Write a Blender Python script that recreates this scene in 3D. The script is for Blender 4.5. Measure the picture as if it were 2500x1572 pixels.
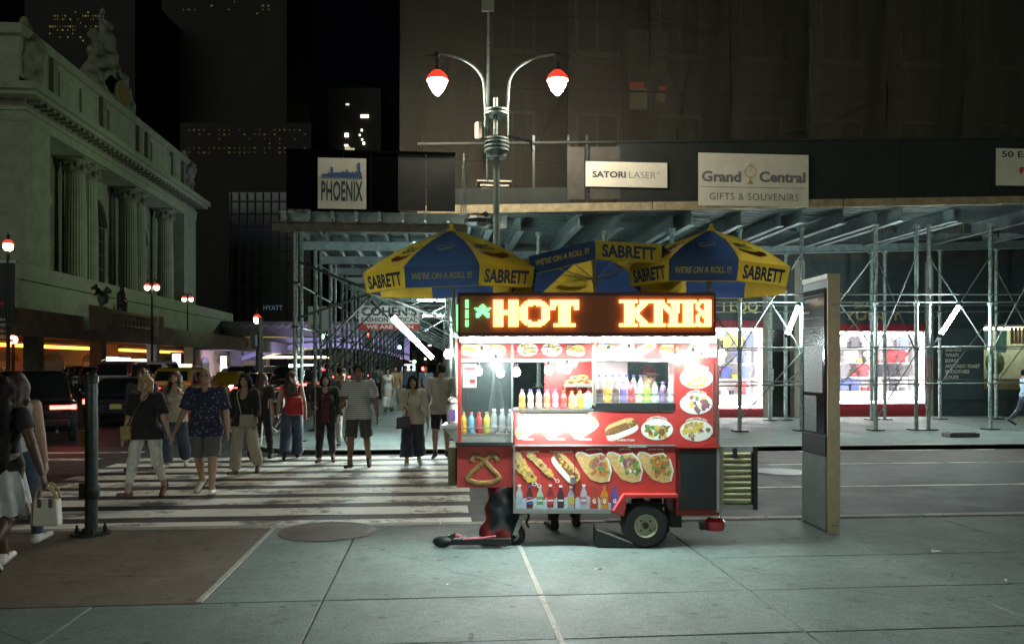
import bpy, math, random
import numpy as np
from mathutils import Vector, Matrix, Euler
random.seed(7)
PI = math.pi
for o in list(bpy.data.objects): bpy.data.objects.remove(o)
scene = bpy.context.scene
C = scene.collection

# ------------------------------------------------------------------ camera, sky, dim sun standing in for city light, exposure
YAW = math.radians(5.0); EYE = 1.75; FPX = 2000.0; HORIZON = 889.0
RV = Vector((math.cos(YAW), -math.sin(YAW), 0)); FV = Vector((math.sin(YAW), math.cos(YAW), 0))
cam_data = bpy.data.cameras.new('camera'); cam = bpy.data.objects.new('camera', cam_data); C.objects.link(cam)
cam.location = (0, 0, EYE); cam.rotation_euler = (PI/2, 0, -YAW)
cam_data.sensor_width = 36; cam_data.lens = 36*FPX/2500; cam_data.shift_y = 103/2500
cam_data.clip_start = 0.1; cam_data.clip_end = 2000
scene.camera = cam

world = bpy.data.worlds.new('World'); scene.world = world; world.use_nodes = True
wn = world.node_tree.nodes; wl = world.node_tree.links
sky = wn.new('ShaderNodeTexSky'); sky.sky_type = 'NISHITA'; sky.sun_disc = False
sky.sun_elevation = math.radians(12); sky.sun_rotation = math.radians(200)
wn['Background'].inputs['Strength'].default_value = 0.00008
wl.new(sky.outputs[0], wn['Background'].inputs['Color'])

sun_data = bpy.data.lights.new('sun', 'SUN'); sun = bpy.data.objects.new('sun', sun_data); C.objects.link(sun)
sun_data.energy = 0.17; sun_data.angle = math.radians(40); sun_data.color = (0.90, 1.0, 0.80)
sun.rotation_euler = (math.radians(78), 0, math.radians(-18))

scene.view_settings.view_transform = 'Standard'; scene.view_settings.look = 'None'
scene.view_settings.exposure = 1.25; scene.view_settings.gamma = 1.0
scene.view_settings.use_curve_mapping = False
ORD = ('first','second','third','fourth','fifth','sixth','seventh','eighth','ninth','tenth','eleventh','twelfth','thirteenth','fourteenth')
scene.cycles.max_bounces = 5; scene.cycles.diffuse_bounces = 3; scene.cycles.glossy_bounces = 3
scene.cycles.transmission_bounces = 6; scene.cycles.transparent_max_bounces = 16
scene.cycles.sample_clamp_indirect = 3.0; scene.cycles.sample_clamp_direct = 0
scene.cycles.use_denoising = True
scene.cycles.caustics_reflective = False; scene.cycles.caustics_refractive = False
scene.cycles.blur_glossy = 1.0

# ------------------------------------------------------------------ placement helpers
def at(px, py, d):
    """world point seen at photo pixel (px, py) at d metres in front of the lens"""
    p = FV*d + RV*((px-1250)/FPX*d); p.z = EYE + (HORIZON-py)/FPX*d; return p
def gd(px, py, z=0.0):
    d = (EYE-z)*FPX/(py-HORIZON); return at(px, py, d)
def depth_of(py, z=0.0): return (EYE-z)*FPX/(py-HORIZON)

# ------------------------------------------------------------------ object helpers
def tag(o, label=None, cat=None, group=None, kind=None):
    if label: o['label'] = label
    if cat: o['category'] = cat
    if group: o['group'] = group
    if kind: o['kind'] = kind
    return o
def thing(name, label, cat, loc=(0,0,0), rz=0.0, group=None):
    o = bpy.data.objects.new(name, None); C.objects.link(o); o.empty_display_size = .1
    o.location = loc; o.rotation_euler = (0, 0, rz)
    return tag(o, label, cat, group)
def link(name, me, parent=None, loc=None, rot=None):
    o = bpy.data.objects.new(name, me); C.objects.link(o)
    if parent is not None: o.parent = parent
    if loc is not None: o.location = loc
    if rot is not None: o.rotation_euler = rot
    return o
def copy_tree(o, parent=None, swap=None):
    c = o.copy(); C.objects.link(c); c.parent = parent
    if swap and c.type == 'MESH':
        for sl in c.material_slots:
            if sl.material and sl.material.name in swap: sl.link = 'OBJECT'; sl.material = swap[sl.material.name]
    for ch in list(o.children): copy_tree(ch, c, swap)
    return c

class MB:
    """collects shapes, links them as ONE mesh object"""
    def __init__(s): s.v = []; s.f = []; s.m = []; s.cur = 0
    def add(s, vs, fs):
        o = len(s.v); s.v += [tuple(p) for p in vs]
        s.f += [tuple(i+o for i in f) for f in fs]; s.m += [s.cur]*len(fs); return s
    def mat(s, i): s.cur = i; return s
    def box(s, c, sz, rz=0, rx=0, ry=0):
        hx, hy, hz = sz[0]/2, sz[1]/2, sz[2]/2
        R = Euler((rx, ry, rz)).to_matrix(); c = Vector(c)
        vs = [c + R @ Vector((x*hx, y*hy, z*hz)) for z in (-1,1) for y in (-1,1) for x in (-1,1)]
        return s.add(vs, [(0,2,3,1),(4,5,7,6),(0,1,5,4),(2,6,7,3),(0,4,6,2),(1,3,7,5)])
    def bb(s, x0, x1, y0, y1, z0, z1):
        return s.box(((x0+x1)/2,(y0+y1)/2,(z0+z1)/2), (abs(x1-x0),abs(y1-y0),abs(z1-z0)))
    def bar(s, p, q, w, h=None):
        """square bar from p to q, w wide, h high"""
        p, q = Vector(p), Vector(q); h = h or w; d = (q-p).normalized()
        up = Vector((0,0,1)) if abs(d.z) < .95 else Vector((0,1,0))
        a = d.cross(up).normalized(); b = a.cross(d)
        vs = [e + a*(i*w/2) + b*(j*h/2) for e in (p,q) for i,j in ((-1,-1),(1,-1),(1,1),(-1,1))]
        return s.add(vs, [(0,1,2,3),(7,6,5,4),(0,4,5,1),(1,5,6,2),(2,6,7,3),(3,7,4,0)])
    def tube(s, pts, r, n=8, cap=True):
        pts = [Vector(p) for p in pts]; N = len(pts)
        rr = r if isinstance(r, (list, tuple)) else [r]*N
        vs = []; a = None
        for i, p in enumerate(pts):
            d = (pts[min(i+1,N-1)] - pts[max(i-1,0)]).normalized()
            if a is None:
                a = d.orthogonal().normalized()
            else:
                a = (a - d*a.dot(d)).normalized()
            b = d.cross(a)
            vs += [p + (a*math.cos(2*PI*k/n) + b*math.sin(2*PI*k/n))*rr[i] for k in range(n)]
        fs = [(i*n+k, i*n+(k+1)%n, (i+1)*n+(k+1)%n, (i+1)*n+k) for i in range(N-1) for k in range(n)]
        if cap: fs += [tuple(range(n-1,-1,-1)), tuple((N-1)*n+k for k in range(n))]
        return s.add(vs, fs)
    def lathe(s, prof, n=16, c=(0,0,0), M=None, a0=0, a1=2*PI, cap=True):
        """prof = [(r, z)] bottom to top, spun about z through c"""
        c = Vector(c); full = abs(a1-a0-2*PI) < 1e-6; cols = n if full else n+1
        vs = []
        for r, z in prof:
            for k in range(cols):
                t = a0 + (a1-a0)*k/n
                p = Vector((r*math.cos(t), r*math.sin(t), z)); vs.append(c + (M @ p if M else p))
        fs = []
        for i in range(len(prof)-1):
            for k in range(n):
                k2 = (k+1) % cols
                fs.append((i*cols+k, i*cols+k2, (i+1)*cols+k2, (i+1)*cols+k))
        if full and cap:
            if prof[0][0] > 1e-6: fs.append(tuple(range(n-1,-1,-1)))
            if prof[-1][0] > 1e-6: fs.append(tuple((len(prof)-1)*n+k for k in range(n)))
        return s.add(vs, fs)
    def prism(s, pts, y0, y1):
        """outline in x,z pushed along y"""
        n = len(pts); vs = [(x,y0,z) for x,z in pts] + [(x,y1,z) for x,z in pts]
        return s.add(vs, [tuple(range(n)), tuple(range(2*n-1,n-1,-1))] + [(i,i+n,(i+1)%n+n,(i+1)%n) for i in range(n)])
    def zprism(s, pts, z0, z1):
        n = len(pts); vs = [(x,y,z0) for x,y in pts] + [(x,y,z1) for x,y in pts]
        return s.add(vs, [tuple(range(n-1,-1,-1)), tuple(range(n,2*n))] + [(i,(i+1)%n,(i+1)%n+n,i+n) for i in range(n)])
    def disc(s, c, rx, rz, th=.002, n=28, tilt=0, wob=0, seed=0):
        """a thin oval plate facing -y"""
        rnd = random.Random(seed); cx, cy, cz = c; pts = []
        for k in range(n):
            t = 2*PI*k/n; w = 1 + (rnd.uniform(-wob,wob) if wob else 0)
            x, z = rx*w*math.cos(t), rz*w*math.sin(t)
            pts.append((cx + x*math.cos(tilt)-z*math.sin(tilt), cz + x*math.sin(tilt)+z*math.cos(tilt)))
        return s.prism(pts, cy-th, cy)
    def ball(s, c, r, n=10, m=6):
        rx, ry, rz = r if isinstance(r,(tuple,list)) else (r,r,r)
        cx, cy, cz = c; vs = [(cx,cy,cz-rz)]
        for i in range(1,m):
            p = -PI/2+PI*i/m
            vs += [(cx+rx*math.cos(p)*math.cos(2*PI*k/n), cy+ry*math.cos(p)*math.sin(2*PI*k/n), cz+rz*math.sin(p)) for k in range(n)]
        vs.append((cx,cy,cz+rz)); T = len(vs)-1
        fs = [(0,1+(k+1)%n,1+k) for k in range(n)]
        for i in range(m-2):
            fs += [(1+i*n+k,1+i*n+(k+1)%n,1+(i+1)*n+(k+1)%n,1+(i+1)*n+k) for k in range(n)]
        fs += [(T,1+(m-2)*n+k,1+(m-2)*n+(k+1)%n) for k in range(n)]
        return s.add(vs, fs)
    def mesh(s, mats, smooth=False):
        me = bpy.data.meshes.new('mesh'); me.from_pydata(s.v, [], s.f)
        mats = mats if isinstance(mats,(list,tuple)) else [mats]
        for m in mats: me.materials.append(m)
        me.polygons.foreach_set('material_index', s.m)
        if smooth:
            me.polygons.foreach_set('use_smooth', [True]*len(s.f))
            if smooth != 'all': me.set_sharp_from_angle(angle=math.radians(38))
        me.update(); return me
    def build(s, name, mats, parent=None, smooth=False, loc=None, rot=None, bevel=0, kind=None):
        o = link(name, s.mesh(mats, smooth), parent, loc, rot)
        if bevel:
            b = o.modifiers.new('bevel','BEVEL'); b.width = bevel; b.segments = 2; b.limit_method = 'ANGLE'
        if kind: o['kind'] = kind
        return o

def arc(c, r, a0, a1, n, plane='xz'):
    out = []
    for i in range(n+1):
        t = a0+(a1-a0)*i/n; u, w = r*math.cos(t), r*math.sin(t)
        out.append((c[0]+u, c[1], c[2]+w) if plane == 'xz' else (c[0], c[1]+u, c[2]+w))
    return out

_tcache = {}
def text_geo(s, bold=0.0, extrude=0.0, shear=0.0, space=1.0):
    """flat lettering as (verts, faces), normalised to run 0..w, 0..h"""
    key = (s, bold, extrude, shear, space)
    if key in _tcache: return _tcache[key]
    cu = bpy.data.curves.new('t', 'FONT'); cu.body = s; cu.size = 1; cu.offset = bold; cu.extrude = extrude
    cu.shear = shear; cu.space_character = space; cu.resolution_u = 3
    ob = bpy.data.objects.new('t', cu); C.objects.link(ob)
    me = bpy.data.meshes.new_from_object(ob.evaluated_get(bpy.context.evaluated_depsgraph_get()))
    vs = [tuple(v.co) for v in me.vertices]; fs = [tuple(p.vertices) for p in me.polygons]
    bpy.data.objects.remove(ob); bpy.data.curves.remove(cu); bpy.data.meshes.remove(me)
    x0 = min(v[0] for v in vs); x1 = max(v[0] for v in vs); y0 = min(v[1] for v in vs); y1 = max(v[1] for v in vs)
    out = ([(v[0]-x0, v[1]-y0, v[2]) for v in vs], fs, x1-x0, y1-y0)
    _tcache[key] = out; return out
def put_text(mb, s, x0, x1, z0, z1, y, bold=.015, shear=0.0, space=1.0, fn=None):
    """lettering that fills x0..x1, z0..z1 on a wall facing -y (or bent by fn(x,z))"""
    vs, fs, w, h = text_geo(s, bold, 0, shear, space)
    out = []
    for vx, vy, _ in vs:
        x = x0+(x1-x0)*vx/w; z = z0+(z1-z0)*vy/h
        out.append(fn(x, z) if fn else (x, y, z))
    mb.add(out, fs)

# ------------------------------------------------------------------ materials
_mats = {}
def mat(name, col, rough=.6, metal=0.0, var=0.0, vscale=8.0, bump=0.0, bscale=40.0, spec=.5, coat=0.0, alpha=None, trans=0.0,
        emit=None, estr=0.0, col2=None, sheen=0.0, detail=4.0, rvar=0.0, coord='Object'):
    if name in _mats: return _mats[name]
    m = bpy.data.materials.new(name); m.use_nodes = True; _mats[name] = m
    n, l = m.node_tree.nodes, m.node_tree.links; b = n['Principled BSDF']
    col = tuple(col)
    b.inputs['Base Color'].default_value = (*col, 1); b.inputs['Roughness'].default_value = rough
    b.inputs['Metallic'].default_value = metal; b.inputs['Specular IOR Level'].default_value = spec
    b.inputs['Coat Weight'].default_value = coat; b.inputs['Sheen Weight'].default_value = sheen
    if alpha is not None: b.inputs['Alpha'].default_value = alpha
    if trans: b.inputs['Transmission Weight'].default_value = trans
    if emit: b.inputs['Emission Color'].default_value = (*emit, 1); b.inputs['Emission Strength'].default_value = estr
    if var or bump or rvar:
        tc = n.new('ShaderNodeTexCoord')
    if var or col2:
        nz = n.new('ShaderNodeTexNoise'); nz.inputs['Scale'].default_value = vscale; nz.inputs['Detail'].default_value = detail
        nz.inputs['Roughness'].default_value = .65
        l.new(tc.outputs[coord], nz.inputs['Vector'])
        rp = n.new('ShaderNodeValToRGB'); rp.color_ramp.elements[0].position = .3; rp.color_ramp.elements[1].position = .7
        lo = tuple(c*(1-var) for c in col); hi = col2 or tuple(min(1,c*(1+var)) for c in col)
        rp.color_ramp.elements[0].color = (*lo,1); rp.color_ramp.elements[1].color = (*hi,1)
        l.new(nz.outputs['Fac'], rp.inputs['Fac']); l.new(rp.outputs['Color'], b.inputs['Base Color'])
        if rvar:
            mr = n.new('ShaderNodeMapRange'); mr.inputs['To Min'].default_value = max(.03,rough-rvar); mr.inputs['To Max'].default_value = min(1,rough+rvar)
            l.new(nz.outputs['Fac'], mr.inputs['Value']); l.new(mr.outputs['Result'], b.inputs['Roughness'])
    if bump:
        nb = n.new('ShaderNodeTexNoise'); nb.inputs['Scale'].default_value = bscale; nb.inputs['Detail'].default_value = 3
        l.new(tc.outputs[coord], nb.inputs['Vector'])
        bp = n.new('ShaderNodeBump'); bp.inputs['Strength'].default_value = bump; bp.inputs['Distance'].default_value = .02
        l.new(nb.outputs['Fac'], bp.inputs['Height']); l.new(bp.outputs['Normal'], b.inputs['Normal'])
    return m
def glow(name, col, s):
    if name in _mats: return _mats[name]
    m = bpy.data.materials.new(name); m.use_nodes = True; _mats[name] = m
    n, l = m.node_tree.nodes, m.node_tree.links; n.remove(n['Principled BSDF'])
    e = n.new('ShaderNodeEmission'); e.inputs['Color'].default_value = (*col,1); e.inputs['Strength'].default_value = s
    l.new(e.outputs[0], n['Material Output'].inputs['Surface']); return m
def drape(name, col, thru=.4, var=.1, vscale=6.):
    """thin cloth that lets some light through"""
    m = mat(name, col, .75, var=var, vscale=vscale); n, l = m.node_tree.nodes, m.node_tree.links; b = n['Principled BSDF']
    t = n.new('ShaderNodeBsdfTranslucent'); t.inputs['Color'].default_value = (*col,1); mx = n.new('ShaderNodeMixShader'); mx.inputs[0].default_value = thru
    l.new(b.outputs[0], mx.inputs[1]); l.new(t.outputs[0], mx.inputs[2]); l.new(mx.outputs[0], n['Material Output'].inputs['Surface']); return m
def clear(name, tint, fac, rough=.05):
    """thin glass or net: part see-through, part glossy or matt"""
    if name in _mats: return _mats[name]
    m = bpy.data.materials.new(name); m.use_nodes = True; _mats[name] = m
    n, l = m.node_tree.nodes, m.node_tree.links; b = n['Principled BSDF']
    b.inputs['Base Color'].default_value = (*tint,1); b.inputs['Roughness'].default_value = rough
    t = n.new('ShaderNodeBsdfTransparent'); mx = n.new('ShaderNodeMixShader'); mx.inputs[0].default_value = fac
    l.new(t.outputs[0], mx.inputs[1]); l.new(b.outputs[0], mx.inputs[2]); l.new(mx.outputs[0], n['Material Output'].inputs['Surface'])
    return m
# ------------------------------------------------------------------ ground, road, pavements
def on_y(px, py, Y):
    u = (px-1250)/FPX; return at(px, py, Y/(math.cos(YAW)-u*math.sin(YAW)))
def on_x(px, py, X):
    u = (px-1250)/FPX; return at(px, py, X/(math.sin(YAW)+u*math.cos(YAW)))

def ground_mat(name, col, big=.30, fine=.42, fscale=60., specks=.8, rough=.72, bump=.25, stain=.42, rlo=None):
    m = bpy.data.materials.new(name); m.use_nodes = True; _mats[name] = m
    n, l = m.node_tree.nodes, m.node_tree.links; b = n['Principled BSDF']
    g = n.new('ShaderNodeNewGeometry')
    def noise(sc, det=4):
        t = n.new('ShaderNodeTexNoise'); t.inputs['Scale'].default_value = sc; t.inputs['Detail'].default_value = det
        t.inputs['Roughness'].default_value = .7; l.new(g.outputs['Position'], t.inputs['Vector']); return t.outputs['Fac']
    def mr(src, a, bb, lo=0.25, hi=.75):
        r = n.new('ShaderNodeMapRange'); r.inputs['From Min'].default_value = lo; r.inputs['From Max'].default_value = hi
        r.inputs['To Min'].default_value = a; r.inputs['To Max'].default_value = bb; l.new(src, r.inputs['Value']); return r.outputs['Result']
    def mul(a, c):
        k = n.new('ShaderNodeMath'); k.operation = 'MULTIPLY'; l.new(a, k.inputs[0]); l.new(c, k.inputs[1]); return k.outputs[0]
    f = mul(mr(noise(.9, 6), 1-big, 1+big), mr(noise(fscale, 2), 1-fine, 1+fine))
    f = mul(f, mr(noise(14., 4), 1-fine*.5, 1+fine*.5))
    st = mr(noise(3.3, 5), 1, 1-stain, .56, .74); f = mul(f, st)
    vor = n.new('ShaderNodeTexVoronoi'); vor.inputs['Scale'].default_value = 5.5; l.new(g.outputs['Position'], vor.inputs['Vector'])
    gum = mr(vor.outputs['Distance'], 1, 0, .13, .20); sr = n.new('ShaderNodeSeparateColor'); l.new(vor.outputs['Color'], sr.inputs[0]); gum = mul(gum, mr(sr.outputs[0], 0, 1, .70, .72)); f = mul(f, mr(gum, 1, 1-specks*.6, 0, 1))
    v2 = n.new('ShaderNodeTexVoronoi'); v2.inputs['Scale'].default_value = 26.; l.new(g.outputs['Position'], v2.inputs['Vector'])
    f = mul(f, mr(v2.outputs['Distance'], 1+specks*1.6, 1, .035, .07))
    rgb = n.new('ShaderNodeVectorMath'); rgb.operation = 'SCALE'; rgb.inputs[0].default_value = col; l.new(f, rgb.inputs['Scale'])
    l.new(rgb.outputs['Vector'], b.inputs['Base Color'])
    l.new(mr(noise(2.1, 5), (rlo or rough-.16), rough+.1), b.inputs['Roughness'])
    bp = n.new('ShaderNodeBump'); bp.inputs['Strength'].default_value = bump; bp.inputs['Distance'].default_value = .012
    l.new(noise(110, 3), bp.inputs['Height']); l.new(bp.outputs['Normal'], b.inputs['Normal'])
    return m
M_ASPH = ground_mat('asphalt', (.034,.039,.040), fscale=70, rough=.74, bump=.5, rlo=.5)
M_FLAG = ground_mat('flag_concrete', (.118,.165,.156), rough=.72)
M_FLAGD = ground_mat('flag_concrete_dark', (.15,.175,.165), rough=.75)
M_BROWN = ground_mat('brown_concrete', (.115,.095,.066), big=.36, stain=.5, rough=.78, fscale=55)
M_KERB = ground_mat('kerb_stone', (.30,.31,.28), rough=.7)
M_JOINT = mat('joint_dirt', (.030,.032,.030), .95)
M_REDLANE = ground_mat('red_lane', (.075,.045,.046), fscale=70, rough=.75)
def worn_paint():
    m = bpy.data.materials.new('road_paint'); m.use_nodes = True
    n, l = m.node_tree.nodes, m.node_tree.links; b = n['Principled BSDF']; b.inputs['Roughness'].default_value = .65
    g = n.new('ShaderNodeNewGeometry')
    t = n.new('ShaderNodeTexNoise'); t.inputs['Scale'].default_value = 5; t.inputs['Detail'].default_value = 8; t.inputs['Roughness'].default_value = .75
    t2 = n.new('ShaderNodeTexNoise'); t2.inputs['Scale'].default_value = 1.3; t2.inputs['Detail'].default_value = 3
    l.new(g.outputs['Position'], t.inputs['Vector']); l.new(g.outputs['Position'], t2.inputs['Vector'])
    ad = n.new('ShaderNodeMath'); ad.operation = 'ADD'; l.new(t.outputs['Fac'], ad.inputs[0]); l.new(t2.outputs['Fac'], ad.inputs[1])
    r = n.new('ShaderNodeValToRGB'); r.color_ramp.elements[0].position = .425; r.color_ramp.elements[0].color = (.16,.165,.15,1)
    r.color_ramp.elements[1].position = .495; r.color_ramp.elements[1].color = (.74,.75,.68,1)
    hf = n.new('ShaderNodeMath'); hf.operation = 'MULTIPLY'; hf.inputs[1].default_value = .5; l.new(ad.outputs[0], hf.inputs[0])
    l.new(hf.outputs[0], r.inputs['Fac']); l.new(r.outputs['Color'], b.inputs['Base Color']); return m
M_PAINT = worn_paint()
RZ = -0.10
road = MB().add([(-400,-30,RZ),(400,-30,RZ),(400,700,RZ),(-400,700,RZ)], [(0,1,2,3)]).build('road', M_ASPH); tag(road, kind='structure')
def marking(name, x0, x1, y0, y1, m=M_PAINT, z=RZ+.006, wob=.015):
    rnd = random.Random(int((x0+y0)*97)); n = 10; top = []; bot = []
    for i in range(n+1):
        x = x0+(x1-x0)*i/n; top.append((x, y1+rnd.uniform(-wob,wob), z)); bot.append((x, y0+rnd.uniform(-wob,wob), z))
    k = n+1
    return MB().add(bot+top, [(i,i+1,k+i+1,k+i) for i in range(n)]).build(name, m, road)
y = 9.36
for i in range(9):
    marking('crosswalk_stripe', -5.95+random.uniform(-.05,.05), .42+random.uniform(-.08,.1), y, y+.53); y += .845
# lines on the side street to the right, the other crossing to the left
marking('lane_line', 2.0, 40, 14.55, 14.67); marking('lane_line', 2.0, 40, 11.85, 11.97)
marking('bus_lane', 1.8, 40, 14.75, 16.7, M_REDLANE, RZ+.004)
marking('lane_line', 3.0, 12, 16.74, 16.84)
for i in range(5): marking('crosswalk_stripe', -10.2-i*1.35, -9.6-i*1.35, 17.8, 21.0)
for x in (-9.9, -13.2, -16.6):
    for k in range(8): marking('lane_line', x, x+.12, 24+k*9, 27.2+k*9)
marking('stop_line', -9.0, -6.6, 16.4, 16.75); marking('stop_line', -9.2, -6.2, 17.7, 17.95)

def manhole(name, label, c, r, m, group=None):
    t = thing(name, label, 'manhole cover', c, 0, group)
    MB().lathe([(r,0),(r,.006),(r*.93,.006),(r*.93,.003),(r*.9,.003)], 40).build('ring', m, t)
    mb = MB().lathe([(r*.9,.002),(r*.9,.0045)], 40); mb.build('lid', m, t)
    for k in range(9):
        yy = -r*.75+k*r*1.5/8; w = math.sqrt(max(0,(r*.86)**2-yy*yy))
        MB().bb(-w, w, yy-r*.035, yy+r*.035, .0045, .008).build('rib', m, t)
    return t
M_IRON = mat('cast_iron', (.075,.062,.045), .55, .5, var=.4, vscale=20, bump=.3, bscale=90)
M_IRON2 = mat('cast_iron_grey', (.16,.17,.16), .5, .5, var=.3, vscale=20)

def slab(name, x0, x1, y0, y1, m, parent, top=0.0, th=.06, gap=.012, seed=0):
    rnd = random.Random(seed); e = .006
    x0 += gap/2; x1 -= gap/2; y0 += gap/2; y1 -= gap/2
    dz = [rnd.uniform(-.003,.002) for _ in range(4)]
    vs = [(x0,y0,top-th),(x1,y0,top-th),(x1,y1,top-th),(x0,y1,top-th),
          (x0,y0,top-e+dz[0]),(x1,y0,top-e+dz[1]),(x1,y1,top-e+dz[2]),(x0,y1,top-e+dz[3]),
          (x0+e,y0+e,top+dz[0]),(x1-e,y0+e,top+dz[1]),(x1-e,y1-e,top+dz[2]),(x0+e,y1-e,top+dz[3])]
    fs = [(8,9,10,11)] + [(4+i,4+(i+1)%4,8+(i+1)%4,8+i) for i in range(4)] + [(i,(i+1)%4,4+(i+1)%4,4+i) for i in range(4)]
    return MB().add(vs, fs).build(name, m, parent)
KY = 9.12
near = MB().bb(-60, 60, -12, KY-.02, -.3, -.022).build('pavement', M_JOINT); tag(near, kind='structure')
xs = [.76+1.63*k for k in range(-1,7)]
rows = [(-3,1.2),(1.2,2.2),(2.2,3.2),(3.2,4.18),(4.18,5.18),(5.18,6.17)]
sd = 1
full = [-20,-12.4,-9.1,-7.4,-5.8,-4.15,-2.5] + xs + [14.2,24]
for y0, y1 in rows:
    for a, b in zip(full[:-1], full[1:]):
        slab('flagstone', a, b, y0, y1, M_FLAG if b > -30 else M_BROWN, near, seed=sd, gap=.013 if (sd % 3) else .009); sd += 1
slab('flagstone', -20, -1.76, 6.17, KY-.16, M_BROWN, near, seed=3, gap=.02)      # the old brown concrete
slab('flagstone', -1.76, -.87, 6.17, KY-.16, M_FLAG, near, seed=5)
slab('flagstone', -.87, .76, 6.17, KY-.16, M_FLAG, near, seed=6)
slab('flagstone', .76, 2.39, 6.17, KY-.16, M_FLAG, near, seed=7)
for a, b in zip(xs[2:]+[14.2], xs[3:]+[14.2,24]):
    slab('flagstone', a, b, 6.17, 7.22, M_FLAG, near, seed=sd); slab('flagstone', a, b, 7.22, KY-.16, M_FLAG, near, seed=sd+1); sd += 2
slab('joint_strip', -1.80, -1.745, 6.2, KY-.17, M_KERB, near, top=.004, th=.04, gap=0)
for y0, y1 in ((-3,6.16),(6.18,KY-.17)): slab('joint_strip', .735, .785, y0, y1, M_KERB, near, top=.003, th=.04, gap=0)
for k in range(-10, 14):                                                            # kerb stones
    a = k*1.85; slab('kerb_stone', a, a+1.85, KY-.16, KY, M_KERB, near, top=.004 if k < 1 else .012, th=.24, gap=.012, seed=k+60)
# thin cracks in the brown slab
for (x0,y0,x1,y1,s) in ((-4.6,8.2,-2.2,7.5,1),(-5.2,7.2,-1.9,7.0,2),(-6.5,6.9,-4.4,7.6,3),(2.5,6.9,3.9,5.3,4),(-.7,7.9,.6,6.4,5),(4.2,8.6,5.4,7.3,6),(-3.2,5.9,-1.2,4.4,7)):
    rnd = random.Random(s); mb = MB(); n = 12
    P = [(x0+(x1-x0)*i/n+rnd.uniform(-.05,.05), y0+(y1-y0)*i/n+rnd.uniform(-.05,.05)) for i in range(n+1)]
    mb.add([(x,yy+.004,.0035) for x,yy in P]+[(x,yy-.004,.0035) for x,yy in P], [(i,i+1,n+2+i,n+1+i) for i in range(n)])
    mb.build('crack', M_JOINT, near)
p = gd(798, 1297); manhole('manhole_cover', 'rusty brown round manhole cover in the near pavement by the crossing', (p.x, p.y, .003), .50, M_IRON)
p = gd(1905, 1152, RZ); manhole('manhole_cover', 'grey ribbed manhole cover in the side street behind the cart', (p.x, p.y, RZ+.008), .45, M_IRON2)
M_LITTER = mat('litter_paper', (.75,.72,.66), .8)
for i, (px, py, s) in enumerate(((2285,1347,.05),(2455,1418,.03),(2323,1406,.025),(1462,1391,.03),(1095,1427,.025),(1150,1553,.03))):
    p = gd(px, py); o = MB().add([(-s,-s*.3,.004),(s,-s*.4,.012),(s*.9,s*.4,.01),(-s*.7,s*.5,.02)], [(0,1,2,3)]).build('paper_scrap', M_LITTER, None, loc=(p.x,p.y,0), rot=(0,0,i))
    tag(o, ('small pale paper scrap on the pavement right of the kiosk','tiny paper scrap near the right picture edge','tiny paper scrap between the kiosk and the right picture edge','tiny pale scrap on the pavement in front of the cart','tiny pale scrap left of the cart on the grey pavement','tiny pale scrap at the bottom of the picture, left of the centre joint')[i], 'litter', 'litter on the pavement')

# far corner block pavement
FX = -4.3; FY = 17.0
def corner(off=0.0, n=8, r=2.2):
    x, yv = FX+off, FY+off; r = max(.3, r-off)
    return [(x+r-r*math.sin(t*PI/2/n), yv+r-r*math.cos(t*PI/2/n)) for t in range(n+1)]
cpts = corner()
far = MB(); far.zprism(cpts + [(FX,300),(90,300),(90,FY)], -.3, -.024); far = far.build('pavement', M_JOINT); tag(far, kind='structure')
outer = [(90,FY)] + cpts + [(FX,300)]; inner = [(90,FY+.16)] + corner(.16) + [(FX+.16,300)]
mb = MB(); n = len(outer)
vs = [(x,yv,-.3) for x,yv in outer]+[(x,yv,.0) for x,yv in outer]+[(x,yv,.004) for x,yv in inner]
mb.add(vs, [(i,i+1,n+i+1,n+i) for i in range(n-1)]+[(n+i,n+i+1,2*n+i+1,2*n+i) for i in range(n-1)])
mb.build('kerb', M_KERB, far)
fx = [-1.9+1.55*k for k in range(0,15)]
fy = [FY+.16, 18.7, 20.25, 21.8, 23.35, 24.9, 26.3]
for a, b in zip(fx[:-1], fx[1:]):
    for c, d in zip(fy[:-1], fy[1:]): slab('flagstone', a, b, c, d, M_FLAG, far, seed=sd); sd += 1
slab('flagstone', fx[-1], 60, fy[0], 26.3, M_FLAG, far)
slab('flagstone', FX+.17, -1.9, 19.4, 26.3, M_FLAG, far)
MB().zprism(corner(.17)+[(FX+.17,19.4),(-1.91,19.4),(-1.91,FY+.17)], -.06, 0).build('flagstone', M_FLAG, far)
for k in range(24): slab('flagstone', FX+.17, 1.2, 26.3+k*3, 29.3+k*3, M_FLAG, far, seed=k)
MB().box((0,0,.05),(.75,.35,.10)).box((0,0,.11),(.6,.26,.02)).build('hydrant_plate', M_IRON2, None, loc=tuple(gd(2345,1066)))
o = bpy.data.objects['hydrant_plate']; o.name = 'service_box'; tag(o, 'low grey metal service box on the far kerb', 'utility box')
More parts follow.
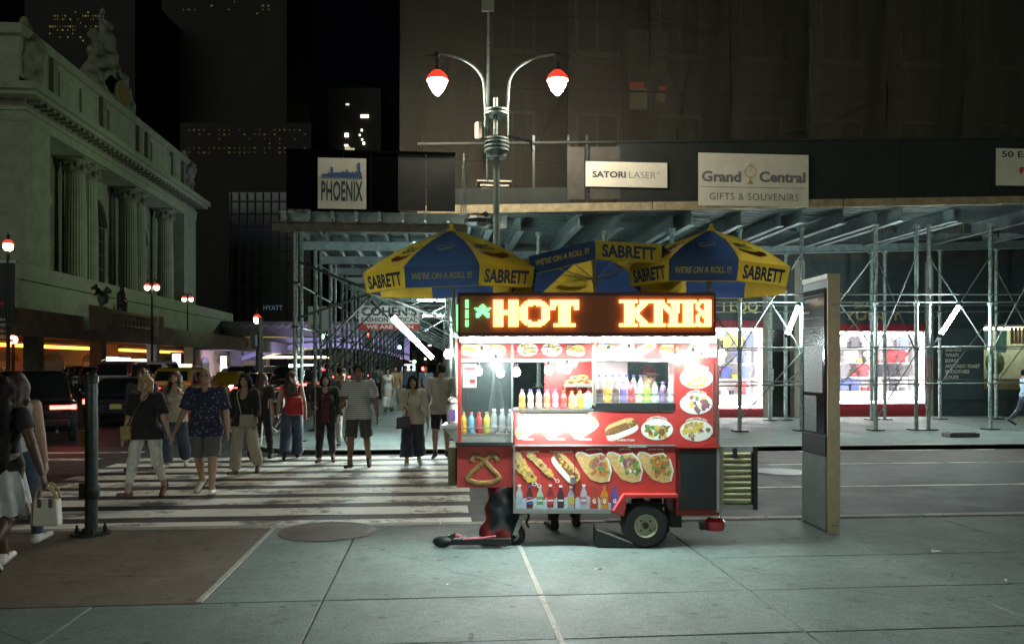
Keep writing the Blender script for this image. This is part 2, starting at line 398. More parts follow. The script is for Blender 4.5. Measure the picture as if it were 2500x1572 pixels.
# ------------------------------------------------------------------ corner building under repair, its net, the shed over the pavement
M_GALV = mat('galvanised_pipe', (.25,.32,.30), .5, .5, var=.5, vscale=14, bump=.15, bscale=90)
M_POSTD = mat('dull_pipe', (.15,.18,.17), .5, .5, var=.3, vscale=20)
M_DKSTEEL = mat('dark_steel', (.035,.042,.042), .5, .5, var=.3, vscale=20)
M_BEAM = mat('painted_beam', (.19,.25,.25), .55, .3, var=.25, vscale=6)
M_TIMBER = mat('old_timber', (.30,.25,.15), .8, var=.35, vscale=5, bump=.3)
M_RUSTB = mat('brown_beam', (.13,.12,.09), .7, .2, var=.35, vscale=7)
M_DECK = mat('deck_metal', (.16,.22,.215), .45, .4, var=.2, vscale=4)
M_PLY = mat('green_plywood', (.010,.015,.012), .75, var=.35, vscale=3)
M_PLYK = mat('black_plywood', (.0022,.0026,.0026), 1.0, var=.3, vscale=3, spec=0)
M_PLYL = mat('grey_plywood', (.045,.043,.036), .8, var=.3, vscale=3)
M_STONE = mat('pale_stone', (.34,.32,.26), .8, var=.2, vscale=3, bump=.2)
M_WALLD = mat('dark_facade', (.060,.062,.052), .7, var=.3, vscale=2)
M_SHOPF = mat('shopfront_teal', (.035,.055,.058), .55, var=.25, vscale=4)
M_GLASSD = mat('night_glass', (.02,.025,.025), .06, spec=.7)
M_NETS = [clear('scaffold_net', (.050,.046,.033), .78, .9), clear('scaffold_net_b', (.040,.037,.027), .82, .9), clear('scaffold_net_c', (.060,.054,.040), .72, .9)]; M_NET = M_NETS[0]
M_TUBE = glow('tube_light', (.84,1.0,.96), 230)
M_SIGNW = mat('sign_white', (.62,.60,.50), .6, var=.08, vscale=3)
M_INKD = mat('ink_dark', (.03,.035,.05), .6)
M_INKB = mat('ink_blue', (.05,.09,.24), .6)
M_INKG = mat('ink_gold', (.42,.36,.12), .6)
M_INKGR = mat('ink_grey', (.16,.16,.16), .6)
M_INKR = mat('ink_red', (.42,.035,.03), .6)
M_GOLD = mat('gold_letters', (.55,.47,.16), .4, .6)

M_SILLHALO = mat('red_sill_halo', (.30,.02,.03), .5, var=.2)  # dark red sills, the red doubling as the windows' light halo
M_WINF = mat('window_frame_dark', (.22,.205,.16), .7)
BX0, BY = 0.9, 26.3
bld = thing('corner_building', 'dark corner building wrapped in scaffold netting above lit shops', 'building', (0,0,0))
def wall_piece(x0, x1, z0, z1, m=M_WALLD, name='wall', y0=BY, th=.5):
    return MB().bb(x0, x1, y0, y0+th, z0, z1).build(name, m, bld)
def X_at(px, Y=BY): return on_y(px, 889, Y).x
def Z_at(px, py, Y=BY): return on_y(px, py, Y).z
w1a, w1b = X_at(1735), X_at(1862); w2a, w2b = X_at(2030), X_at(2258); w3a, w3b = X_at(2402), 30.0
da, db = X_at(1886), X_at(1940)
ZT = 2.95
wall_piece(BX0, w1a, 0, 5.2, M_SHOPF); wall_piece(w1a, w1b, 2.95, 5.2, M_SHOPF); wall_piece(w1a, w1b, 0, .28, M_SILLHALO)
wall_piece(w1b, da, 0, 5.2, M_STONE, 'pier'); wall_piece(da, db, 2.9, 5.2, M_SHOPF); wall_piece(db, db+.35, 0, 5.2, M_STONE, 'pier')
wall_piece(db+.35, w2a, 0, 5.2, M_SHOPF); wall_piece(w2a, w2b, 2.85, 5.2, M_SHOPF); wall_piece(w2a, w2b, 0, .42, M_SILLHALO)
wall_piece(w2b, w2b+.3, 0, 5.2, M_STONE, 'pier'); wall_piece(w2b+.3, w3a, 0, 5.2, M_SHOPF); wall_piece(w3a, w3b, 3.1, 5.2, M_SHOPF); wall_piece(w3a, w3b, 0, .9, M_SHOPF)
wall_piece(BX0, 30, 5.2, 46, M_WALLD); MB().bb(BX0, BX0+.5, BY+.5, 90, 0, 46).build('wall', M_WALLD, bld)
MB().bb(BX0+.4, 30, BY+.5, BY+.52, 3.15, 46).build('floor_back', M_WALLD, bld)
# door in the recess between the shops
dd = MB().bb(da, db, BY+.35, BY+.42, 0, 2.9).build('door', M_GLASSD, bld); MB().bb(da+.1, da+.16, BY+.28, BY+.34, .9, 1.6).build('handle', M_GALV, dd)
# upper windows
for fl in range(6):
    for k in range(9):
        x = 1.6+k*2.75; z = 7.2+fl*4.6
        lit = (fl == 0 and k == 2)
        wd = MB().bb(x, x+1.45, BY-.03, BY-.003, z, z+2.7).build('window', M_WINF, bld)
        MB().bb(x+.1, x+.68, BY-.05, BY-.035, z+.1, z+2.6).build('pane', M_GLASSD, wd)
        MB().bb(x+.76, x+1.36, BY-.05, BY-.035, z+.1, z+2.6).build('pane', M_GLASSD, wd)
        MB().bb(x-.1, x+1.55, BY-.12, BY-.003, z-.14, z-.02).build('sill', M_WINF, wd)
wx, wz0 = X_at(1533), Z_at(1533, 272)
wd = MB().bb(wx, wx+1.3, BY-.09, BY-.06, wz0, Z_at(1533, 75)).build('window', M_STONE, bld); wd['label'] = 'window with a dim light on'
MB().bb(wx+.06, wx+.6, BY-.12, BY-.095, wz0+.05, wz0+.72).build('pane', glow('lit_pane', (.95,.85,.45), .04), wd)
MB().bb(wx+.92, wx+1.2, BY-.12, BY-.095, wz0+.3, wz0+.62).build('pane', glow('lit_pane', (.95,.85,.45), .04), wd)
MB().bb(wx+.02, wx+.5, BY-.14, BY-.125, wz0+.72, wz0+.9).build('pane', glow('lit_red', (1,.12,.08), .10), wd)
MB().bb(wx+1.0, wx+1.22, BY-.14, BY-.125, wz0+.66, wz0+.8).build('pane', glow('lit_red', (1,.12,.08), .10), wd)
# fascia lettering, half worn away
mb = MB(); put_text(mb, 'I LQQ', X_at(1765), X_at(1850), 3.42, 3.82, BY-.01); mb.build('lettering', M_GOLD, bld)
mb = MB(); put_text(mb, 'SKA', X_at(2085), X_at(2125), 3.62, 3.8, BY-.01); put_text(mb, 'YUIN Y', X_at(2060), X_at(2200), 3.22, 3.52, BY-.01); mb.build('lettering', M_GOLD, bld)
mpn = MB().bb(w2b+.45, w3a-.1, BY-.06, BY-.003, .55, 2.95).build('menu_panel', mat('menu_board', (.05,.075,.085), .6, var=.15), bld)
mb = MB()
for i, s in enumerate(('SALADS','WRAPS','BOWLS','AVOCADO TOAST','SMOOTHIES','SOUPS')):
    w = .095*len(s); put_text(mb, s, w2b+.68, w2b+.68+w, 2.18-i*.185, 2.30-i*.185, BY-.068, bold=.03)
mb.build('lettering', M_SIGNW, mpn)

# netting and the pipe scaffold behind it
NY = 22.9; NX0 = X_at(976, NY); net = thing('scaffold_netting', 'brown debris netting hung over the corner building above the shed', 'netting', (0,0,0))
rnd = random.Random(5); x = NX0; k = 0
ZN0 = 5.6
while x < 24:
    w = 2.35; nx, nz = 9, 26; vs = []; fs = []
    ph = rnd.uniform(0,6)
    for j in range(nz+1):
        for i in range(nx+1):
            xx = x+w*i/nx; zz = ZN0+34*(j/nz)**1.3
            sag = .16*math.sin(PI*i/nx)+.05*math.sin(xx*5+zz*1.7+ph)+.06*math.sin(zz*2.1+ph*2)+.05*math.sin(xx*9-zz*.9)
            vs.append((xx, NY-sag, zz))
    for j in range(nz):
        for i in range(nx): a = j*(nx+1)+i; fs.append((a,a+1,a+nx+2,a+nx+1))
    MB().add(vs, fs).build('net_panel', M_NETS[(k*7)%3], net, smooth='all')
    MB().tube([(x,NY+.02,ZN0),(x+rnd.uniform(-.03,.03),NY+.02,20),(x,NY+.02,38)], .012, 5).build('seam_rope', M_DKSTEEL, net)
    x += w; k += 1
for xx in np.arange(NX0+.6, 23, 2.9):
    MB().tube([(xx,NY+.6,ZN0),(xx,NY+.6,38)], .03, 6).build('standard_pipe', M_PLY, net)
for zz in (7.6, 9.7, 11.8, 14, 16.2, 18.5): MB().tube([(NX0+.1,NY+.6,zz),(24,NY+.6,zz)], .03, 6).build('ledger_pipe', M_PLY, net)
for (a, b, za_, zb_) in ((1420,1300,60,380),(1560,1700,10,330),(1700,1640,0,370),(1900,2120,330,250),(2350,2480,290,330),(1500,1760,0,95)):
    MB().tube([on_y(a,za_,NY-.22),on_y((a+b)/2+6,(za_+zb_)/2+10,NY-.22),on_y(b,zb_,NY-.22)], .011, 5).build('tie_rope', M_PLYL, net)
MB().add([(NX0,NY,ZN0),(NX0,60,ZN0),(NX0,60,39),(NX0,NY,39)], [(0,1,2,3)]).build('net_panel', M_NET, net)

# ---- the shed
SY = 19.9
def zs(x): return 5.36+.033*x                # the deck climbs with the side street
shed = thing('sidewalk_shed', 'galvanised pipe shed with corrugated deck over the far pavement', 'sidewalk shed', (0,0,0))
XL, XR = -.55, 24.0
def sl(mb, x0, x1, y0, y1, z0, z1):
    """box that follows the slope of the deck"""
    vs = [(x,yy,zs(x)+z) for z in (z0,z1) for yy in (y0,y1) for x in (x0,x1)]
    return mb.add(vs, [(0,2,3,1),(4,5,7,6),(0,1,5,4),(2,6,7,3),(0,4,6,2),(1,3,7,5)])
for a, b in ((XL,5.2),(5.23,10.1),(10.13,15.4),(15.43,XR)): sl(MB(), a, b, SY-.06, SY, .02, .22).build('fascia_plank', M_TIMBER, shed)
deck = sl(MB(), XL, XR, SY, BY-.1, .10, .16).build('deck', M_DECK, shed)
for k in range(27):
    yy = SY+.06+k*.235
    sl(MB(), XL, XR, yy, yy+.07, .01, .10).build('deck_rib', M_DECK, deck)
for k, xx in enumerate((.4,1.2,2.0,3.4,4.5,5.9,6.25,7.6,8.75,9.1,10.3,11.35,11.75,13.3,13.65,15.6,17.5,19.5)):
    m = MB(); z = zs(xx)
    ya, yb = SY+.06+.25*(k%3), 25.1
    m.bb(xx-.09, xx+.09, ya, yb, z-.02, z+.005).bb(xx-.015, xx+.015, ya, yb, z-.32, z-.02).bb(xx-.09, xx+.09, ya, yb, z-.345, z-.32)
    m.build('joist', M_BEAM, shed)
def ibeam(p, q, h=.22, w=.13):
    m = MB(); p, q = Vector(p), Vector(q); u = Vector((0,0,1))
    m.bar(p+u*h/2, q+u*h/2, w, .025); m.bar(p-u*h/2, q-u*h/2, w, .025); m.bar(p, q, .02, h-.026); return m
front = [X_at(px, 20.7) for px in (1315,1475,1640,1806,1957,2138,2237,2267,2418,2540)]
back = [X_at(px, 24.7) for px in (1330,1500,1690,1880,1918,2128,2160,2295,2432,2560)]
ibeam((XL,24.7,zs(XL)-.40),(XR,24.7,zs(XR)-.40)).build('header_beam', M_BEAM, shed)
def post(x, yv, top, r=.052):
    o = MB().tube([(x,yv,.04),(x,yv,top)], r, 12).build('post', M_GALV, shed, smooth=True)
    MB().bb(x-.17,x+.17,yv-.17,yv+.17,.003,.035).tube([(x,yv,.035),(x,yv,.28)], r*.62, 8).build('base_plate', M_DKSTEEL, o)
    MB().tube([(x-.0,yv,top-.02),(x,yv,top+.06)], r*1.7, 8).build('head_jack', M_GALV, o)
    for z in (1.2, 2.15, 3.35): MB().tube([(x,yv,z-.035),(x,yv,z+.035)], r*1.45, 8).build('clamp', M_GALV, o)
    return o
for x in front: post(x, 20.7, zs(x)-.40)
for x in back: post(x, 24.7, zs(x)-.56)
for yv in (20.7, 24.7):
    for z in (1.16, 2.13, 3.32, 3.52):
        MB().tube([(X_at(1300,yv),yv-.075,z),(XR,yv-.075,z+.15)], .02, 6).build('rail_pipe', M_POSTD, shed)
def brace(a, b, yv, za, zb, r=.018):
    MB().tube([(a,yv,za),(b,yv,zb)], r, 6).build('brace', M_POSTD, shed)
for a, b in zip(front[:-1], front[1:]):
    if b-a > .6:
        brace(a, b, 20.62, 2.15, 4.7); brace(a, b, 20.78, 4.7, 2.15); brace(a, b, 20.62, .35, 2.1) if int(a) % 2 else None
for a, b in zip(back[:-1], back[1:]):
    if b-a > 1.6: brace(a, b, 24.62, 1.2, 3.5)
# tall green parapet, its top rail and its posts
px0 = XL
while px0 < XR-.2:
    px1 = min(XR, px0+2.44)
    a = X_at(1390, SY)
    if px0 < a: sl(MB(), px0, min(px1,a)-.01, SY-.03, SY-.01, .23, .62).build('parapet_panel', M_PLY, shed)
    else: sl(MB(), px0, px1-.01, SY-.03, SY-.01, .23, 1.68).build('parapet_panel', M_PLY, shed)
    px0 = px1
sl(MB(), XL, XR, SY-.05, SY+.01, 1.685, 1.74).build('parapet_rail', M_PLY, shed)
for px in (1300, 1385, 1430): x = X_at(px, SY); sl(MB(), x, x+.06, SY, SY+.06, .2, 1.9).build('parapet_post', M_DKSTEEL, shed)
for px, w in ((1385,.42),(1440,.75)): x = X_at(px, SY); sl(MB(), x, x+w, SY-.035, SY-.032, .32, 1.6).build('parapet_patch', M_PLYL, shed)

# wing over the avenue pavement
LX0, LX1 = X_at(664, 19.0), .62; LY = 19.0; LZ = 4.98
wing = thing('sidewalk_shed', 'long shed wing on paired pipe posts receding over the avenue pavement', 'sidewalk shed', (0,0,0))
ibeam((LX0,LY,LZ-.1),(LX1,LY,LZ-.1), .2, .14).build('end_beam', M_RUSTB, wing)
MB().bb(LX0+.15, LX1, LY+.05, 72, LZ+.22, LZ+.26).build('deck', M_DECK, wing)
for k in range(9):
    x = LX0+.35+k*.52
    MB().bb(x-.03,x+.03,LY-.35,72,LZ+.02,LZ+.2).build('joist', M_BEAM, wing)
MB().bb(LX0+.2, LX1, LY-.02, LY+.02, LZ+.02, LZ+.2).build('joist_end_board', M_BEAM, wing)
for k in range(18):
    yv = LY+3.0*k; 
    if k: MB().bb(LX0+.2, LX1, yv-.06, yv+.06, LZ-.22, LZ).build('cross_beam', M_BEAM, wing)
    for xx in (LX0+.52, LX0+.52+.62 if k == 0 else LX0+.52, .28):
        if k == 0 and xx == LX0+.52+.62: continue
        o = MB().tube([(xx,yv,.04),(xx,yv,LZ-.22)], .055, 10).tube([(xx+.14,yv,.04),(xx+.14,yv,LZ-.22)], .04, 8).build('post', M_GALV, wing, smooth=True)
        MB().bb(xx-.17,xx+.26,yv-.17,yv+.17,.003,.03).build('base_plate', M_DKSTEEL, o)
        for z in (2.6, 3.6): MB().tube([(xx,yv,z-.03),(xx,yv,z+.03)], .085, 8).build('clamp', M_DKSTEEL, o)
    if k < 11:
        a, b = LX0+.52, .28
        if k == 0:
            for (p, q) in (((731,640),(1108,790)),((731,775),(1095,652)),((905,722),(782,850)),((905,735),(1060,882))):
                MB().tube([on_y(*p,LY-.1),on_y(*q,LY-.1)], .03, 6).build('brace', M_DKSTEEL, wing)
        else:
            MB().tube([(a,yv-.1,4.4),(b,yv-.1,2.5)], .022, 5).build('brace', M_GALV, wing)
            MB().tube([(a,yv+.1,2.5),(b,yv+.1,4.4)], .022, 5).build('brace', M_GALV, wing)
            MB().tube([((a+b)/2,yv-.1,3.4),(a,yv-.1,1.6)], .022, 5).build('brace', M_DKSTEEL, wing)
for xx in (LX0+.52, .28):
    for z in (2.6, 3.6): MB().tube([(xx,LY,z),(xx,50,z)], .022, 6).build('rail_pipe', M_GALV, wing)
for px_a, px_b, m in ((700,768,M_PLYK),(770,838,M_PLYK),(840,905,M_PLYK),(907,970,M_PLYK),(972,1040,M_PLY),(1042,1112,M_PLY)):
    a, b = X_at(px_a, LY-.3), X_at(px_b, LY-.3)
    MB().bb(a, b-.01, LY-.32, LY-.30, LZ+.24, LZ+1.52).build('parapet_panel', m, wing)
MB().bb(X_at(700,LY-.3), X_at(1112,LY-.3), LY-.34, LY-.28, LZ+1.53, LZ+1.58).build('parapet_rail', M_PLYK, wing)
for px in (1125, 1132, 1138): 
    x = X_at(px, LY-.3); MB().tube([(x,LY-.4,LZ+.15),(X_at(1132,LY-.3),LY-.4,LZ+1.55)], .014, 5).build('rope', M_GALV, wing)

# pale pier standing on the deck behind the lamp post
pr = thing('stone_pier', 'short cream pier with a moulded cap behind the twin street lamp', 'pier', (0,0,0))
a, b = X_at(1176, 20.4), X_at(1238, 20.4); zb, zt = Z_at(1200,520,20.4), Z_at(1200,446,20.4)
MB().bb(a, b, 20.4, 20.9, zb-.3, zt-.1).build('shaft', M_STONE, pr); MB().bb(a-.04, b+.04, 20.36, 20.94, zt-.1, zt).bb(a-.12, b+.1, 20.3, 20.98, zt, zt+.04).build('cap', M_STONE, pr)
MB().bb(a-.02, b+.02, 20.38, 20.92, zt-.38, zt-.3).build('band', M_PLYL, pr)

# tube lamps fixed to the braces
def tube_lamp(p, q, label, r=.035):
    p, q = Vector(p), Vector(q); t = thing('tube_lamp', label, 'lamp', p, 0, 'tube lamps on the shed')
    d = (q-p).normalized(); L = q-p
    MB().tube([Vector(), L], r, 10).build('tube', M_TUBE, t, smooth=True)
    MB().tube([-d*.09, -d*.002], r*1.15, 8).tube([L+d*.002, L+d*.09], r*1.15, 8).build('end_cap', M_DKSTEEL, t)
    MB().bar(Vector((0,r+.012,0)), L+Vector((0,r+.012,0)), .05, .02).build('housing', M_GALV, t)
tube_lamp(on_y(960,774,LY-.22), on_y(1056,874,LY-.22), 'long slanting tube lamp on the brace left of the cart', .045)
tube_lamp(on_y(1922,816,20.5), on_y(1949,748,20.5), 'slanting tube lamp on the brace beside the kiosk', .05)
tube_lamp(on_y(2297,816,20.5), on_y(2341,748,20.5), 'slanting tube lamp on the brace near the menu panel', .05)
# shed is lit along the wing too
for k, yv in enumerate((28, 37, 49)):
    tube_lamp((-1.0,yv,4.62), (.2,yv,4.62), ('nearest','middle','farthest')[k]+' tube lamp under the wing of the shed', .03)

# banners on the parapets
def banner(name, label, pts, Y, m=M_SIGNW):
    (pa, ya), (pb, yb) = pts
    a = on_y(pa, ya, Y); b = on_y(pb, yb, Y)
    t = thing(name, label, 'sign', (a.x, Y, b.z)); W = b.x-a.x; Hh = a.z-b.z
    MB().bb(0, W, 0, .012, 0, Hh).build('board', m, t)
    return t, W, Hh
t, W, Hh = banner('banner_sign', 'cream banner reading PHOENIX below a blue skyline on the parapet', ((776,385),(894,511)), LY-.42)
mb = MB(); put_text(mb, 'PHOENIX', W*.07, W*.93, Hh*.15, Hh*.55, -.004, bold=.028, space=1.06); mb.build('lettering', M_INKD, t)
sk = [(0,.0)]; hs = [.1,.1,.15,.12,.2,.2,.62,.62,.2,.24,.24,.18,.28,.22,.3,.3,.24,.5,.3,.22,.26,.3,.2,.3,.3,.9,.9,.3,.0]
for i, h in enumerate(hs): sk.append((i/(len(hs)-1), h))
sk.append((1,0))
mb = MB(); bw = W*.84/60; 
for i in range(60):
    f = i/59*(len(hs)-1); h = hs[int(f)]; mb.bb(W*.08+i*bw, W*.08+(i+1)*bw, -.006, -.001, Hh*.62, Hh*(.65+.30*h*random.uniform(.85,1)))
mb.bb(W*.07, W*.93, -.006, -.001, Hh*.60, Hh*.612); mb.build('skyline_print', M_INKB, t)
t, W, Hh = banner('banner_sign', 'narrow cream banner reading SATORI LASER on the green parapet', ((1430,394),(1629,459)), SY-.07)
mb = MB(); put_text(mb, 'SATORI', W*.08, W*.49, Hh*.36, Hh*.62, -.004, bold=.03); put_text(mb, '*', W*.88, W*.9, Hh*.55, Hh*.62, -.004); mb.build('lettering', M_INKD, t)
mb = MB(); put_text(mb, 'LASER', W*.53, W*.86, Hh*.36, Hh*.62, -.004, bold=-.006); mb.build('lettering', M_INKGR, t)
t, W, Hh = banner('banner_sign', 'large cream banner reading Grand Central GIFTS & SOUVENIRS', ((1705,373),(1974,506)), SY-.07)
mb = MB(); put_text(mb, 'Grand', W*.03, W*.385, Hh*.45, Hh*.66, -.004, bold=.035); put_text(mb, 'Central', W*.55, W*.97, Hh*.46, Hh*.67, -.004, bold=.035); mb.build('lettering', M_INKGR, t)
mb = MB(); put_text(mb, 'GIFTS & SOUVENIRS', W*.1, W*.91, Hh*.11, Hh*.245, -.004, bold=0, space=1.1); mb.build('lettering', M_INKGR, t)
mb = MB().bb(W*.03, W*.97, -.004, -.001, Hh*.35, Hh*.36); mb.build('rule', M_INKGR, t)
mb = MB(); cx, cz, R = W*.468, Hh*.66, Hh*.115
for k in range(24):
    a0, a1 = 2*PI*k/24, 2*PI*(k+1)/24
    mb.prism([(cx+R*math.cos(a0),cz+R*math.sin(a0)),(cx+R*math.cos(a1),cz+R*math.sin(a1)),(cx+R*.86*math.cos(a1),cz+R*.86*math.sin(a1)),(cx+R*.86*math.cos(a0),cz+R*.86*math.sin(a0))], -.006, -.001)
mb.prism([(cx-.02,cz+R),(cx+.02,cz+R),(cx,cz+R*1.5)], -.006, -.001); mb.bb(cx-.02,cx+.02,-.006,-.001,cz-R*1.7,cz-R); mb.prism([(cx-.09,cz-R*2.1),(cx+.09,cz-R*2.1),(cx+.03,cz-R*1.6),(cx-.03,cz-R*1.6)], -.006, -.001)
mb.bb(cx-.005,cx+.005,-.006,-.001,cz,cz+R*.6).bb(cx,cx+R*.5,-.006,-.001,cz-.006,cz+.004); mb.build('clock_emblem', M_INKG, t)
t, W, Hh = banner('banner_sign', 'cream banner starting 50 East at the picture edge', ((2432,362),(2700,458)), SY-.07)
mb = MB(); put_text(mb, '50 East 42nd', W*.05, W*.62, Hh*.76, Hh*.93, -.004, bold=.02); mb.build('lettering', M_INKD, t)
mb = MB(); put_text(mb, 'F', W*.21, W*.27, Hh*.33, Hh*.5, -.004, bold=.05); mb.build('lettering', M_INKR, t)
# hanging shop sign and notices under the wing
t, W, Hh = banner('hanging_sign', "hanging sign reading COHEN'S FASHION OPTICAL, WE ARE OPEN", ((876,746),(1024,806)), 24.0, mat('sign_white2', (.6,.58,.55), .5))
MB().tube([(W*.15,0,Hh),(W*.15,0,Hh+.55)], .012, 6).build('rod', M_DKSTEEL, t); MB().tube([(W*.85,0,Hh),(W*.85,0,Hh+.55)], .012, 6).build('rod', M_DKSTEEL, t)
mb = MB(); put_text(mb, 'COHEN\u2019S', W*.04, W*.96, Hh*.58, Hh*.95, -.004, bold=.04); put_text(mb, 'FASHION OPTICAL', W*.04, W*.96, Hh*.33, Hh*.52, -.004, bold=.03); mb.build('lettering', M_INKD, t)
st = MB().bb(0, W, -.008, -.001, 0, Hh*.26).build('red_strip', M_INKR, t)
mb = MB(); put_text(mb, 'WE ARE OPEN', W*.12, W*.9, Hh*.05, Hh*.21, -.012, bold=.04); mb.build('lettering', M_SIGNW, st)
t, W, Hh = banner('notice_board', 'pale notice with arrows behind the first shed posts', ((752,748),(812,808)), 27.0, mat('notice_pale', (.34,.38,.36), .6, var=.1))
MB().tube([(W*.5,.02,0),(W*.5,.02,-2.4)], .03, 6).build('pole', M_GALV, t)
mb = MB(); mb.prism([(W*.15,Hh*.7),(W*.3,Hh*.85),(W*.3,Hh*.75),(W*.5,Hh*.75),(W*.5,Hh*.66),(W*.3,Hh*.66),(W*.3,Hh*.56)], -.006, -.001); mb.bb(W*.12,W*.6,-.006,-.001,Hh*.2,Hh*.25).bb(W*.12,W*.5,-.006,-.001,Hh*.1,Hh*.15); mb.build('print', M_INKD, t)

# ---- lit shop windows: recess, tubes, shelves
M_WHITEIN = mat('shop_interior', (.8,.78,.78), .7)
M_SHOPTUBE = glow('shop_tube', (1.0,.95,.95), 34)
def shop(name, label, x0, x1, z0, z1, split=None):
    t = thing(name, label, 'shop window', (x0, BY, z0)); W, Hh = x1-x0, z1-z0
    MB().bb(.0,W,.98,1.02,0,Hh).bb(0,.02,.06,.98,0,Hh).bb(W-.02,W,.06,.98,0,Hh).bb(.02,W-.02,.06,.98,Hh-.02,Hh).bb(.02,W-.02,.06,.98,0,.02).build('recess', M_WHITEIN, t)
    MB().bb(.03,W-.03,.03,.036,.03,Hh-.03).build('glass', clear('shop_glass', (.05,.06,.06), .06), t)
    for a, b in (((.07,.1,.08),(.07,.1,Hh-.08)),((W-.07,.1,.08),(W-.07,.1,Hh-.08)),((.12,.1,Hh-.06),(W-.12,.1,Hh-.06)),((.12,.1,.07),(W-.12,.1,.07))):
        MB().tube([a,b], .028, 8).build('tube_light', M_SHOPTUBE, t)
    if split: MB().tube([(split,.1,.08),(split,.1,Hh-.08)], .024, 8).build('tube_light', M_SHOPTUBE, t)
    for k in range(4): MB().bb(.1,W-.1,.5,.96,Hh*(.16+.2*k),Hh*(.16+.2*k)+.015).build('shelf', M_WHITEIN, t)
    return t, W, Hh
for a_, b_, z_ in ((w1a,w1b,2.95),(w2a,w2b,2.85)): wall_piece(a_, b_, z_+.003, z_+.24, M_SILLHALO, 'red_halo_strip', BY-.05, .046)  # added red strips imitate the glow bleeding over the windows
for a_, b_, z_ in ((w1a,w1b,.06),(w2a,w2b,.12)): wall_piece(a_, b_, z_, z_+.18, M_SILLHALO, 'red_sill_halo', BY-.06, .056)
shopA, WA, HA = shop('shop_window', 'narrow bright shop window framed by tubes behind the cart', w1a, w1b, .28, 2.95)
shopB, WB, HB = shop('shop_window', 'wide bright shop window framed by tubes behind the kiosk', w2a, w2b, .42, 2.85, (w2b-w2a)*.45)
M_GOODS = [mat('goods_red', (.55,.05,.06), .7), mat('goods_white', (.75,.75,.75), .7), mat('goods_grey', (.2,.2,.22), .7), mat('goods_black', (.05,.05,.06), .7), mat('goods_blue', (.10,.13,.35), .7), mat('goods_yellow', (.7,.5,.08), .7)]
def tshirt(m, sc=1.0):
    o = [(-.16,0),(.16,0),(.155,.34),(.24,.27),(.29,.36),(.14,.5),(.06,.5),(0,.46),(-.06,.5),(-.14,.5),(-.29,.36),(-.24,.27),(-.155,.34)]
    return MB().prism([(x*sc,z*sc) for x,z in o], -.02, .02)
def mug(): return MB().lathe([(.04,0),(.045,.002),(.045,.1),(.038,.1),(.036,.01),(0,.008)], 12).tube([(.045,0,.02),(.075,0,.03),(.08,0,.06),(.045,0,.085)], .008, 6)
def gbox(): return MB().box((0,0,.07),(.16,.1,.14)).box((0,-.052,.07),(.12,.006,.09))
rnd = random.Random(11); cnt = {}
for (t0, W, Hh, nm) in ((shopA, WA, HA, 'narrow'), (shopB, WB, HB, 'wide')):
    base = t0.location
    for k in range(4):
        z = base.z+Hh*(.16+.2*k)+.017; x = base.x+.22
        while x < base.x+W-.25:
            kind = rnd.choice(['tshirt','tshirt','mug','box','box']) if k < 3 else 'tshirt'
            m = rnd.choice(M_GOODS)
            if kind == 'tshirt': o = tshirt(m, .85).build('folded_tshirt', m, None, loc=(x+.12,BY+rnd.uniform(.55,.75),z)); nmm = ('souvenir T-shirt shown in the %s lit shop window' % nm, 'T-shirt'); x += .42
            elif kind == 'mug': o = mug().build('souvenir_mug', m, None, loc=(x,BY+rnd.uniform(.55,.7),z)); nmm = ('small souvenir mug on a shelf of the %s lit window' % nm, 'mug'); x += .17
            else: o = gbox().build('gift_box', [m], None, loc=(x,BY+rnd.uniform(.55,.7),z)); nmm = ('small boxed souvenir on a shelf of the %s lit window' % nm, 'box'); x += .24
            key = (nm,k,nmm[1],m.name); cnt[key] = cnt.get(key,-1)+1; cn = m.name.split('_')[1]
            tag(o, '%s %s, %s of its colour on the %s shelf of the %s lit window' % (cn, {'T-shirt':'souvenir T-shirt','mug':'souvenir mug','box':'gift box'}[nmm[1]], ORD[cnt[key]], ('lowest','second','third','top')[k], nm), nmm[1], 'goods in the %s shop window' % nm)
# star-spangled cloth at the window's edge
fl = thing('hanging_flag', 'red cloth with a starred blue top hanging beside the wide window', 'flag', (w2b+.08, BY-.06, .85))
MB().bb(-.13,.13,-.012,0,0,1.15).build('stripes', M_GOODS[0], fl); MB().bb(-.13,.13,-.02,-.013,1.15,1.95).build('canton', M_GOODS[4], fl)
for i in range(4):
    for j in range(6): MB().disc((-.09+.06*i,-.021,1.22+.12*j), .016, .016, .002, 6).build('star', M_GOODS[1], fl)
# cafe at the right edge
caf = thing('cafe_front', 'softly lit cafe window with counter and wall menu at the right edge', 'shop window', (w3a, BY, .9))
Wc = w3b-w3a
MB().bb(0,Wc,1.9,1.95,0,2.2).bb(0,.02,.06,1.9,0,2.2).bb(0.02,Wc,.06,1.9,2.16,2.2).build('recess', mat('cafe_wall', (.5,.52,.42), .7, var=.2), caf)
MB().bb(0.02,Wc,.03,.036,0,2.2).build('glass', clear('shop_glass',(.05,.06,.06),.06), caf)
MB().bb(.1,4,.5,1.0,-.2,.35).build('counter', mat('cafe_counter', (.35,.24,.10), .6, var=.2), caf)
for k in range(5): MB().bb(1.2+k*.14,1.3+k*.14,.3,.34,1.55,2.1).build('menu_slat', mat('cafe_slat', (.38,.26,.14), .6), caf)
MB().disc((.28,.25,1.7), .2, .3, .02).build('clock_sign', mat('pale_blue', (.45,.6,.66), .5), caf)
MB().bb(.62,1.0,.24,.26,1.25,2.0).build('poster', mat('poster_green', (.25,.55,.40), .5, var=.4, vscale=6), caf)
MB().tube([(.2,1.1,2.1),(4.5,1.1,2.1)], .03, 8).build('tube_light', glow('cafe_tube', (.92,1.0,.72), 13), caf)
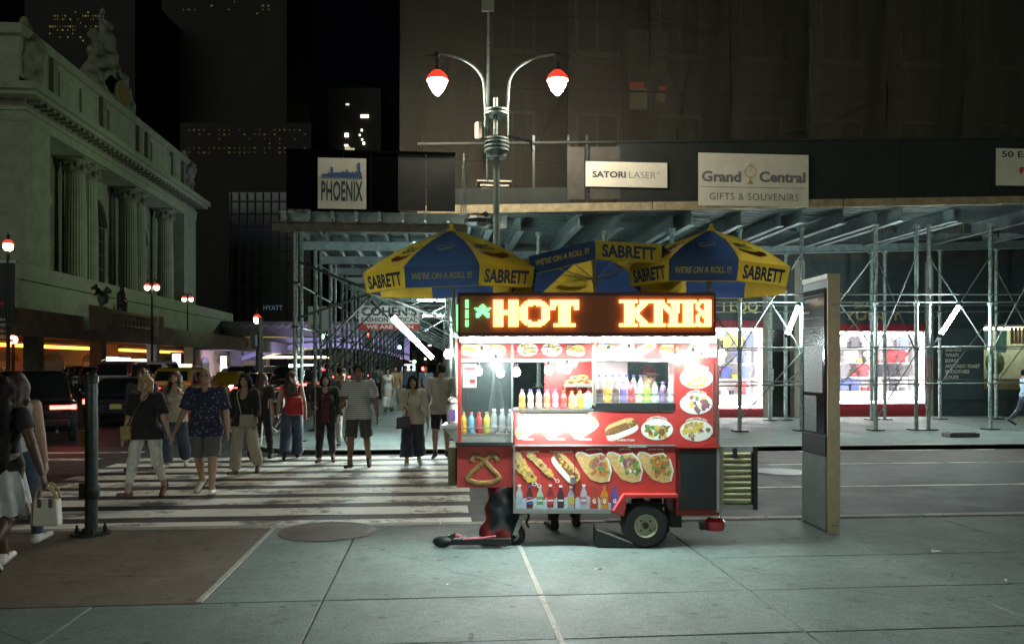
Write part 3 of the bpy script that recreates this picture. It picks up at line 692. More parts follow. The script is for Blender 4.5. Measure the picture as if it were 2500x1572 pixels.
MB().ball((1.4,1.4,.9),(.35,.2,.45)).build('plant', mat('cafe_leaf', (.08,.14,.05), .7, var=.4, vscale=20), caf)
MB().tube([(1.4,1.4,.34),(1.4,1.4,.6)], .12, 10).build('pot', M_STONE, caf)
# ------------------------------------------------------------------ smooth solid shapes: a distance field turned into one continuous skin
class Field:
    def __init__(s, lo, hi, h):
        s.h = h; s.lo = np.array(lo, np.float32)
        s.n = np.maximum(4, np.ceil((np.array(hi)-np.array(lo))/h).astype(int)+1)
        s.ax = [s.lo[i]+h*np.arange(s.n[i], dtype=np.float32) for i in range(3)]
        s.d = np.full(tuple(s.n), 1.0, np.float32)
    def _win(s, lo, hi):
        i0 = np.clip(np.floor((np.array(lo)-s.lo)/s.h).astype(int), 0, s.n); i1 = np.clip(np.ceil((np.array(hi)-s.lo)/s.h).astype(int)+1, 0, s.n)
        if (i1 <= i0).any(): return None
        sl = tuple(slice(a,b) for a,b in zip(i0,i1))
        X, Y, Z = (s.ax[0][sl[0]][:,None,None], s.ax[1][sl[1]][None,:,None], s.ax[2][sl[2]][None,None,:])
        return sl, X, Y, Z
    def _mix(s, sl, e, k):
        a = s.d[sl]
        if k > 0:
            hh = np.clip(.5+.5*(a-e)/k, 0, 1); s.d[sl] = a*(1-hh)+e*hh - k*hh*(1-hh)
        else: s.d[sl] = np.minimum(a, e)
    def cone(s, a, b, ra, rb=None, k=.02, flat=None, end=False):
        """round cone a-b; flat=(axis vector, factor) squeezes it along a direction"""
        rb = ra if rb is None else rb; a = np.array(a, np.float32); b = np.array(b, np.float32); R = max(ra, rb)+k+3*s.h
        w = s._win(np.minimum(a,b)-R, np.maximum(a,b)+R)
        if w is None: return s
        sl, X, Y, Z = w; ab = b-a; L = float(ab@ab)+1e-9
        px, py, pz = X-a[0], Y-a[1], Z-a[2]
        tr = (px*ab[0]+py*ab[1]+pz*ab[2])/L; t = np.clip(tr, 0, 1)
        qx, qy, qz = px-t*ab[0], py-t*ab[1], pz-t*ab[2]
        if flat is not None:
            f, g = flat; f = np.array(f, float); f = f/np.linalg.norm(f); dt = qx*f[0]+qy*f[1]+qz*f[2]; c = (1/g-1)
            qx, qy, qz = qx+dt*f[0]*c, qy+dt*f[1]*c, qz+dt*f[2]*c
        e = np.sqrt(qx*qx+qy*qy+qz*qz)-(ra+(rb-ra)*t)
        if end: e = np.maximum(e, (tr-1)*math.sqrt(L))
        s._mix(sl, e.astype(np.float32), k); return s
    def ell(s, c, r, k=.02, rot=None, cut=False):
        c = np.array(c, np.float32); r = np.array(r, np.float32); R = float(r.max())+k+3*s.h
        w = s._win(c-R, c+R)
        if w is None: return s
        sl, X, Y, Z = w; px, py, pz = X-c[0], Y-c[1], Z-c[2]
        if rot is not None:
            m = np.array(Euler(rot).to_matrix().transposed())
            px, py, pz = (m[i,0]*px+m[i,1]*py+m[i,2]*pz for i in range(3))
        k1 = np.sqrt((px/r[0])**2+(py/r[1])**2+(pz/r[2])**2); e = (k1-1)*float(r.min())
        if cut: s.d[sl] = np.maximum(s.d[sl], -e)
        else: s._mix(sl, e.astype(np.float32), k)
        return s
    def keep(s, fn):
        """intersect with fn(X,Y,Z) <= 0"""
        X, Y, Z = s.ax[0][:,None,None], s.ax[1][None,:,None], s.ax[2][None,None,:]
        s.d = np.maximum(s.d, fn(X,Y,Z).astype(np.float32)); return s
    def ripple(s, amp, f=26., seed=0):
        X, Y, Z = s.ax[0][:,None,None], s.ax[1][None,:,None], s.ax[2][None,None,:]; q = seed*1.7
        s.d = s.d + (amp*(np.sin(X*f+q+2*np.sin(Z*f*.45+q))*np.sin(Z*f*.7+Y*f*.5+q)+.6*np.sin(Z*f*1.3-X*f*.8+Y*f+2*q))).astype(np.float32); return s
    def mesh(s, m):
        d = np.pad(s.d, 1, constant_values=1.0); lo = s.lo-s.h; sg = d < 0
        c = [sg[i:sg.shape[0]-1+i, j:sg.shape[1]-1+j, k:sg.shape[2]-1+k] for i in (0,1) for j in (0,1) for k in (0,1)]
        cnt = sum(x.astype(np.int8) for x in c); act = (cnt > 0)&(cnt < 8)
        ii = np.argwhere(act); idx = np.full(act.shape, -1, np.int64); idx[tuple(ii.T)] = np.arange(len(ii))
        off = [(i,j,k) for i in (0,1) for j in (0,1) for k in (0,1)]
        val = np.stack([d[ii[:,0]+o[0], ii[:,1]+o[1], ii[:,2]+o[2]] for o in off], 1)
        acc = np.zeros((len(ii),3)); num = np.zeros(len(ii))
        for a in range(8):
            for b in range(a+1,8):
                if sum(abs(off[a][q]-off[b][q]) for q in range(3)) != 1: continue
                va, vb = val[:,a], val[:,b]; cr = (va < 0) != (vb < 0)
                t = np.where(cr, va/np.where(cr, va-vb, 1), 0)
                p = np.array(off[a])[None]+t[:,None]*(np.array(off[b])-np.array(off[a]))[None]
                acc += np.where(cr[:,None], p, 0); num += cr
        P = (ii+acc/np.maximum(num,1)[:,None])*s.h+lo
        quads = []
        for axis in range(3):
            A = [slice(None)]*3; B = [slice(None)]*3; A[axis] = slice(0,-1); B[axis] = slice(1,None)
            sa, sb = sg[tuple(A)], sg[tuple(B)]; e = np.argwhere(sa != sb); fl = sa[tuple(e.T)]
            u, v = (axis+1)%3, (axis+2)%3; ok = (e[:,u] > 0)&(e[:,v] > 0); e = e[ok]; fl = fl[ok]
            def cell(du, dv): q = e.copy(); q[:,u] -= du; q[:,v] -= dv; return idx[tuple(q.T)]
            Q = np.stack([cell(1,1),cell(0,1),cell(0,0),cell(1,0)], 1); Q[~fl] = Q[~fl][:,::-1]; quads.append(Q)
        Q = np.concatenate(quads); Q = Q[(Q >= 0).all(1)]
        me = bpy.data.meshes.new('skin'); nv, nf = len(P), len(Q)
        me.vertices.add(nv); me.vertices.foreach_set('co', P.astype(np.float32).ravel())
        me.loops.add(nf*4); me.loops.foreach_set('vertex_index', Q.astype(np.int32).ravel())
        me.polygons.add(nf); me.polygons.foreach_set('loop_start', np.arange(0,nf*4,4,dtype=np.int32)); me.polygons.foreach_set('use_smooth', np.ones(nf,bool))
        me.update(calc_edges=True); me.validate(); me.materials.append(m); return me
# ------------------------------------------------------------------ the station across the avenue
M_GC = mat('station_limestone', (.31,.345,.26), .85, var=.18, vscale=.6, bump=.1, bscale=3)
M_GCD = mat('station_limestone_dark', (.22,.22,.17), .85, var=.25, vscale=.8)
M_BRZ = mat('dark_bronze', (.035,.045,.038), .5, .4)
pA = at(62, HORIZON, 85); pB = at(478, HORIZON, 144); dv = (pB-pA); GL = Vector((dv.x,dv.y)).length
GR = math.atan2(dv.y, dv.x)
def gcx(px, yl):
    """how far along the station front a photo column falls, yl metres out from it"""
    n_ = Vector((-math.sin(GR), math.cos(GR), 0)); o = Vector((pA.x,pA.y,0))+n_*yl; dr = Vector((math.cos(GR),math.sin(GR),0)); r = FV+RV*((px-1250)/FPX)
    return (o.y*r.x-o.x*r.y)/(dr.x*r.y-dr.y*r.x)
gc = thing('station_building', 'huge limestone station with paired columns, heavy cornice and statues on top', 'building', (pA.x,pA.y,0), GR)
def gbx(name, x0, x1, y0, y1, z0, z1, m=M_GC, par=None, bev=0): return MB().bb(x0,x1,y0,y1,z0,z1).build(name, m, par or gc)
gbx('wall', 0, GL, 4.2, 40, 0, 27, M_GC); gbx('side_wall', 0, 5.4, 0, 4.2, 9.5, 27)
gbx('pilaster', GL-6.5, GL, 0, 4.2, 9.5, 27)
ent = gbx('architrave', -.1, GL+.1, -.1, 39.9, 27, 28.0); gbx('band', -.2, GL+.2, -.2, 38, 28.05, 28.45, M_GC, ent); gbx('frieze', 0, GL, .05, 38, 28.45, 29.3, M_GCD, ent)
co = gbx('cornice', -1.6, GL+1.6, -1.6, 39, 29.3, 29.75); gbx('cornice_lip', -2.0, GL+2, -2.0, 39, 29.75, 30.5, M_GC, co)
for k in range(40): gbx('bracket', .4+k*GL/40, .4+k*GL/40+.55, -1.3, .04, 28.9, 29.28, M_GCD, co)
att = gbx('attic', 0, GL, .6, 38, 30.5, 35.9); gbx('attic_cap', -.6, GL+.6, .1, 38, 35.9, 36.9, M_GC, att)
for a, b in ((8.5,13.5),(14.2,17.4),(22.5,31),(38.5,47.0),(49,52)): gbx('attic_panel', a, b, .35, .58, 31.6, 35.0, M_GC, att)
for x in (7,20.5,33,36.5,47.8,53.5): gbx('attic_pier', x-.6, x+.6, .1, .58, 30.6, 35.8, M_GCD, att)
# the three tall arched windows and the paired fluted columns
for k, (a, b) in enumerate(((6.6,14.0),(22.2,30.9),(39.0,47.0))):
    wd = gbx('arched_window', a+.5, b-.5, 4.05, 4.18, 11, 20.8, M_BRZ); c = (a+b)/2; r = (b-a)/2-.5
    MB().prism([(c+r*math.cos(t*PI/12), 20.8+r*.9*math.sin(t*PI/12)) for t in range(13)], 4.05, 4.18).build('arch_head', M_BRZ, wd)
    mb = MB()
    pts = [(c+(r+.35)*math.cos(t*PI/14), 3.95, 20.8+(r*.9+.35)*math.sin(t*PI/14)) for t in range(15)]
    for p, q in zip(pts[:-1], pts[1:]): mb.bar(p, q, .5, .5)
    mb.build('archivolt', M_GC, wd)
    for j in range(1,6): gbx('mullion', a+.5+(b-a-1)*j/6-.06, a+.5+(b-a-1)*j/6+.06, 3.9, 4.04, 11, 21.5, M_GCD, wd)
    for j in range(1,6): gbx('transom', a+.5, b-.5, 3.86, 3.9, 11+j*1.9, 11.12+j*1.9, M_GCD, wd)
def column(x, yv=1.9):
    o = MB(); n = 48; zz = [11.2,17,23,25.0]; rr = [1.28,1.26,1.14,1.08]; vs = []
    for z, r in zip(zz, rr):
        for k in range(n):
            t = 2*PI*k/n; q = r*(1-.05*(1 if k % 2 else 0)); vs.append((x+q*math.cos(t), yv+q*math.sin(t), z))
    fs = [(i*n+k,i*n+(k+1)%n,(i+1)*n+(k+1)%n,(i+1)*n+k) for i in range(3) for k in range(n)]
    o = o.add(vs, fs).build('column', M_GC, gc)
    MB().lathe([(1.6,10.4),(1.6,10.7),(1.45,10.9),(1.5,11.05),(1.3,11.2)], 24, (x,yv,0)).build('base', M_GC, o)
    cap = MB().lathe([(1.1,25.0),(1.25,25.3),(1.3,26.2),(1.6,26.75)], 24, (x,yv,0)).bb(x-1.6,x+1.6,yv-1.6,yv+1.6,26.75,26.99)
    for k in range(12):
        t = 2*PI*k/12; cap.ball((x+1.32*math.cos(t),yv+1.32*math.sin(t),25.75+.5*(k%2)), (.3,.3,.45), 6, 4)
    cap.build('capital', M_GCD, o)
for x in (16.2,19.6,33.2,36.6,49.2): column(x)
gbx('plinth', 5, GL-6, .2, 4.2, 9.5, 10.4, M_GC)
# terrace, balustrade, street arcade
gbx('terrace', -14, GL+1, -6, 4.2, 3.9, 9.2, M_GC); gbx('terrace_wall', -14, GL, -6.4, -6.0, 9.2, 10.6, M_GC)
ov = gbx('viaduct_road', -60, GL+10, -17, -6, 3.9, 4.4, M_GCD); gbx('parapet', -60, GL+10, -17.3, -17, 3.5, 5.2, M_GCD, ov)
bx_ = gcx(243,-17.2); bl = gbx('balustrade_rail', bx_, bx_+11.4, -17.6, -17.0, 5.75, 6.0, M_GC)
for k in range(13): MB().lathe([(.2,0),(.3,.15),(.16,.35),(.28,.7),(.2,.95),(.25,1.1)], 8, (bx_+.8+k*.82,-17.3,4.65)).build('baluster', M_GC, bl)
gbx('balustrade_pier', bx_-3.1, bx_-.1, -17.7, -16.9, 4.2, 6.05, M_GC); gbx('balustrade_pier', bx_+11.5, bx_+12.9, -17.7, -16.9, 4.2, 6.05, M_GC)
M_WARMW = mat('warm_plaster', (.50,.38,.20), .8, var=.15, vscale=1.2)
gbx('arcade_wall', -50, GL, -7, -6.05, 0, 3.9, M_WARMW)
for k in range(11):
    a = -36+k*8.2
    d0 = gbx('arcade_opening', a, a+4.0, -7.1, -7.02, 0, 2.0, M_BRZ if k % 3 == 0 else mat('arcade_glow', (.5,.4,.25), .6)); 
    MB().prism([(a+2+2*math.cos(t*PI/10), 2.0+.8*math.sin(t*PI/10)) for t in range(11)], -7.1, -7.02).build('arch_head', M_GCD, d0)
M_ORANGE = glow('orange_tube', (1.0,.25,.035), 3.4)
OL = [(gcx(a,-11.5),gcx(b,-11.5)) for a,b in ((-70,57),(64,217),(292,356),(364,446))]; ON = dict(zip([a for a,b in OL],('cut by the left picture edge','longest of the row','beside the lit screens','farthest right')))
for a, b in OL:
    q = thing('canopy_light', 'long orange light strip under the station canopy, %s' % ON[a], 'lamp', (0,0,0)); q.location = gc.location; q.rotation_euler = gc.rotation_euler; q['group'] = 'orange lights under the canopy'
    MB().tube([(a,-11.5,3.15),(b,-11.5,3.15)], .13, 8).build('tube', M_ORANGE, q); MB().bb(a,b,-11.9,-11.3,3.4,3.55).build('housing', M_DKSTEEL, q)
for a in [gcx(q,-16) for q in (-60,60,222,360,452)]: gbx('viaduct_pier', a, a+.9, -16.8, -15.9, 0, 3.9, M_GCD)
# white kiosk lights and warm lamps below
for i, (a, b, z0, z1, m, lab) in enumerate(((gcx(250,-13.2),gcx(289,-13.2),.5,2.4,glow('white_screen', (.86,.84,1.0), 3.2),'big white lit screen under the station canopy'),(gcx(292,-13.2),gcx(318,-13.2),.5,2.35,glow('white_screen', (.86,.84,1.0), 3.2),'smaller white lit screen right of the big one'))):
    q = thing('lit_screen', lab, 'screen', (0,0,0)); q.location = gc.location; q.rotation_euler = gc.rotation_euler
    MB().bb(a,b,-13.2,-13.0,z0,z1).build('panel', m, q); MB().bb(a-.1,b+.1,-13.0,-12.9,z0-.1,z1+.1).build('frame', M_DKSTEEL, q); MB().bb(a+.5,a+.8,-13,-12.8,0,z0-.1).build('foot', M_DKSTEEL, q); MB().bb(a,b,-13.24,-13.205,z0+.95,z0+1.0).build('bar', M_DKSTEEL, q)
for i, (a, z) in enumerate(((gcx(319,-13.1),2.1),(gcx(330,-13.1),1.65))):
    q = thing('strip_light', ('upper','lower')[i]+' short warm strip light beside the white screens', 'lamp', (0,0,0), 0, 'warm strip lights under the canopy'); q.location = gc.location; q.rotation_euler = gc.rotation_euler
    MB().tube([(a,-13.1,z),(a+4.5,-13.1,z)], .13, 8).build('tube', glow('warm_tube', (1,.82,.55), 4), q); MB().bb(a,a+4.5,-13.0,-12.9,z-.05,z+.3).build('housing', M_DKSTEEL, q)
# statue group on the roof
f = Field((-9,-3,0),(9,3,14), .17); S = f.cone
f.ell((0,0,.6),(7.2,1.6,1.2),.8)
S((-3.6,0,1.3),(-1.6,0,3.8),1.3,1.0,.6); S((3.6,0,1.3),(1.6,0,3.8),1.3,1.0,.6)
S((-4.6,-.4,1.6),(-3.2,-.2,4.4),.9,.75,.4); f.ell((-3.0,-.4,5.4),(.55,.55,.7),.3); S((-3.2,-.3,4.4),(-4.6,-.5,5.0),.4,.3,.3)
S((4.6,-.4,1.6),(3.4,-.2,4.2),.9,.75,.4); f.ell((3.3,-.4,5.2),(.55,.55,.7),.3); S((3.3,-.3,4.2),(2.0,-.5,5.4),.4,.3,.3)
S((-.45,0,3),(-.35,0,6.3),.62,.55,.5); S((.5,-.2,3),(.35,0,6.3),.62,.55,.5); S((0,0,6.2),(0,0,8.6),.85,.95,.5); f.ell((0,-.1,10.1),(.55,.6,.72),.3); S((0,0,8.8),(0,0,9.7),.4,.35,.3)
S((-.8,0,8.7),(-1.9,-.2,10.1),.42,.34,.3); S((-1.9,-.2,10.1),(-1.4,-.3,11.8),.34,.26,.3); S((.85,0,8.7),(1.5,-.3,7.2),.42,.36,.3); S((1.5,-.3,7.2),(1.7,-.5,5.6),.34,.28,.3)
S((1.2,.4,3),(1.7,.4,7.6),.5,.7,.5)
S((-1.4,.3,4.5),(-2.4,.3,8.0),.9,.3,.6); S((-2.4,.3,8.0),(-3.3,.3,7.2),.5,.2,.5)
f.ripple(.16, 2.6, 3)
st = thing('statue_group', 'tall stone statue group above a clock on the station roof', 'statue', gc.matrix_basis @ Vector((27.5, 2.6, 36.85)), GR); st.scale = (1.45,1.1,1.1)
link('figures', f.mesh(M_GCD), st)
MB().disc((0,-1.75,1.5), 1.7, 1.7, .2, 28).build('clock_rim', M_GCD, st); MB().disc((0,-1.97,1.5), 1.3, 1.3, .05, 28).build('clock_face', glow('clock_face', (.9,.75,.2), .010), st)
f = Field((-3,-3,0),(3,3,6.4), .15)
f.cone((0,0,.5),(0,0,3.4),1.6,1.2,.5).ell((0,-.6,3.6),(1.7,1.2,1.2),.5).ell((-1.2,-.5,2.2),(.8,.8,1.3),.4).ell((1.2,-.5,2.2),(.8,.8,1.3),.4).cone((-1.4,0,3.8),(0,0,5.6),.5,.4,.4).cone((1.4,0,3.8),(0,0,5.6),.5,.4,.4).ripple(.12,3.2,1)
cme = f.mesh(M_GCD)
for i, x in enumerate((2.5, GL-2.2)):
    q = thing('roof_ornament', 'carved stone cartouche on the %s corner of the station roof' % ('near','far')[i], 'statue', gc.matrix_basis @ Vector((x, 1.2, 30.5)), GR)
    link('carving', cme, q, rot=None); q.scale = (1,1,1.35)
# eagle on a globe, bronze standing figure, on the terrace
f = Field((-4.6,-1.6,0),(4.6,1.6,6.2), .1)
f.ell((0,0,3.6),(.75,.9,1.2),.3).ell((0,-.7,4.9),(.45,.6,.45),.25).cone((.2,-1.1,4.9),(.2,-1.4,4.75),.2,.08,.1)
for sx in (-1,1):
    f.cone((sx*.5,0,4.2),(sx*2.2,.2,5.3),.5,.34,.3,((0,1,0),.45)).cone((sx*2.2,.2,5.3),(sx*4.1,.3,4.9),.5,.2,.3,((0,1,0),.4)).cone((sx*1.6,.2,4.6),(sx*2.8,.3,3.9),.4,.2,.3,((0,1,0),.4))
f.cone((0,.2,2.8),(0,.4,1.9),.5,.5,.3,((0,1,0),.5)).ripple(.05,7,2)
eg = thing('eagle_statue', 'cast eagle with spread wings perched on a pale globe on the viaduct', 'statue', gc.matrix_basis @ Vector((gcx(258,-16.8),-16.6,5.25)), GR); eg.scale = (.46,.46,.46)
link('eagle', f.mesh(mat('cast_iron_eagle', (.10,.12,.10), .6, .3)), eg); MB().ball((0,0,1.3),1.05,18,10).build('globe', M_STONE, eg, smooth=True); MB().lathe([(1.4,-.1),(1.4,.15),(.9,.3)],20).build('base', M_BRZ, eg)
f = Field((-1.2,-1.0,0),(1.2,1.0,5.2), .07)
f.cone((0,0,.1),(0,0,2.6),.75,.6,.3).cone((0,0,2.4),(0,0,3.7),.6,.62,.3).ell((0,-.05,4.55),(.32,.36,.42),.1).cone((0,0,4),(0,0,4.3),.25,.2,.2).cone((-.55,0,3.7),(-.75,-.1,2.4),.24,.2,.2).cone((.55,0,3.7),(.7,-.3,2.7),.24,.2,.2).ripple(.03,9,4)
q = thing('bronze_statue', 'dark standing bronze figure on the viaduct right of the eagle', 'statue', gc.matrix_basis @ Vector((gcx(301,-16.6),-16.5,5.2)), GR); q.scale = (.62,.62,.62); link('figure', f.mesh(M_BRZ), q)
# unseen floodlights across the avenue, without fixtures, wash the front
for i, x in enumerate((0, 30, 60)):
    ld = bpy.data.lights.new('flood','SPOT'); ld.energy = 3700; ld.spot_size = math.radians(80); ld.spot_blend = .8; ld.color = (.78,1.0,.70); ld.shadow_soft_size = .6
    lo = bpy.data.objects.new('unseen_flood_lamp', ld); C.objects.link(lo); lo.parent = gc; lo.location = (x,-42,13)
    lo.rotation_euler = (math.radians(90+14),0,0)

# ------------------------------------------------------------------ viaduct arch, dark hotel, towers
M_VIO = mat('viaduct_steel', (.42,.42,.46), .6, var=.1)
va = thing('steel_viaduct', 'steel arch bridge over the avenue washed in violet light', 'bridge', (0,0,0))
D = 138
def vp(px, py, d=D): return at(px, py, d)
def quadplate(pts, th, name, m, d=D):
    mb = MB(); P = [vp(*q, d) for q in pts]; Q = [vp(*q, d)+FV*th for q in pts]; n = len(P)
    return mb.add(P+Q, [tuple(range(n)), tuple(range(2*n-1,n-1,-1))]+[(i,i+n,(i+1)%n+n,(i+1)%n) for i in range(n)]).build(name, m, va)
quadplate([(440,784),(1000,786),(1000,822),(440,820)], 16, 'deck', M_GCD)
up = [(588+ (1000-588)*t/12, 824) for t in range(13)]; lowr = [(588+(1000-588)*t/12, 872-34*math.sin(PI*min(1,(t/12)*1.0))**.8) for t in range(13)]
quadplate(up+lowr[::-1], .6, 'arch_girder', M_VIO, D+.5)
quadplate([(x,yv-2) for x,yv in lowr]+[(x,yv+9) for x,yv in lowr[::-1]], 12, 'arch_soffit', M_VIO, D-.6)
quadplate([(505,820),(588,820),(588,925),(560,925),(560,840),(505,840)], 14, 'pier', M_GCD, D-1)
quadplate([(588,880),(655,862),(655,925),(588,925)], 1, 'abutment', M_WARMW, D+14)
mb = MB()
for k in range(26):
    x = 470+k*20; P = [vp(x+i*2.4, 792+8*math.sin(PI*i/8), D-1) for i in range(9)]; mb.tube(P, .12, 4)
mb.build('railing_swag', M_STONE, va)['kind'] = 'stuff'
vl = bpy.data.lights.new('violet','AREA'); vl.energy = 1700; vl.shape = 'RECTANGLE'; vl.size = 30; vl.size_y = 1; vl.color = (.50,.42,1.0)
lo = bpy.data.objects.new('violet_wash', vl); C.objects.link(lo); lo.parent = va; lo.location = vp(760,902,D-13); lo.rotation_euler = (math.radians(118),0,0)
wl_ = bpy.data.lights.new('underpass','AREA'); wl_.energy = 1500; wl_.size = 12; wl_.color = (1,.74,.38)
lo = bpy.data.objects.new('underpass_lamp', wl_); C.objects.link(lo); lo.parent = va; lo.location = vp(700,850,D+9)
for i, (px, w) in enumerate(((700,22),(735,16),(760,10))):
    P = vp(px,872,D+6); o = MB().tube([P-RV*w*.07/2*10*.1*9, P+RV*w*.07/2*10*.1*9], .16, 6).build('soffit_light', glow('warm_spot', (1,.78,.42), 9), va)

M_HOT = mat('hotel_glass', (.035,.045,.045), .25, var=.3, vscale=.08); M_HOTF = mat('hotel_frame', (.025,.028,.03), .6)
ht = thing('glass_hotel', 'dark glass hotel block with a gridded front beyond the viaduct', 'building', (0,0,0))
D2 = 165
def face_box(px0, px1, y0, y1, d, th, name, m, par):
    a, b = at(px0,y1,d), at(px1,y1,d); top = at(px0,y0,d).z; bot = a.z
    P = [a,b,b+FV*th,a+FV*th]; vs = [(p.x,p.y,bot) for p in P]+[(p.x,p.y,top) for p in P]
    return MB().add(vs, [(3,2,1,0),(4,5,6,7)]+[(i,(i+1)%4,4+(i+1)%4,4+i) for i in range(4)]).build(name, m, par)
face_box(560,760,470,892,D2,40,'wall',M_HOT,ht)
for k in range(11): face_box(562+k*19.5,564.2+k*19.5,470,790,D2-.4,.4,'mullion',M_HOTF,ht)
for k in range(10): face_box(560,760,490+k*30,493+k*30,D2-.3,.3,'transom',M_HOTF,ht)
mb = MB(); vs, fs, w, h = text_geo('HYATT', .02)
a = at(643,757,D2-1); mb.add([a+RV*(vx/w*3.9)+Vector((0,0,vy/h*.95)) for vx,vy,_ in vs], fs); mb.build('lettering', mat('sign_dim', (.3,.38,.55), .6, emit=(.3,.4,.6), estr=.05), ht)
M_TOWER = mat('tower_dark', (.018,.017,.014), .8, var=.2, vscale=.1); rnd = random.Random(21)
def tower(label, px0, px1, y0, d, cols, rows, wy0, wy1, wx0, wx1, fill, col, s, jitter=.3):
    t = thing('office_tower', label, 'tower', (0,0,0)); face_box(px0,px1,y0,892,d,30,'wall',M_TOWER,t)
    ms = [glow('win_%.2f_%d' % (s*q, int(col[2]*100)), col, s*q) for q in (.25,.6,1.2)]
    for j in range(rows):
        rowf = fill*rnd.choice((.2,.7,1.4))
        for i in range(cols):
            if rnd.random() > rowf: continue
            x = wx0+(wx1-wx0)*(i+.5)/cols; yv = wy0+(wy1-wy0)*(j+.5)/rows
            ww = (wx1-wx0)/cols*rnd.uniform(.15,.45); wh = min(3.2,(wy1-wy0)/rows*.4)
            face_box(x-ww/2,x+ww/2,yv-wh/2,yv+wh/2,d-.4,.3,'window',rnd.choice(ms),t)
    return t
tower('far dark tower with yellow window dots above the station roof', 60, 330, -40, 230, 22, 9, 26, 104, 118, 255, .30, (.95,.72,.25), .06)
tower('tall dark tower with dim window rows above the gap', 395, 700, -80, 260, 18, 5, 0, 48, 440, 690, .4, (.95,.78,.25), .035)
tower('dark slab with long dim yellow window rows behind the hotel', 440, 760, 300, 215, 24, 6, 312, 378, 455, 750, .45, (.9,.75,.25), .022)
tw = tower('distant tower with a few white windows beside the PHOENIX banner', 800, 930, 215, 300, 1, 1, 600, 610, 810, 811, 0, (1,1,.9), .5)
for (px, py, w, h, s) in ((846,330,9,9,1.6),(845,355,9,4,1.2),(890,284,20,8,.7),(883,318,4,5,1.3),(878,330,4,4,1.0),(884,341,4,4,1.0),(888,350,5,6,1.4),(848,255,8,4,.4)):
    face_box(px-w/2,px+w/2,py-h/2,py+h/2,299.4,.4,'window',glow('tw_%.1f' % s,(1,.93,.72),s),tw)
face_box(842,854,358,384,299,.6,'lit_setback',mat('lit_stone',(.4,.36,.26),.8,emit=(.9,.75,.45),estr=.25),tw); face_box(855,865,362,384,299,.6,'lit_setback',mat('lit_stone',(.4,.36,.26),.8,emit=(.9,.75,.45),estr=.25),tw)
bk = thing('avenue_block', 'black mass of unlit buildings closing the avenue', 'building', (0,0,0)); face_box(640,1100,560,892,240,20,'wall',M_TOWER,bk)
for i in range(26):
    px = rnd.uniform(655,1050); py = rnd.uniform(800,880); 
    face_box(px,px+rnd.uniform(3,9),py,py+rnd.uniform(3,6),239.5,.3,'window',rnd.choice([glow('shopw1',(1,.85,.55),2.0),glow('shopw2',(1,.75,.35),1.2),glow('shopw3',(.7,.9,1),1.2)]),bk)
# ------------------------------------------------------------------ street lamps, signals, bollard, kiosk, vehicles
M_LAMP = glow('street_lamp_glow', (1.0,.88,.70), 180)
M_POLE = mat('pole_grey_green', (.16,.20,.18), .5, .4, var=.2, vscale=8)
M_POLED = mat('pole_dark', (.03,.035,.033), .5, .3)
M_LAMPHALO = mat('red_glass_shade', (.5,.03,.02), .3, emit=(1,.045,.02), estr=.55)  # added glowing red part, imitates the halo round the lamp
def bell(parent, c, m=M_LAMP, s=1.0):
    """bell lamp: finial, dark hood with brim, glowing acorn below"""
    h = MB().lathe([(.30*s,.20*s),(.31*s,.22*s),(.25*s,.30*s),(.13*s,.42*s),(.10*s,.52*s),(.05*s,.56*s),(.05*s,.74*s),(.09*s,.76*s),(.02*s,.80*s),(.02*s,.98*s),(.0,1.0*s)], 20, c)
    hood = h.build('lamp_hood', M_POLED, parent, smooth=True)
    MB().lathe([(.33*s,.155*s),(.335*s,.18*s),(.29*s,.29*s),(.17*s,.42*s),(.12*s,.46*s)], 20, c, cap=False).build('red_glass_shade', M_LAMPHALO, hood, smooth=True)  # no real glass shade: red ring added to imitate the lamp's halo
    MB().lathe([(0,-.30*s),(.05*s,-.28*s),(.15*s,-.16*s),(.23*s,-.02*s),(.275*s,.10*s),(.28*s,.16*s),(0,.165*s)], 20, c).build('lamp_glass', m, hood, smooth=True)
LD = 18.3
ba = at(1212, 889, LD); sl_ = thing('street_lamp', 'tall twin-arm street lamp with two glowing bell lamps above the cart', 'street lamp', (ba.x, ba.y, 0), -YAW)
def L(px, py): p = at(px, py, LD); return Vector(((px-1212)/FPX*LD, 0, p.z))
MB().lathe([(.24,0),(.26,.05),(.20,.35),(.16,.9),(.12,1.1),(.085,1.4)], 16).tube([(0,0,1.3),L(1212,380)], [.085,.07], 12).build('pole', M_POLE, sl_, smooth=True)
za, zb = L(1212,272).z, L(1212,350).z
MB().tube([(-.02,0,zb-.2),(-.02,0,L(0,240).z)], .055, 10).build('inner_pole', M_GALV, sl_, smooth=True)
for z, r in ((za,.28),(za-.07,.27),(zb+.08,.27),(zb,.29),(zb-.09,.29),(zb-.17,.28)):
    MB().lathe([(r-.04,z-.02),(r,z-.02),(r,z+.02),(r-.04,z+.02)], 18).build('collar', M_GALV, sl_, smooth=True)
MB().lathe([(.22,zb-.32),(.24,zb-.2),(.24,zb+.06),(.2,zb+.1)], 16).build('clamp_drum', M_POLE, sl_, smooth=True)
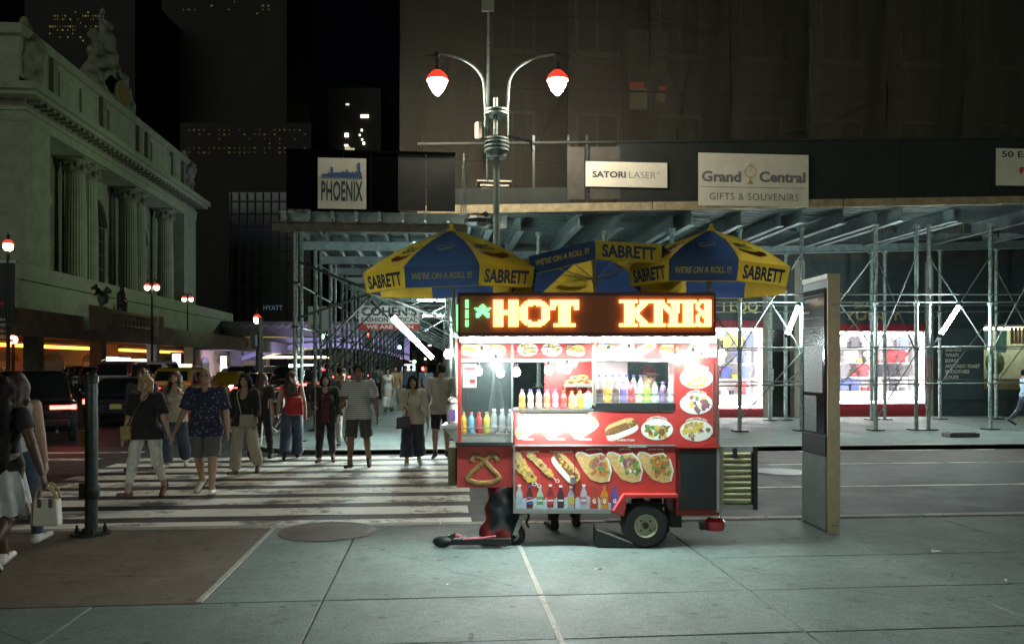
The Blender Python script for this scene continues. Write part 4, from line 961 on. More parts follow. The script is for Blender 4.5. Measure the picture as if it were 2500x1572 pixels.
for sx in (-1,1):
    end = L(1068 if sx < 0 else 1361, 134); x0 = sx*.245
    P = [Vector((x0,0,zb-.15)), Vector((x0,0,za+.1)), Vector((x0+sx*.03,0,za+.55))]
    c0 = Vector((x0+sx*.03,0,za+.55)); dx, dz = end.x-c0.x, end.z-c0.z
    for i in range(1,13):
        t = i/12*PI/2; P.append(Vector((c0.x+dx*(1-math.cos(t)), 0, c0.z+dz*math.sin(t))))
    MB().tube(P, [.03]*3+[.028]*12, 8).build('arm', M_GALV, sl_, smooth=True)
    lamp_c = Vector((end.x, 0, L(0,210).z)); bell(sl_, lamp_c, s=.74)
    MB().tube([lamp_c+Vector((0,0,.70)), end], .022, 6).ball(end, .07).tube([end-Vector((.28,0,.02)), end+Vector((.28,0,-.02))], .02, 6).build('arm_tip', M_POLED, sl_)
MB().tube([L(1190,440)+Vector((0,.05,0)), L(1192,20)+Vector((0,.05,0))], .028, 8).build('antenna_mast', M_GALV, sl_, smooth=True)
MB().bb(L(1176,0).x,L(1206,0).x,-.05,.05,L(0,28).z,L(0,-6).z).build('camera_box', M_STONE, sl_)
MB().box(L(1168,320)+Vector((0,-.05,0)), (.09,.16,.34), rz=.5).build('sensor_panel', mat('panel_pale', (.7,.62,.5), .5), sl_)
MB().bar(L(1236,332), L(1300,347), .05).bar(L(1296,345), L(1298,372), .05).build('bracket', M_DKSTEEL, sl_)
MB().ball(L(1165,540),(.3,.2,.14),8,5).bar(L(1150,545),L(1190,520),.1).build('signal_mount', M_DKSTEEL, sl_)

def far_lamp(label, px, py, d, twin, base_y=None, heads=None):
    b = at(px, 889, d); t = thing('street_lamp', label, 'street lamp', (b.x, b.y, 0), -YAW, 'street lamps along the avenue')
    top = at(px, py, d).z; s = max(.8, d*.0085)
    m = glow('far_lamp_glow', (1.0,.80,.52), 9)
    MB().tube([(0,0,0),(0,0,top+.6)], [.11,.08], 8).build('pole', M_POLED, t)
    for sx in ((-1,1) if twin else (0,)):
        x = sx*.5*s
        h = MB().lathe([(.12*s,.44*s),(.1*s,.5*s),(.0,.95*s)], 10, (x,0,top)).build('lamp_hood', M_POLED, t); MB().lathe([(.33*s,.16*s),(.26*s,.34*s),(.12*s,.44*s)], 12, (x,0,top), cap=False).build('red_glass_shade', M_LAMPHALO, h)  # red ring added to imitate the lamp's halo
        MB().ball((x,0,top),(.3*s,.3*s,.32*s),10,6).build('lamp_glass', m, h, smooth=True)
        if sx: MB().tube([(x,0,top+.6*s),(x*.5,0,top+.9*s),(0,0,top+.5*s)], .05, 6).build('arm', M_POLED, t)
    return t
far_lamp('twin street lamp in front of the station columns', 371, 702, 70, True)
far_lamp('twin street lamp at the far corner of the station', 458, 731, 92, True)
far_lamp('single bright street lamp on the dark signal pole', 628, 781, 52, False)
lf = far_lamp('street lamp with a black banner at the left picture edge', 20, 602, 42, False)
bn = MB().bb(-.75,.35,-.03,.0,at(0,788,42).z,at(0,642,42).z).build('banner', mat('banner_black', (.03,.03,.032), .7), lf)
mb = MB()
for i, s in enumerate(('See a','brighter','side of','Midtown')): put_text(mb, s, -.55, -.55+.085*len(s), 3.98-i*.3, 4.16-i*.3, -.036, bold=.03)
mb.build('lettering', M_SIGNW, bn); MB().bb(-.85,.45,-.05,.03,at(0,642,42).z,at(0,636,42).z).build('banner_arm', M_GALV, lf)
MB().disc((-.3,-.036,at(0,741,42).z), .1, .1, .004, 12).build('logo_dot', M_INKR, bn)
# red round lamp at far left
gb = at(32, 889, 60); t = thing('globe_lamp', 'small red globe lamp on a post under the station canopy', 'lamp', (gb.x,gb.y,0), -YAW)
MB().tube([(0,0,0),(0,0,at(0,838,60).z)], .12, 8).build('post', M_POLED, t); MB().ball((0,0,at(0,829,60).z), .32, 12, 8).build('globe', glow('red_globe', (1,.32,.22), 3.0), t, smooth=True)

def signal(label, px, py, d, colr, body=True):
    b = at(px, 889, d); t = thing('traffic_signal', label, 'traffic light', (b.x,b.y,0), -YAW, 'traffic signals down the avenue'); z = at(px,py,d).z
    MB().tube([(.25,0.1,0),(.25,0.1,z+1.0)], .07, 6).bar((.25,.1,z+.4),(0,.1,z+.4),.06).build('pole', M_POLED, t)
    k = {'g':0,'a':1,'r':2}[colr]
    MB().bb(-.18,.18,-.1,.1,z-.2-.38*(k),z+.2+.38*(2-k)).build('housing', M_POLED, t)
    for q in range(3):
        zz = z+.38*(q-k); on = q == k
        MB().disc((0,-.11,zz), .14, .14, .03, 14).build('lens', glow('sig_'+colr, {'g':(.25,1,.55),'r':(1,.06,.05),'a':(1,.6,.1)}[colr], 7) if on else M_POLED, t)
signal('green traffic signal between the shed posts', 787, 822, 48, 'g'); signal('green traffic signal far down the shed', 976, 848, 62, 'g')
signal('green traffic signal beyond the pavement walkers', 1012, 883, 70, 'g'); signal('red traffic signal under the shopping sign', 897, 818, 56, 'r')
signal('red traffic signal low beyond the posts', 1034, 900, 60, 'r')
# big dark signal box on its pole
b = at(636, 889, 34); t = thing('signal_pole', 'dark street pole with a black signal box and street sign', 'signal pole', (b.x,b.y,0), -YAW)
MB().tube([(0,0,0),(0,0,at(0,775,34).z)], .10, 10).build('pole', mat('pole_teal', (.14,.18,.17), .5, .3), t); MB().bb(-.36,-.06,-.2,.2,at(0,852,34).z,at(0,808,34).z).build('signal_box', M_POLED, t)
MB().ball((-.62,0,at(0,836,34).z),(.12,.1,.22),8,5).build('walk_signal', mat('signal_brown', (.12,.07,.04), .6), t); MB().bb(-.14,-.06,-.25,-.2,at(0,845,34).z,at(0,818,34).z).build('side_panel', M_GALV, t)

# ---- bollard pole by the crossing
b = gd(223, 1303); bd = thing('signal_post', 'dark steel post with a round cap bolted to the near pavement', 'post', (b.x,b.y,0), -YAW)
MB().tube([(0,0,.02),(0,0,1.55)], .062, 16).build('shaft', mat('post_green', (.055,.075,.07), .4, .5, var=.3, vscale=12), bd, smooth=True)
MB().lathe([(.062,.36),(.078,.38),(.082,.46),(.078,.5),(.062,.52)], 16).box((-.06,-.04,.45),(.07,.06,.16)).build('collar', M_DKSTEEL, bd, smooth=True)
MB().lathe([(.19,0),(.19,.02),(.1,.025),(.085,.06),(.066,.07)], 12).build('base_flange', M_DKSTEEL, bd)
for k in range(6):
    t = k*PI/3; MB().lathe([(.02,.02),(.02,.06),(.012,.065),(.012,.09)], 8, (.15*math.cos(t),.15*math.sin(t),0)).build('bolt', M_DKSTEEL, bd)
MB().lathe([(.062,1.55),(.07,1.56),(.07,1.62),(.05,1.65),(0,1.66)], 16).build('cap', M_POLED, bd, smooth=True)
MB().box((-.09,.05,.98),(.07,.09,.16)).build('push_button', mat('button_amber', (.35,.2,.03), .5), bd)

# ---- information kiosk
n0 = gd(2021, 1302); n1 = gd(2051, 1302); f0 = at(1960, HORIZON, 9.12); 
ax = Vector((n1.x-n0.x, n1.y-n0.y, 0)); kw = ax.length; dp = Vector((f0.x-n0.x, f0.y-n0.y, 0))
kz = EYE+(HORIZON-668)/FPX*8.47
ks = thing('information_kiosk', 'tall slim street kiosk with a dark glass screen and tan edge', 'kiosk', (n0.x,n0.y,0)); kd = dp.length
kx = ax.normalized(); ky = dp.normalized()
def K(x, yv, z): return kx*x + ky*yv + Vector((0,0,z))
def kbox(x0,x1,y0,y1,z0,z1,name,m,par=None):
    P = [K(x,yv,z) for z in (z0,z1) for yv in (y0,y1) for x in (x0,x1)]
    return MB().add(P, [(0,2,3,1),(4,5,7,6),(0,1,5,4),(2,6,7,3),(0,4,6,2),(1,3,7,5)]).build(name, m, par or ks)
M_KTAN = mat('kiosk_tan_metal', (.46,.39,.26), .5, .2, var=.12, vscale=14, bump=.06, bscale=300); M_KDK = mat('kiosk_dark', (.03,.036,.038), .3, .2)
kbox(.004, kw-.004, .02, kd, .0, kz-.06, 'body', M_KDK); kbox(0, kw, 0, .018, 0, kz, 'edge_panel', M_KTAN); kbox(-.004, kw+.004, .02, kd+.01, kz-.055, kz, 'top_cap', mat('kiosk_cap', (.5,.5,.46), .4, .3))
sc = kbox(-.012, .002, .06, kd-.04, 1.02, kz-.14, 'screen_glass', mat('kiosk_glass', (.012,.016,.018), .08, spec=.8), None)
kbox(-.012, .002, .03, kd-.01, .03, .78, 'lower_panel', mat('kiosk_steel', (.17,.21,.21), .35, .4, var=.15, vscale=8)); kbox(-.014, .002, .03, kd-.01, .80, 1.0, 'keypad_panel', M_KDK)
M_KINK = mat('kiosk_print', (.20,.22,.24), .5); M_KINK2 = mat('kiosk_map', (.13,.15,.17), .4, var=.6, vscale=40)
kbox(-.016, -.0125, .1, kd-.08, 1.45, 1.95, 'map_print', M_KINK2, sc); kbox(-.016, -.0125, .25, kd-.08, 1.03, 1.40, 'map_print', M_KINK2, sc)
for i, (z, w, h) in enumerate(((2.42,.36,.03),(2.30,.12,.02),(2.10,.22,.012),(2.06,.3,.012),(2.02,.2,.012),(1.99,.26,.012),(1.40,.3,.012))):
    kbox(-.016, -.0125, kd-.08-w, kd-.08, z, z+h, 'print_line', M_KINK, sc)
for z in (2.48,2.24,2.14,1.97): kbox(-.016, -.0125, .07, kd-.05, z, z+.006, 'print_rule', M_KINK, sc)
for x in (.35,.65):
    for z in (.08,kz-.32): MB().disc((0,0,0), .008, .008, .004, 8).build('screw', M_DKSTEEL, ks, loc=K(kw*x,-.001,z), rot=(0,0,math.atan2(kx.y,kx.x)))

# ------------------------------------------------------------------ vehicles
M_TYRE = mat('tyre', (.022,.022,.022), .85); M_RIM = mat('wheel_rim', (.35,.35,.35), .35, .8)
M_CGLASS = mat('car_glass', (.012,.014,.016), .05, spec=.8); M_CHROME = mat('chrome', (.6,.6,.6), .2, 1.0); M_CBLK = mat('car_trim', (.015,.015,.016), .6)
M_TAIL = glow('tail_lamp', (1,.05,.04), 8.0); M_TAILD = mat('tail_lens', (.18,.01,.01), .25); M_HEAD = glow('head_lamp', (1,.84,.58), 26)
M_PLATE = mat('plate_yellow', (.62,.55,.18), .5)
def loft(secs, mats, faces_mat=None):
    """secs: list of rings of (x,y,z) with the same number of points"""
    mb = MB(); n = len(secs[0])
    for s in secs: mb.v += [tuple(p) for p in s]
    for i in range(len(secs)-1):
        for k in range(n):
            mb.f.append((i*n+k, i*n+(k+1)%n, (i+1)*n+(k+1)%n, (i+1)*n+k)); mb.m.append(0)
    mb.f.append(tuple(range(n-1,-1,-1))); mb.m.append(0); mb.f.append(tuple((len(secs)-1)*n+k for k in range(n))); mb.m.append(0)
    return mb
def ring(y, w, z0, z1, e=.25, crown=.03):
    """rounded box section, half width w"""
    pts = []; n = 5; r = min(e, w*.9, (z1-z0)*.45)
    for cx, cz, a0 in ((w-r, z0+r, -PI/2), (w-r, z1-r, 0), (-w+r, z1-r, PI/2), (-w+r, z0+r, PI)):
        for i in range(n): t = a0+PI/2*i/(n-1); pts.append((cx+r*math.cos(t), y, cz+r*math.sin(t)))
    return pts
def car(name, label, cat, loc, rz, paint, kind='suv', brake=True, group='traffic on the avenue', plate=True, head=False, logo=False, roofsign=None):
    """the nose points to +y, the tail to -y"""
    t = thing(name, label, cat, loc, rz, group)
    if kind == 'suv': L_, W_, H_, hood, belt, ro = 4.6, .93, 1.70, 1.05, 1.02, .06
    elif kind == 'van': L_, W_, H_, hood, belt, ro = 4.9, .97, 2.0, 1.15, 1.15, .08
    else: L_, W_, H_, hood, belt, ro = 4.75, .91, 1.45, .95, .92, 0
    y0, y1 = -L_/2, L_/2
    low = [(y0,W_*.86,.42,belt-.10),(y0+.10,W_*.95,.30,belt-.01),(y0+.5,W_,.24,belt+.02),(0,W_,.22,belt),(y1-1.3,W_,.22,hood),(y1-.4,W_*.95,.24,hood-.12),(y1-.05,W_*.82,.34,hood-.28)]
    body = loft([ring(y,w,a,b,.16) for y,w,a,b in low], None).build('body', paint, t, smooth=True)
    if kind == 'sedan': gh = [(y0+.55,W_*.74,belt-.06,belt+.04),(y0+1.15,W_*.72,belt-.06,H_-.07),(y0+1.6,W_*.71,belt-.06,H_),(y0+2.5,W_*.71,belt-.06,H_),(y0+3.45,W_*.76,belt-.06,belt+.03)]
    else: gh = [(y0+.12,W_*.84,belt-.06,belt+.10),(y0+.42,W_*.80,belt-.06,H_-.1),(y0+.7,W_*.78,belt-.06,H_),(y0+2.6,W_*.78,belt-.06,H_-.01),(y0+3.3,W_*.83,belt-.06,belt+.06)]
    loft([ring(y,w,a,b,.17) for y,w,a,b in gh], None).build('cabin', paint, t, smooth=True)
    # rear window, side windows
    (ya,wa,_,za_),(yb,wb,_,zb_) = gh[0], gh[1]
    def rp(s, tt, o=.012):
        y = ya+(yb-ya)*tt; z = za_+(zb_-za_)*tt; w = (wa+(wb-wa)*tt)*.84; return (s*w, y-o, z+o*.6)
    MB().add([rp(-1,.12),rp(1,.12),rp(.93,.92),rp(-.93,.92)], [(0,1,2,3)]).build('rear_window', M_CGLASS, t)
    for s in (-1,1):
        wz0, wz1 = belt+.04, H_-.16; x0, x1 = gh[1][1]+.006, gh[2][1]+.008
        MB().add([(s*(x0+.01),gh[1][0]+.1,wz0),(s*(x1+.01),gh[3][0]+.35,wz0),(s*(x1-.005),gh[3][0]-.05,wz1),(s*(x0-.0),gh[1][0]+.3,wz1)], [(0,1,2,3)]).build('side_window', M_CGLASS, t)
        zt = belt-.16 if kind != 'sedan' else belt-.14
        if kind == 'suv':
            tl = MB().box((s*W_*.66,y0+.012,zt),(W_*.56,.10,.085)).box((s*W_*.90,y0+.07,zt),(.10,.16,.10)).build('tail_lamp', M_TAIL if brake else M_TAILD, t)
        elif kind == 'van': tl = MB().box((s*W_*.88,y0+.05,1.15),(.12,.12,.5)).build('tail_lamp', M_TAIL if brake else M_TAILD, t)
        else: tl = MB().box((s*W_*.78,y0+.035,zt),(.30,.12,.13)).build('tail_lamp', M_TAIL if brake else M_TAILD, t)
        MB().ball((s*W_*.72,y1-.18,hood-.28),(.17,.12,.10),8,5).build('headlight', M_HEAD if head else M_CHROME, t)
        mr = MB().ball((s*(W_+.12),gh[3][0]+.25,belt+.06),(.11,.06,.09),8,5).build('wing_mirror', paint, t)
        for yy in (y0+.85,y1-.9):
            w = MB().lathe([(.20,-.1),(.30,-.1),(.335,-.06),(.335,.06),(.30,.1),(.20,.1),(.20,-.1)], 20, cap=False, M=Matrix.Rotation(PI/2,3,'Y')).build('wheel', M_TYRE, t, smooth=True, loc=(s*(W_-.10),yy,.335))
            MB().lathe([(0,.07),(.05,.09),(.19,.06),(.205,.09)], 16, M=Matrix.Rotation(s*PI/2,3,'Y')).build('rim', M_RIM, w)
        if kind != 'sedan': MB().tube([(s*W_*.66,gh[1][0]+.15,H_-.02),(s*W_*.68,gh[1][0]+.4,H_+.06),(s*W_*.68,gh[3][0]-.2,H_+.05),(s*W_*.66,gh[3][0],H_-.02)], .018, 6).build('roof_rail', M_CHROME, t)
    MB().box((0,y0-.01,.50),(W_*1.62,.10,.16)).build('bumper', M_CBLK, t, bevel=.03)
    if plate: MB().box((0,y0-.045,belt-.42 if kind != 'sedan' else belt-.30),(.32,.02,.16)).build('number_plate', M_PLATE, t)
    MB().bar((-W_*.6,y0-.0,belt-.27),(W_*.6,y0-.0,belt-.27),.02,.014).build('chrome_strip', M_CHROME, t)
    for q in (-1,1): MB().tube([(q*.5,y0-.06,.30),(q*.5,y0+.1,.30)], .04, 8).build('exhaust', M_CHROME, t)
    if logo:
        lg = MB(); R = .07; z = belt-.165
        for k in range(20):
            a0, a1 = 2*PI*k/20, 2*PI*(k+1)/20
            lg.prism([(R*math.cos(a),z+R*math.sin(a)) for a in (a0,a1)]+[(R*.84*math.cos(a),z+R*.84*math.sin(a)) for a in (a1,a0)], y0-.05, y0-.03)
        for p, q in (((-.03,.055),(0,.005)),((0,.005),(.03,.055)),((-.055,.03),(-.025,-.055)),((-.025,-.055),(0,-.01)),((0,-.01),(.025,-.055)),((.025,-.055),(.055,.03))):
            lg.bar((p[0],y0-.045,z+p[1]),(q[0],y0-.045,z+q[1]),.012,.012)
        lg.build('badge', M_CHROME, t)
    if roofsign: MB().box((0,y0+2.2,H_+.09),(.5,.2,.15)).build('roof_sign', roofsign, t, bevel=.03)
    return t
P_BLK = mat('paint_black', (.010,.011,.013), .22, coat=.8); P_DK = mat('paint_dark_blue', (.016,.018,.026), .25, coat=.8); P_RED = mat('paint_maroon', (.12,.018,.022), .3, coat=.6)
P_WHT = mat('paint_white', (.6,.62,.65), .3, coat=.6); P_TAXI = mat('paint_taxi', (.36,.22,.015), .35, coat=.5); P_SIL = mat('paint_silver', (.28,.28,.28), .3, .5, coat=.5)
def cpos(px, py, z=RZ): p = gd(px, py, z); return (p.x, p.y, RZ)
def park(px, d): p = at(px, 889, d); return (p.x, p.y, RZ)
car('parked_suv', 'black SUV with a long red tail lamp waiting at the left edge', 'car', park(84, 20.6), 0.42, P_BLK, 'suv', logo=True)
car('dark_sedan', 'dark sedan with a yellow plate just behind the black SUV', 'car', park(304, 25.9), 0.26, P_DK, 'sedan')
car('maroon_van', 'maroon van under the white screens beyond the dark sedan', 'van', park(318, 40), 0.0, P_RED, 'van', brake=False)
car('white_truck', 'pale van behind the blonde woman in white trousers', 'van', park(398, 46), 0.0, P_WHT, 'van', brake=False)
car('yellow_taxi', 'yellow taxi with red brake lamps behind the woman in the cream top', 'taxi', park(455, 35), 0.02, P_TAXI, 'suv', roofsign=mat('taxi_sign', (.7,.65,.5), .5, emit=(1,.9,.6), estr=.6))
car('yellow_taxi', 'yellow taxi facing the camera with bright headlamps near the bald man', 'taxi', park(560, 44), PI, P_TAXI, 'sedan', brake=False, head=True)
car('dark_car', 'dark car with red tail lamps beyond the woman with the cream bag', 'car', park(640, 38), 0, P_BLK, 'sedan')
car('oncoming_car', 'silver car facing the camera left of the woman in red', 'car', park(650, 60), PI, P_SIL, 'suv', brake=False, head=True)
car('dark_car', 'dark car braking behind the woman with the red bag', 'car', park(722, 42), 0, P_BLK, 'suv')
car('silver_car', 'silver car with red lamps behind the woman in the dark jacket', 'car', park(780, 52), 0, P_SIL, 'sedan')
car('yellow_taxi', 'yellow taxi far down the avenue between the shed posts', 'taxi', park(835, 66), 0, P_TAXI, 'suv')
car('dark_car', 'dark car with red lamps behind the man in the striped shirt', 'car', park(893, 74), 0, P_BLK, 'suv')
car('dark_car', 'farthest dark car with red lamps right of the white dress', 'car', park(966, 92), 0, P_BLK, 'suv')
car('oncoming_car', 'silver car with warm headlamps between the SUV and the sedan far back', 'car', park(560, 80), PI, P_SIL, 'sedan', brake=False, head=True)
car('parked_car', 'black car with dim lamps far left beyond the SUV', 'car', park(215, 52), 0, P_BLK, 'suv', brake=False)
for i, (px, d_, hd_, knd, pt, lab) in enumerate(((600,56,0,'suv',P_BLK,'dark car braking just left of the dark signal pole'),(690,70,1,'sedan',P_TAXI,'taxi with warm headlamps right of the dark signal pole'),(755,84,0,'suv',P_SIL,'silver car far behind the first shed posts'),(610,100,1,'suv',P_BLK,'far dark car with headlamps under the violet arch'),(672,110,1,'sedan',P_SIL,'far silver car with headlamps under the violet arch'),(812,96,0,'van',P_WHT,'far white van with red lamps between the shed posts'),(485,58,0,'sedan',P_RED,'maroon sedan braking above the couple\'s heads'),(925,108,0,'suv',P_BLK,'farthest dark car braking beside the white dress'))):
    car('avenue_car', lab, 'car', park(px, d_), PI if hd_ else 0, pt, knd, brake=not hd_, head=bool(hd_))
# bright shop front glimpsed beyond the cars
for i, (px, py, w, h, d, colr, s, lab) in enumerate(((735,900,60,22,120,(1,.9,.75),4.0,'glaring white shop front beyond the brown-haired woman in red'),(430,880,22,34,75,(.8,.85,1),.9,'pale lit doorway beyond the yellow taxi'),(1000,900,26,22,110,(.55,.8,.95),1.2,'pale blue lit screen at the end of the shed'),(545,888,16,38,130,(.85,.9,.55),1.0,'greenish lit doorway beside the viaduct pier'))):
    q = thing('lit_shopfront', lab, 'shop front', (0,0,0)); face_box(px-w/2,px+w/2,py-h/2,py+h/2,d,.3,'pane',glow('front%d' % i,colr,s),q); face_box(px-w/2-3,px+w/2+3,py-h/2-4,py-h/2-.2,d-.2,.4,'lintel',M_DKSTEEL,q)
    face_box(px-w/2-3,px-w/2-.2,py-h/2,892,d-.2,.4,'jamb',M_DKSTEEL,q); face_box(px+w/2+.2,px+w/2+3,py-h/2,892,d-.2,.4,'jamb',M_DKSTEEL,q)
# white barricade on the far corner
b = at(672, 889, 17.9); t = thing('barricade', 'white folding metal barricade on the far corner behind the walkers', 'barricade', (b.x,b.y,0), -YAW)
M_BAR = mat('barricade_white', (.7,.72,.7), .5)
def bp(px, py): return Vector(((px-672)/FPX*17.9, 0, EYE+(HORIZON-py)/FPX*17.9))
for a, c in (((652,985),(652,1030)),((652,1030),(676,1054)),((654,1022),(696,1008)),((694,1014),(672,1042)),((640,962),(700,950)),((640,985),(700,975))): MB().tube([bp(*a),bp(*c)], .018, 6).build('bar', M_BAR, t)
for px in (646, 694):
    for s in (-.25,.25): MB().tube([Vector(((px-672)/FPX*17.9,s,.0)), bp(px,958)], .018, 6).build('leg', M_BAR, t)
# ------------------------------------------------------------------ the food cart
CD = 7.87
def cx(px, y=0): return (px-1250)/FPX*(CD+y) - (1434-1250)/FPX*CD
def cz(py, y=0): return EYE+(HORIZON-py)/FPX*(CD+y)
co_ = at(1434, 889, CD)
cart = thing('food_cart', 'red hot dog cart covered in food pictures under a bright lettered light box', 'food cart', (co_.x, co_.y, 0), -YAW)
CM = Matrix.Translation((co_.x, co_.y, 0)) @ Matrix.Rotation(-YAW, 4, 'Z')
def cw(x, y, z): return CM @ Vector((x, y, z))
M_RED = mat('cart_red', (.48,.048,.045), .35, var=.10, vscale=5, coat=.2)
M_REDD = mat('cart_dark_red', (.24,.020,.018), .5, var=.2, vscale=6)
M_STEEL = mat('stainless', (.55,.56,.55), .28, .9, var=.08, vscale=10)
M_STEELM = mat('brushed_steel', (.42,.43,.42), .45, .7, var=.15, vscale=12)
M_BLK = mat('cart_black', (.014,.016,.018), .5, var=.2, vscale=20)
M_WHT = mat('print_white', (.78,.78,.74), .5)
FOOD = [M_WHT, mat('food_green', (.14,.26,.06), .6, var=.5, vscale=60), mat('food_brown', (.22,.10,.04), .6, var=.5, vscale=70), mat('food_yellow', (.66,.46,.09), .6, var=.3, vscale=60),
        mat('food_orange', (.52,.17,.04), .6, var=.4, vscale=70), mat('food_bun', (.62,.40,.17), .6, var=.25, vscale=25), mat('food_purple', (.28,.10,.16), .6, var=.4, vscale=60), mat('food_tan', (.48,.33,.14), .6, var=.45, vscale=70)]
def cbox(name, px0, px1, py0, py1, y0, y1, m, par=None, bev=0, ref=None):
    r = y0 if ref is None else ref
    return MB().bb(cx(px0,r), cx(px1,r), y0, y1, cz(py1,r), cz(py0,r)).build(name, m, par or cart, bevel=bev)
# lower cabinet with the wheel arch cut out
out = [(1255,1252),(1498,1252),(1522,1208),(1650,1208),(1650,1090),(1255,1090)]
cab = MB().prism([(cx(a),cz(b)) for a,b in out], 0, .64).build('lower_cabinet', M_RED, cart, bevel=.004)
cbox('bottom_trim', 1253, 1492, 1243, 1253, -.008, -.001, M_STEEL, cab); cbox('side_trim', 1253, 1258, 1090, 1243, -.010, -.001, M_STEEL, cab)
cbox('panel_seam', 1253, 1652, 1086, 1089, -.02, .05, M_STEELM, cart)
for px in (1403,): cbox('seam', px-1, px+1, 1091, 1242, -.004, -.001, M_REDD, cab)
cbox('latch', 1393, 1404, 1163, 1178, -.03, -.001, M_STEEL, cab, .004)
fd = MB().prism([(cx(a),cz(b)) for a,b in ((1494,1244),(1520,1203),(1652,1203),(1652,1212),(1528,1212),(1520,1258))], -.09, .06).build('wheel_arch', M_RED, cart, bevel=.006)
# left box, right cupboard
lb = cbox('left_box', 1115, 1252, 1088, 1190, .02, .64, M_RED, None, .006); cbox('ledge', 1112, 1254, 1080, 1088, -.02, .64, M_BLK, lb)
cbox('side_door', 1094, 1112, 1092, 1185, .10, .6, mat('olive_metal', (.16,.14,.07), .6, var=.3), lb)
rc = cbox('right_cupboard', 1650, 1756, 1088, 1258, .02, .64, M_REDD, None, .004); cbox('cupboard_door', 1660, 1750, 1098, 1243, -.012, .019, M_BLK, rc, .004)
cbox('door_frame', 1650, 1756, 1086, 1093, -.03, .019, M_RED, rc); cbox('hinge_strip', 1750, 1757, 1094, 1250, -.012, .019, M_STEELM, rc)
# open louvred door
ld = cbox('louvre_door', 1758, 1768, 1090, 1244, .06, .10, mat('louvre_frame', (.40,.38,.29), .5, .3), None); cbox('door_stile', 1838, 1850, 1090, 1244, .06, .10, M_BLK, ld); cbox('door_rail', 1768, 1838, 1090, 1104, .06, .10, M_STEELM, ld); cbox('door_rail', 1768, 1838, 1232, 1244, .06, .10, M_STEELM, ld)
cbox('door_back', 1768, 1838, 1104, 1232, .095, .10, mat('louvre_back', (.22,.18,.10), .6), ld)
for k in range(9):
    z = cz(1112+k*14.2); MB().box(((cx(1770)+cx(1836))/2,.07,z),(cx(1836)-cx(1770),.06,.020),rx=-.75).build('slat', mat('louvre_tan', (.62,.56,.38), .5, .3, var=.2), ld)
cbox('door_handle', 1790, 1800, 1094, 1118, .02, .06, M_BLK, ld)
# middle panel and counter
mp = cbox('middle_panel', 1256, 1648, 1005, 1085, .01, .05, M_RED, None, .003); cbox('glass_rail', 1253, 1450, 1000, 1005, -.03, .40, M_STEEL, mp)
MB().bb(cx(1256),cx(1648),.05,.62,cz(1086),cz(1050)).build('counter_body', M_STEELM, cart); MB().bb(cx(1256),cx(1650),.10,.64,cz(1012),cz(1006)).build('counter_top', M_STEEL, cart)
cbox('light_housing', 1272, 1436, 1004, 1012, -.08, .0, M_STEEL, mp)
MB().tube([(cx(1278),-.055,cz(1019)),(cx(1430),-.055,cz(1019))], .019, 8).build('tube_light', glow('counter_tube', (.95,1.0,.97), 175), mp, smooth=True)
# side shelf
sh = MB().bb(cx(1078),cx(1117),.02,.5,cz(1046),cz(1038)).build('side_shelf', M_STEEL, cart); MB().prism([(cx(1082),cz(1046)),(cx(1117),cz(1046)),(cx(1117),cz(1088)),(cx(1104),cz(1075))], .1, .14).build('bracket', M_STEELM, sh)
ls = MB().bb(cx(1126),cx(1254),.02,.42,cz(1064),cz(1060)).build('bottle_shelf', M_STEEL, cart); cbox('shelf_front', 1126, 1252, 1064, 1080, .02, .05, M_STEELM, ls); cbox('shelf_bar', 1126, 1252, 1043, 1046, -.006, .01, M_STEEL, ls)
ms = MB().bb(cx(1258),cx(1449),.05,.42,cz(1002),cz(999)).build('bottle_shelf', M_STEEL, cart)
rs = MB().bb(cx(1456),cx(1648),.05,.5,cz(988),cz(984)).build('bottle_shelf', M_STEEL, cart); cbox('shelf_front', 1452, 1650, 984, 1004, .0, .04, M_BLK, rs); cbox('shelf_bar', 1454, 1650, 961, 964, -.006, .01, M_STEEL, rs)
cbox('bottle_glass', 1456, 1648, 964, 984, .0, .004, clear('pale_glass', (.3,.36,.35), .08), rs)
# posts, roof, header
for px, w, m in ((1117,9,M_RED),(1248,5,M_STEELM),(1646,6,M_RED),(1750,6,M_STEEL)): cbox('corner_post', px, px+w, 826, 1085, .0, .035, m)
for px in (1119, 1745): MB().bb(cx(px,.6)-.018,cx(px,.6)+.018,.6,.636,.9,2.07).build('back_post', M_STEELM, cart)
RZ0 = cz(824,-.2)
rf = MB().bb(cx(1112),cx(1756),-.30,.72,RZ0,RZ0+.05).build('roof', mat('roof_underside', (.62,.58,.56), .6), cart)
hd = cbox('header_panel', 1119, 1756, 826, 878, .18, .21, M_RED); cbox('header_trim', 1119, 1756, 876, 880, .165, .18, M_STEELM, hd)
# right red column with the plates
rcol = cbox('menu_column', 1650, 1750, 872, 1085, .0, .04, M_RED, None, .003); cbox('column_trim', 1740, 1744, 885, 1062, -.006, -.0005, M_STEEL, rcol)
# back wall pieces
cbox('back_panel', 1330, 1445, 880, 1000, .60, .62, M_RED); cbox('back_panel', 1449, 1532, 878, 1000, .60, .62, mat('white_steel', (.60,.62,.63), .5)); cbox('back_panel', 1632, 1650, 878, 1000, .60, .62, mat('white_steel', (.60,.62,.63), .5)); cbox('back_panel', 1532, 1632, 966, 1000, .60, .62, mat('white_steel', (.60,.62,.63), .5)); cbox('back_rail', 1120, 1750, 878, 884, .59, .62, M_STEEL)
cbox('right_side_panel', 1744, 1750, 872, 1085, .05, .6, M_RED)
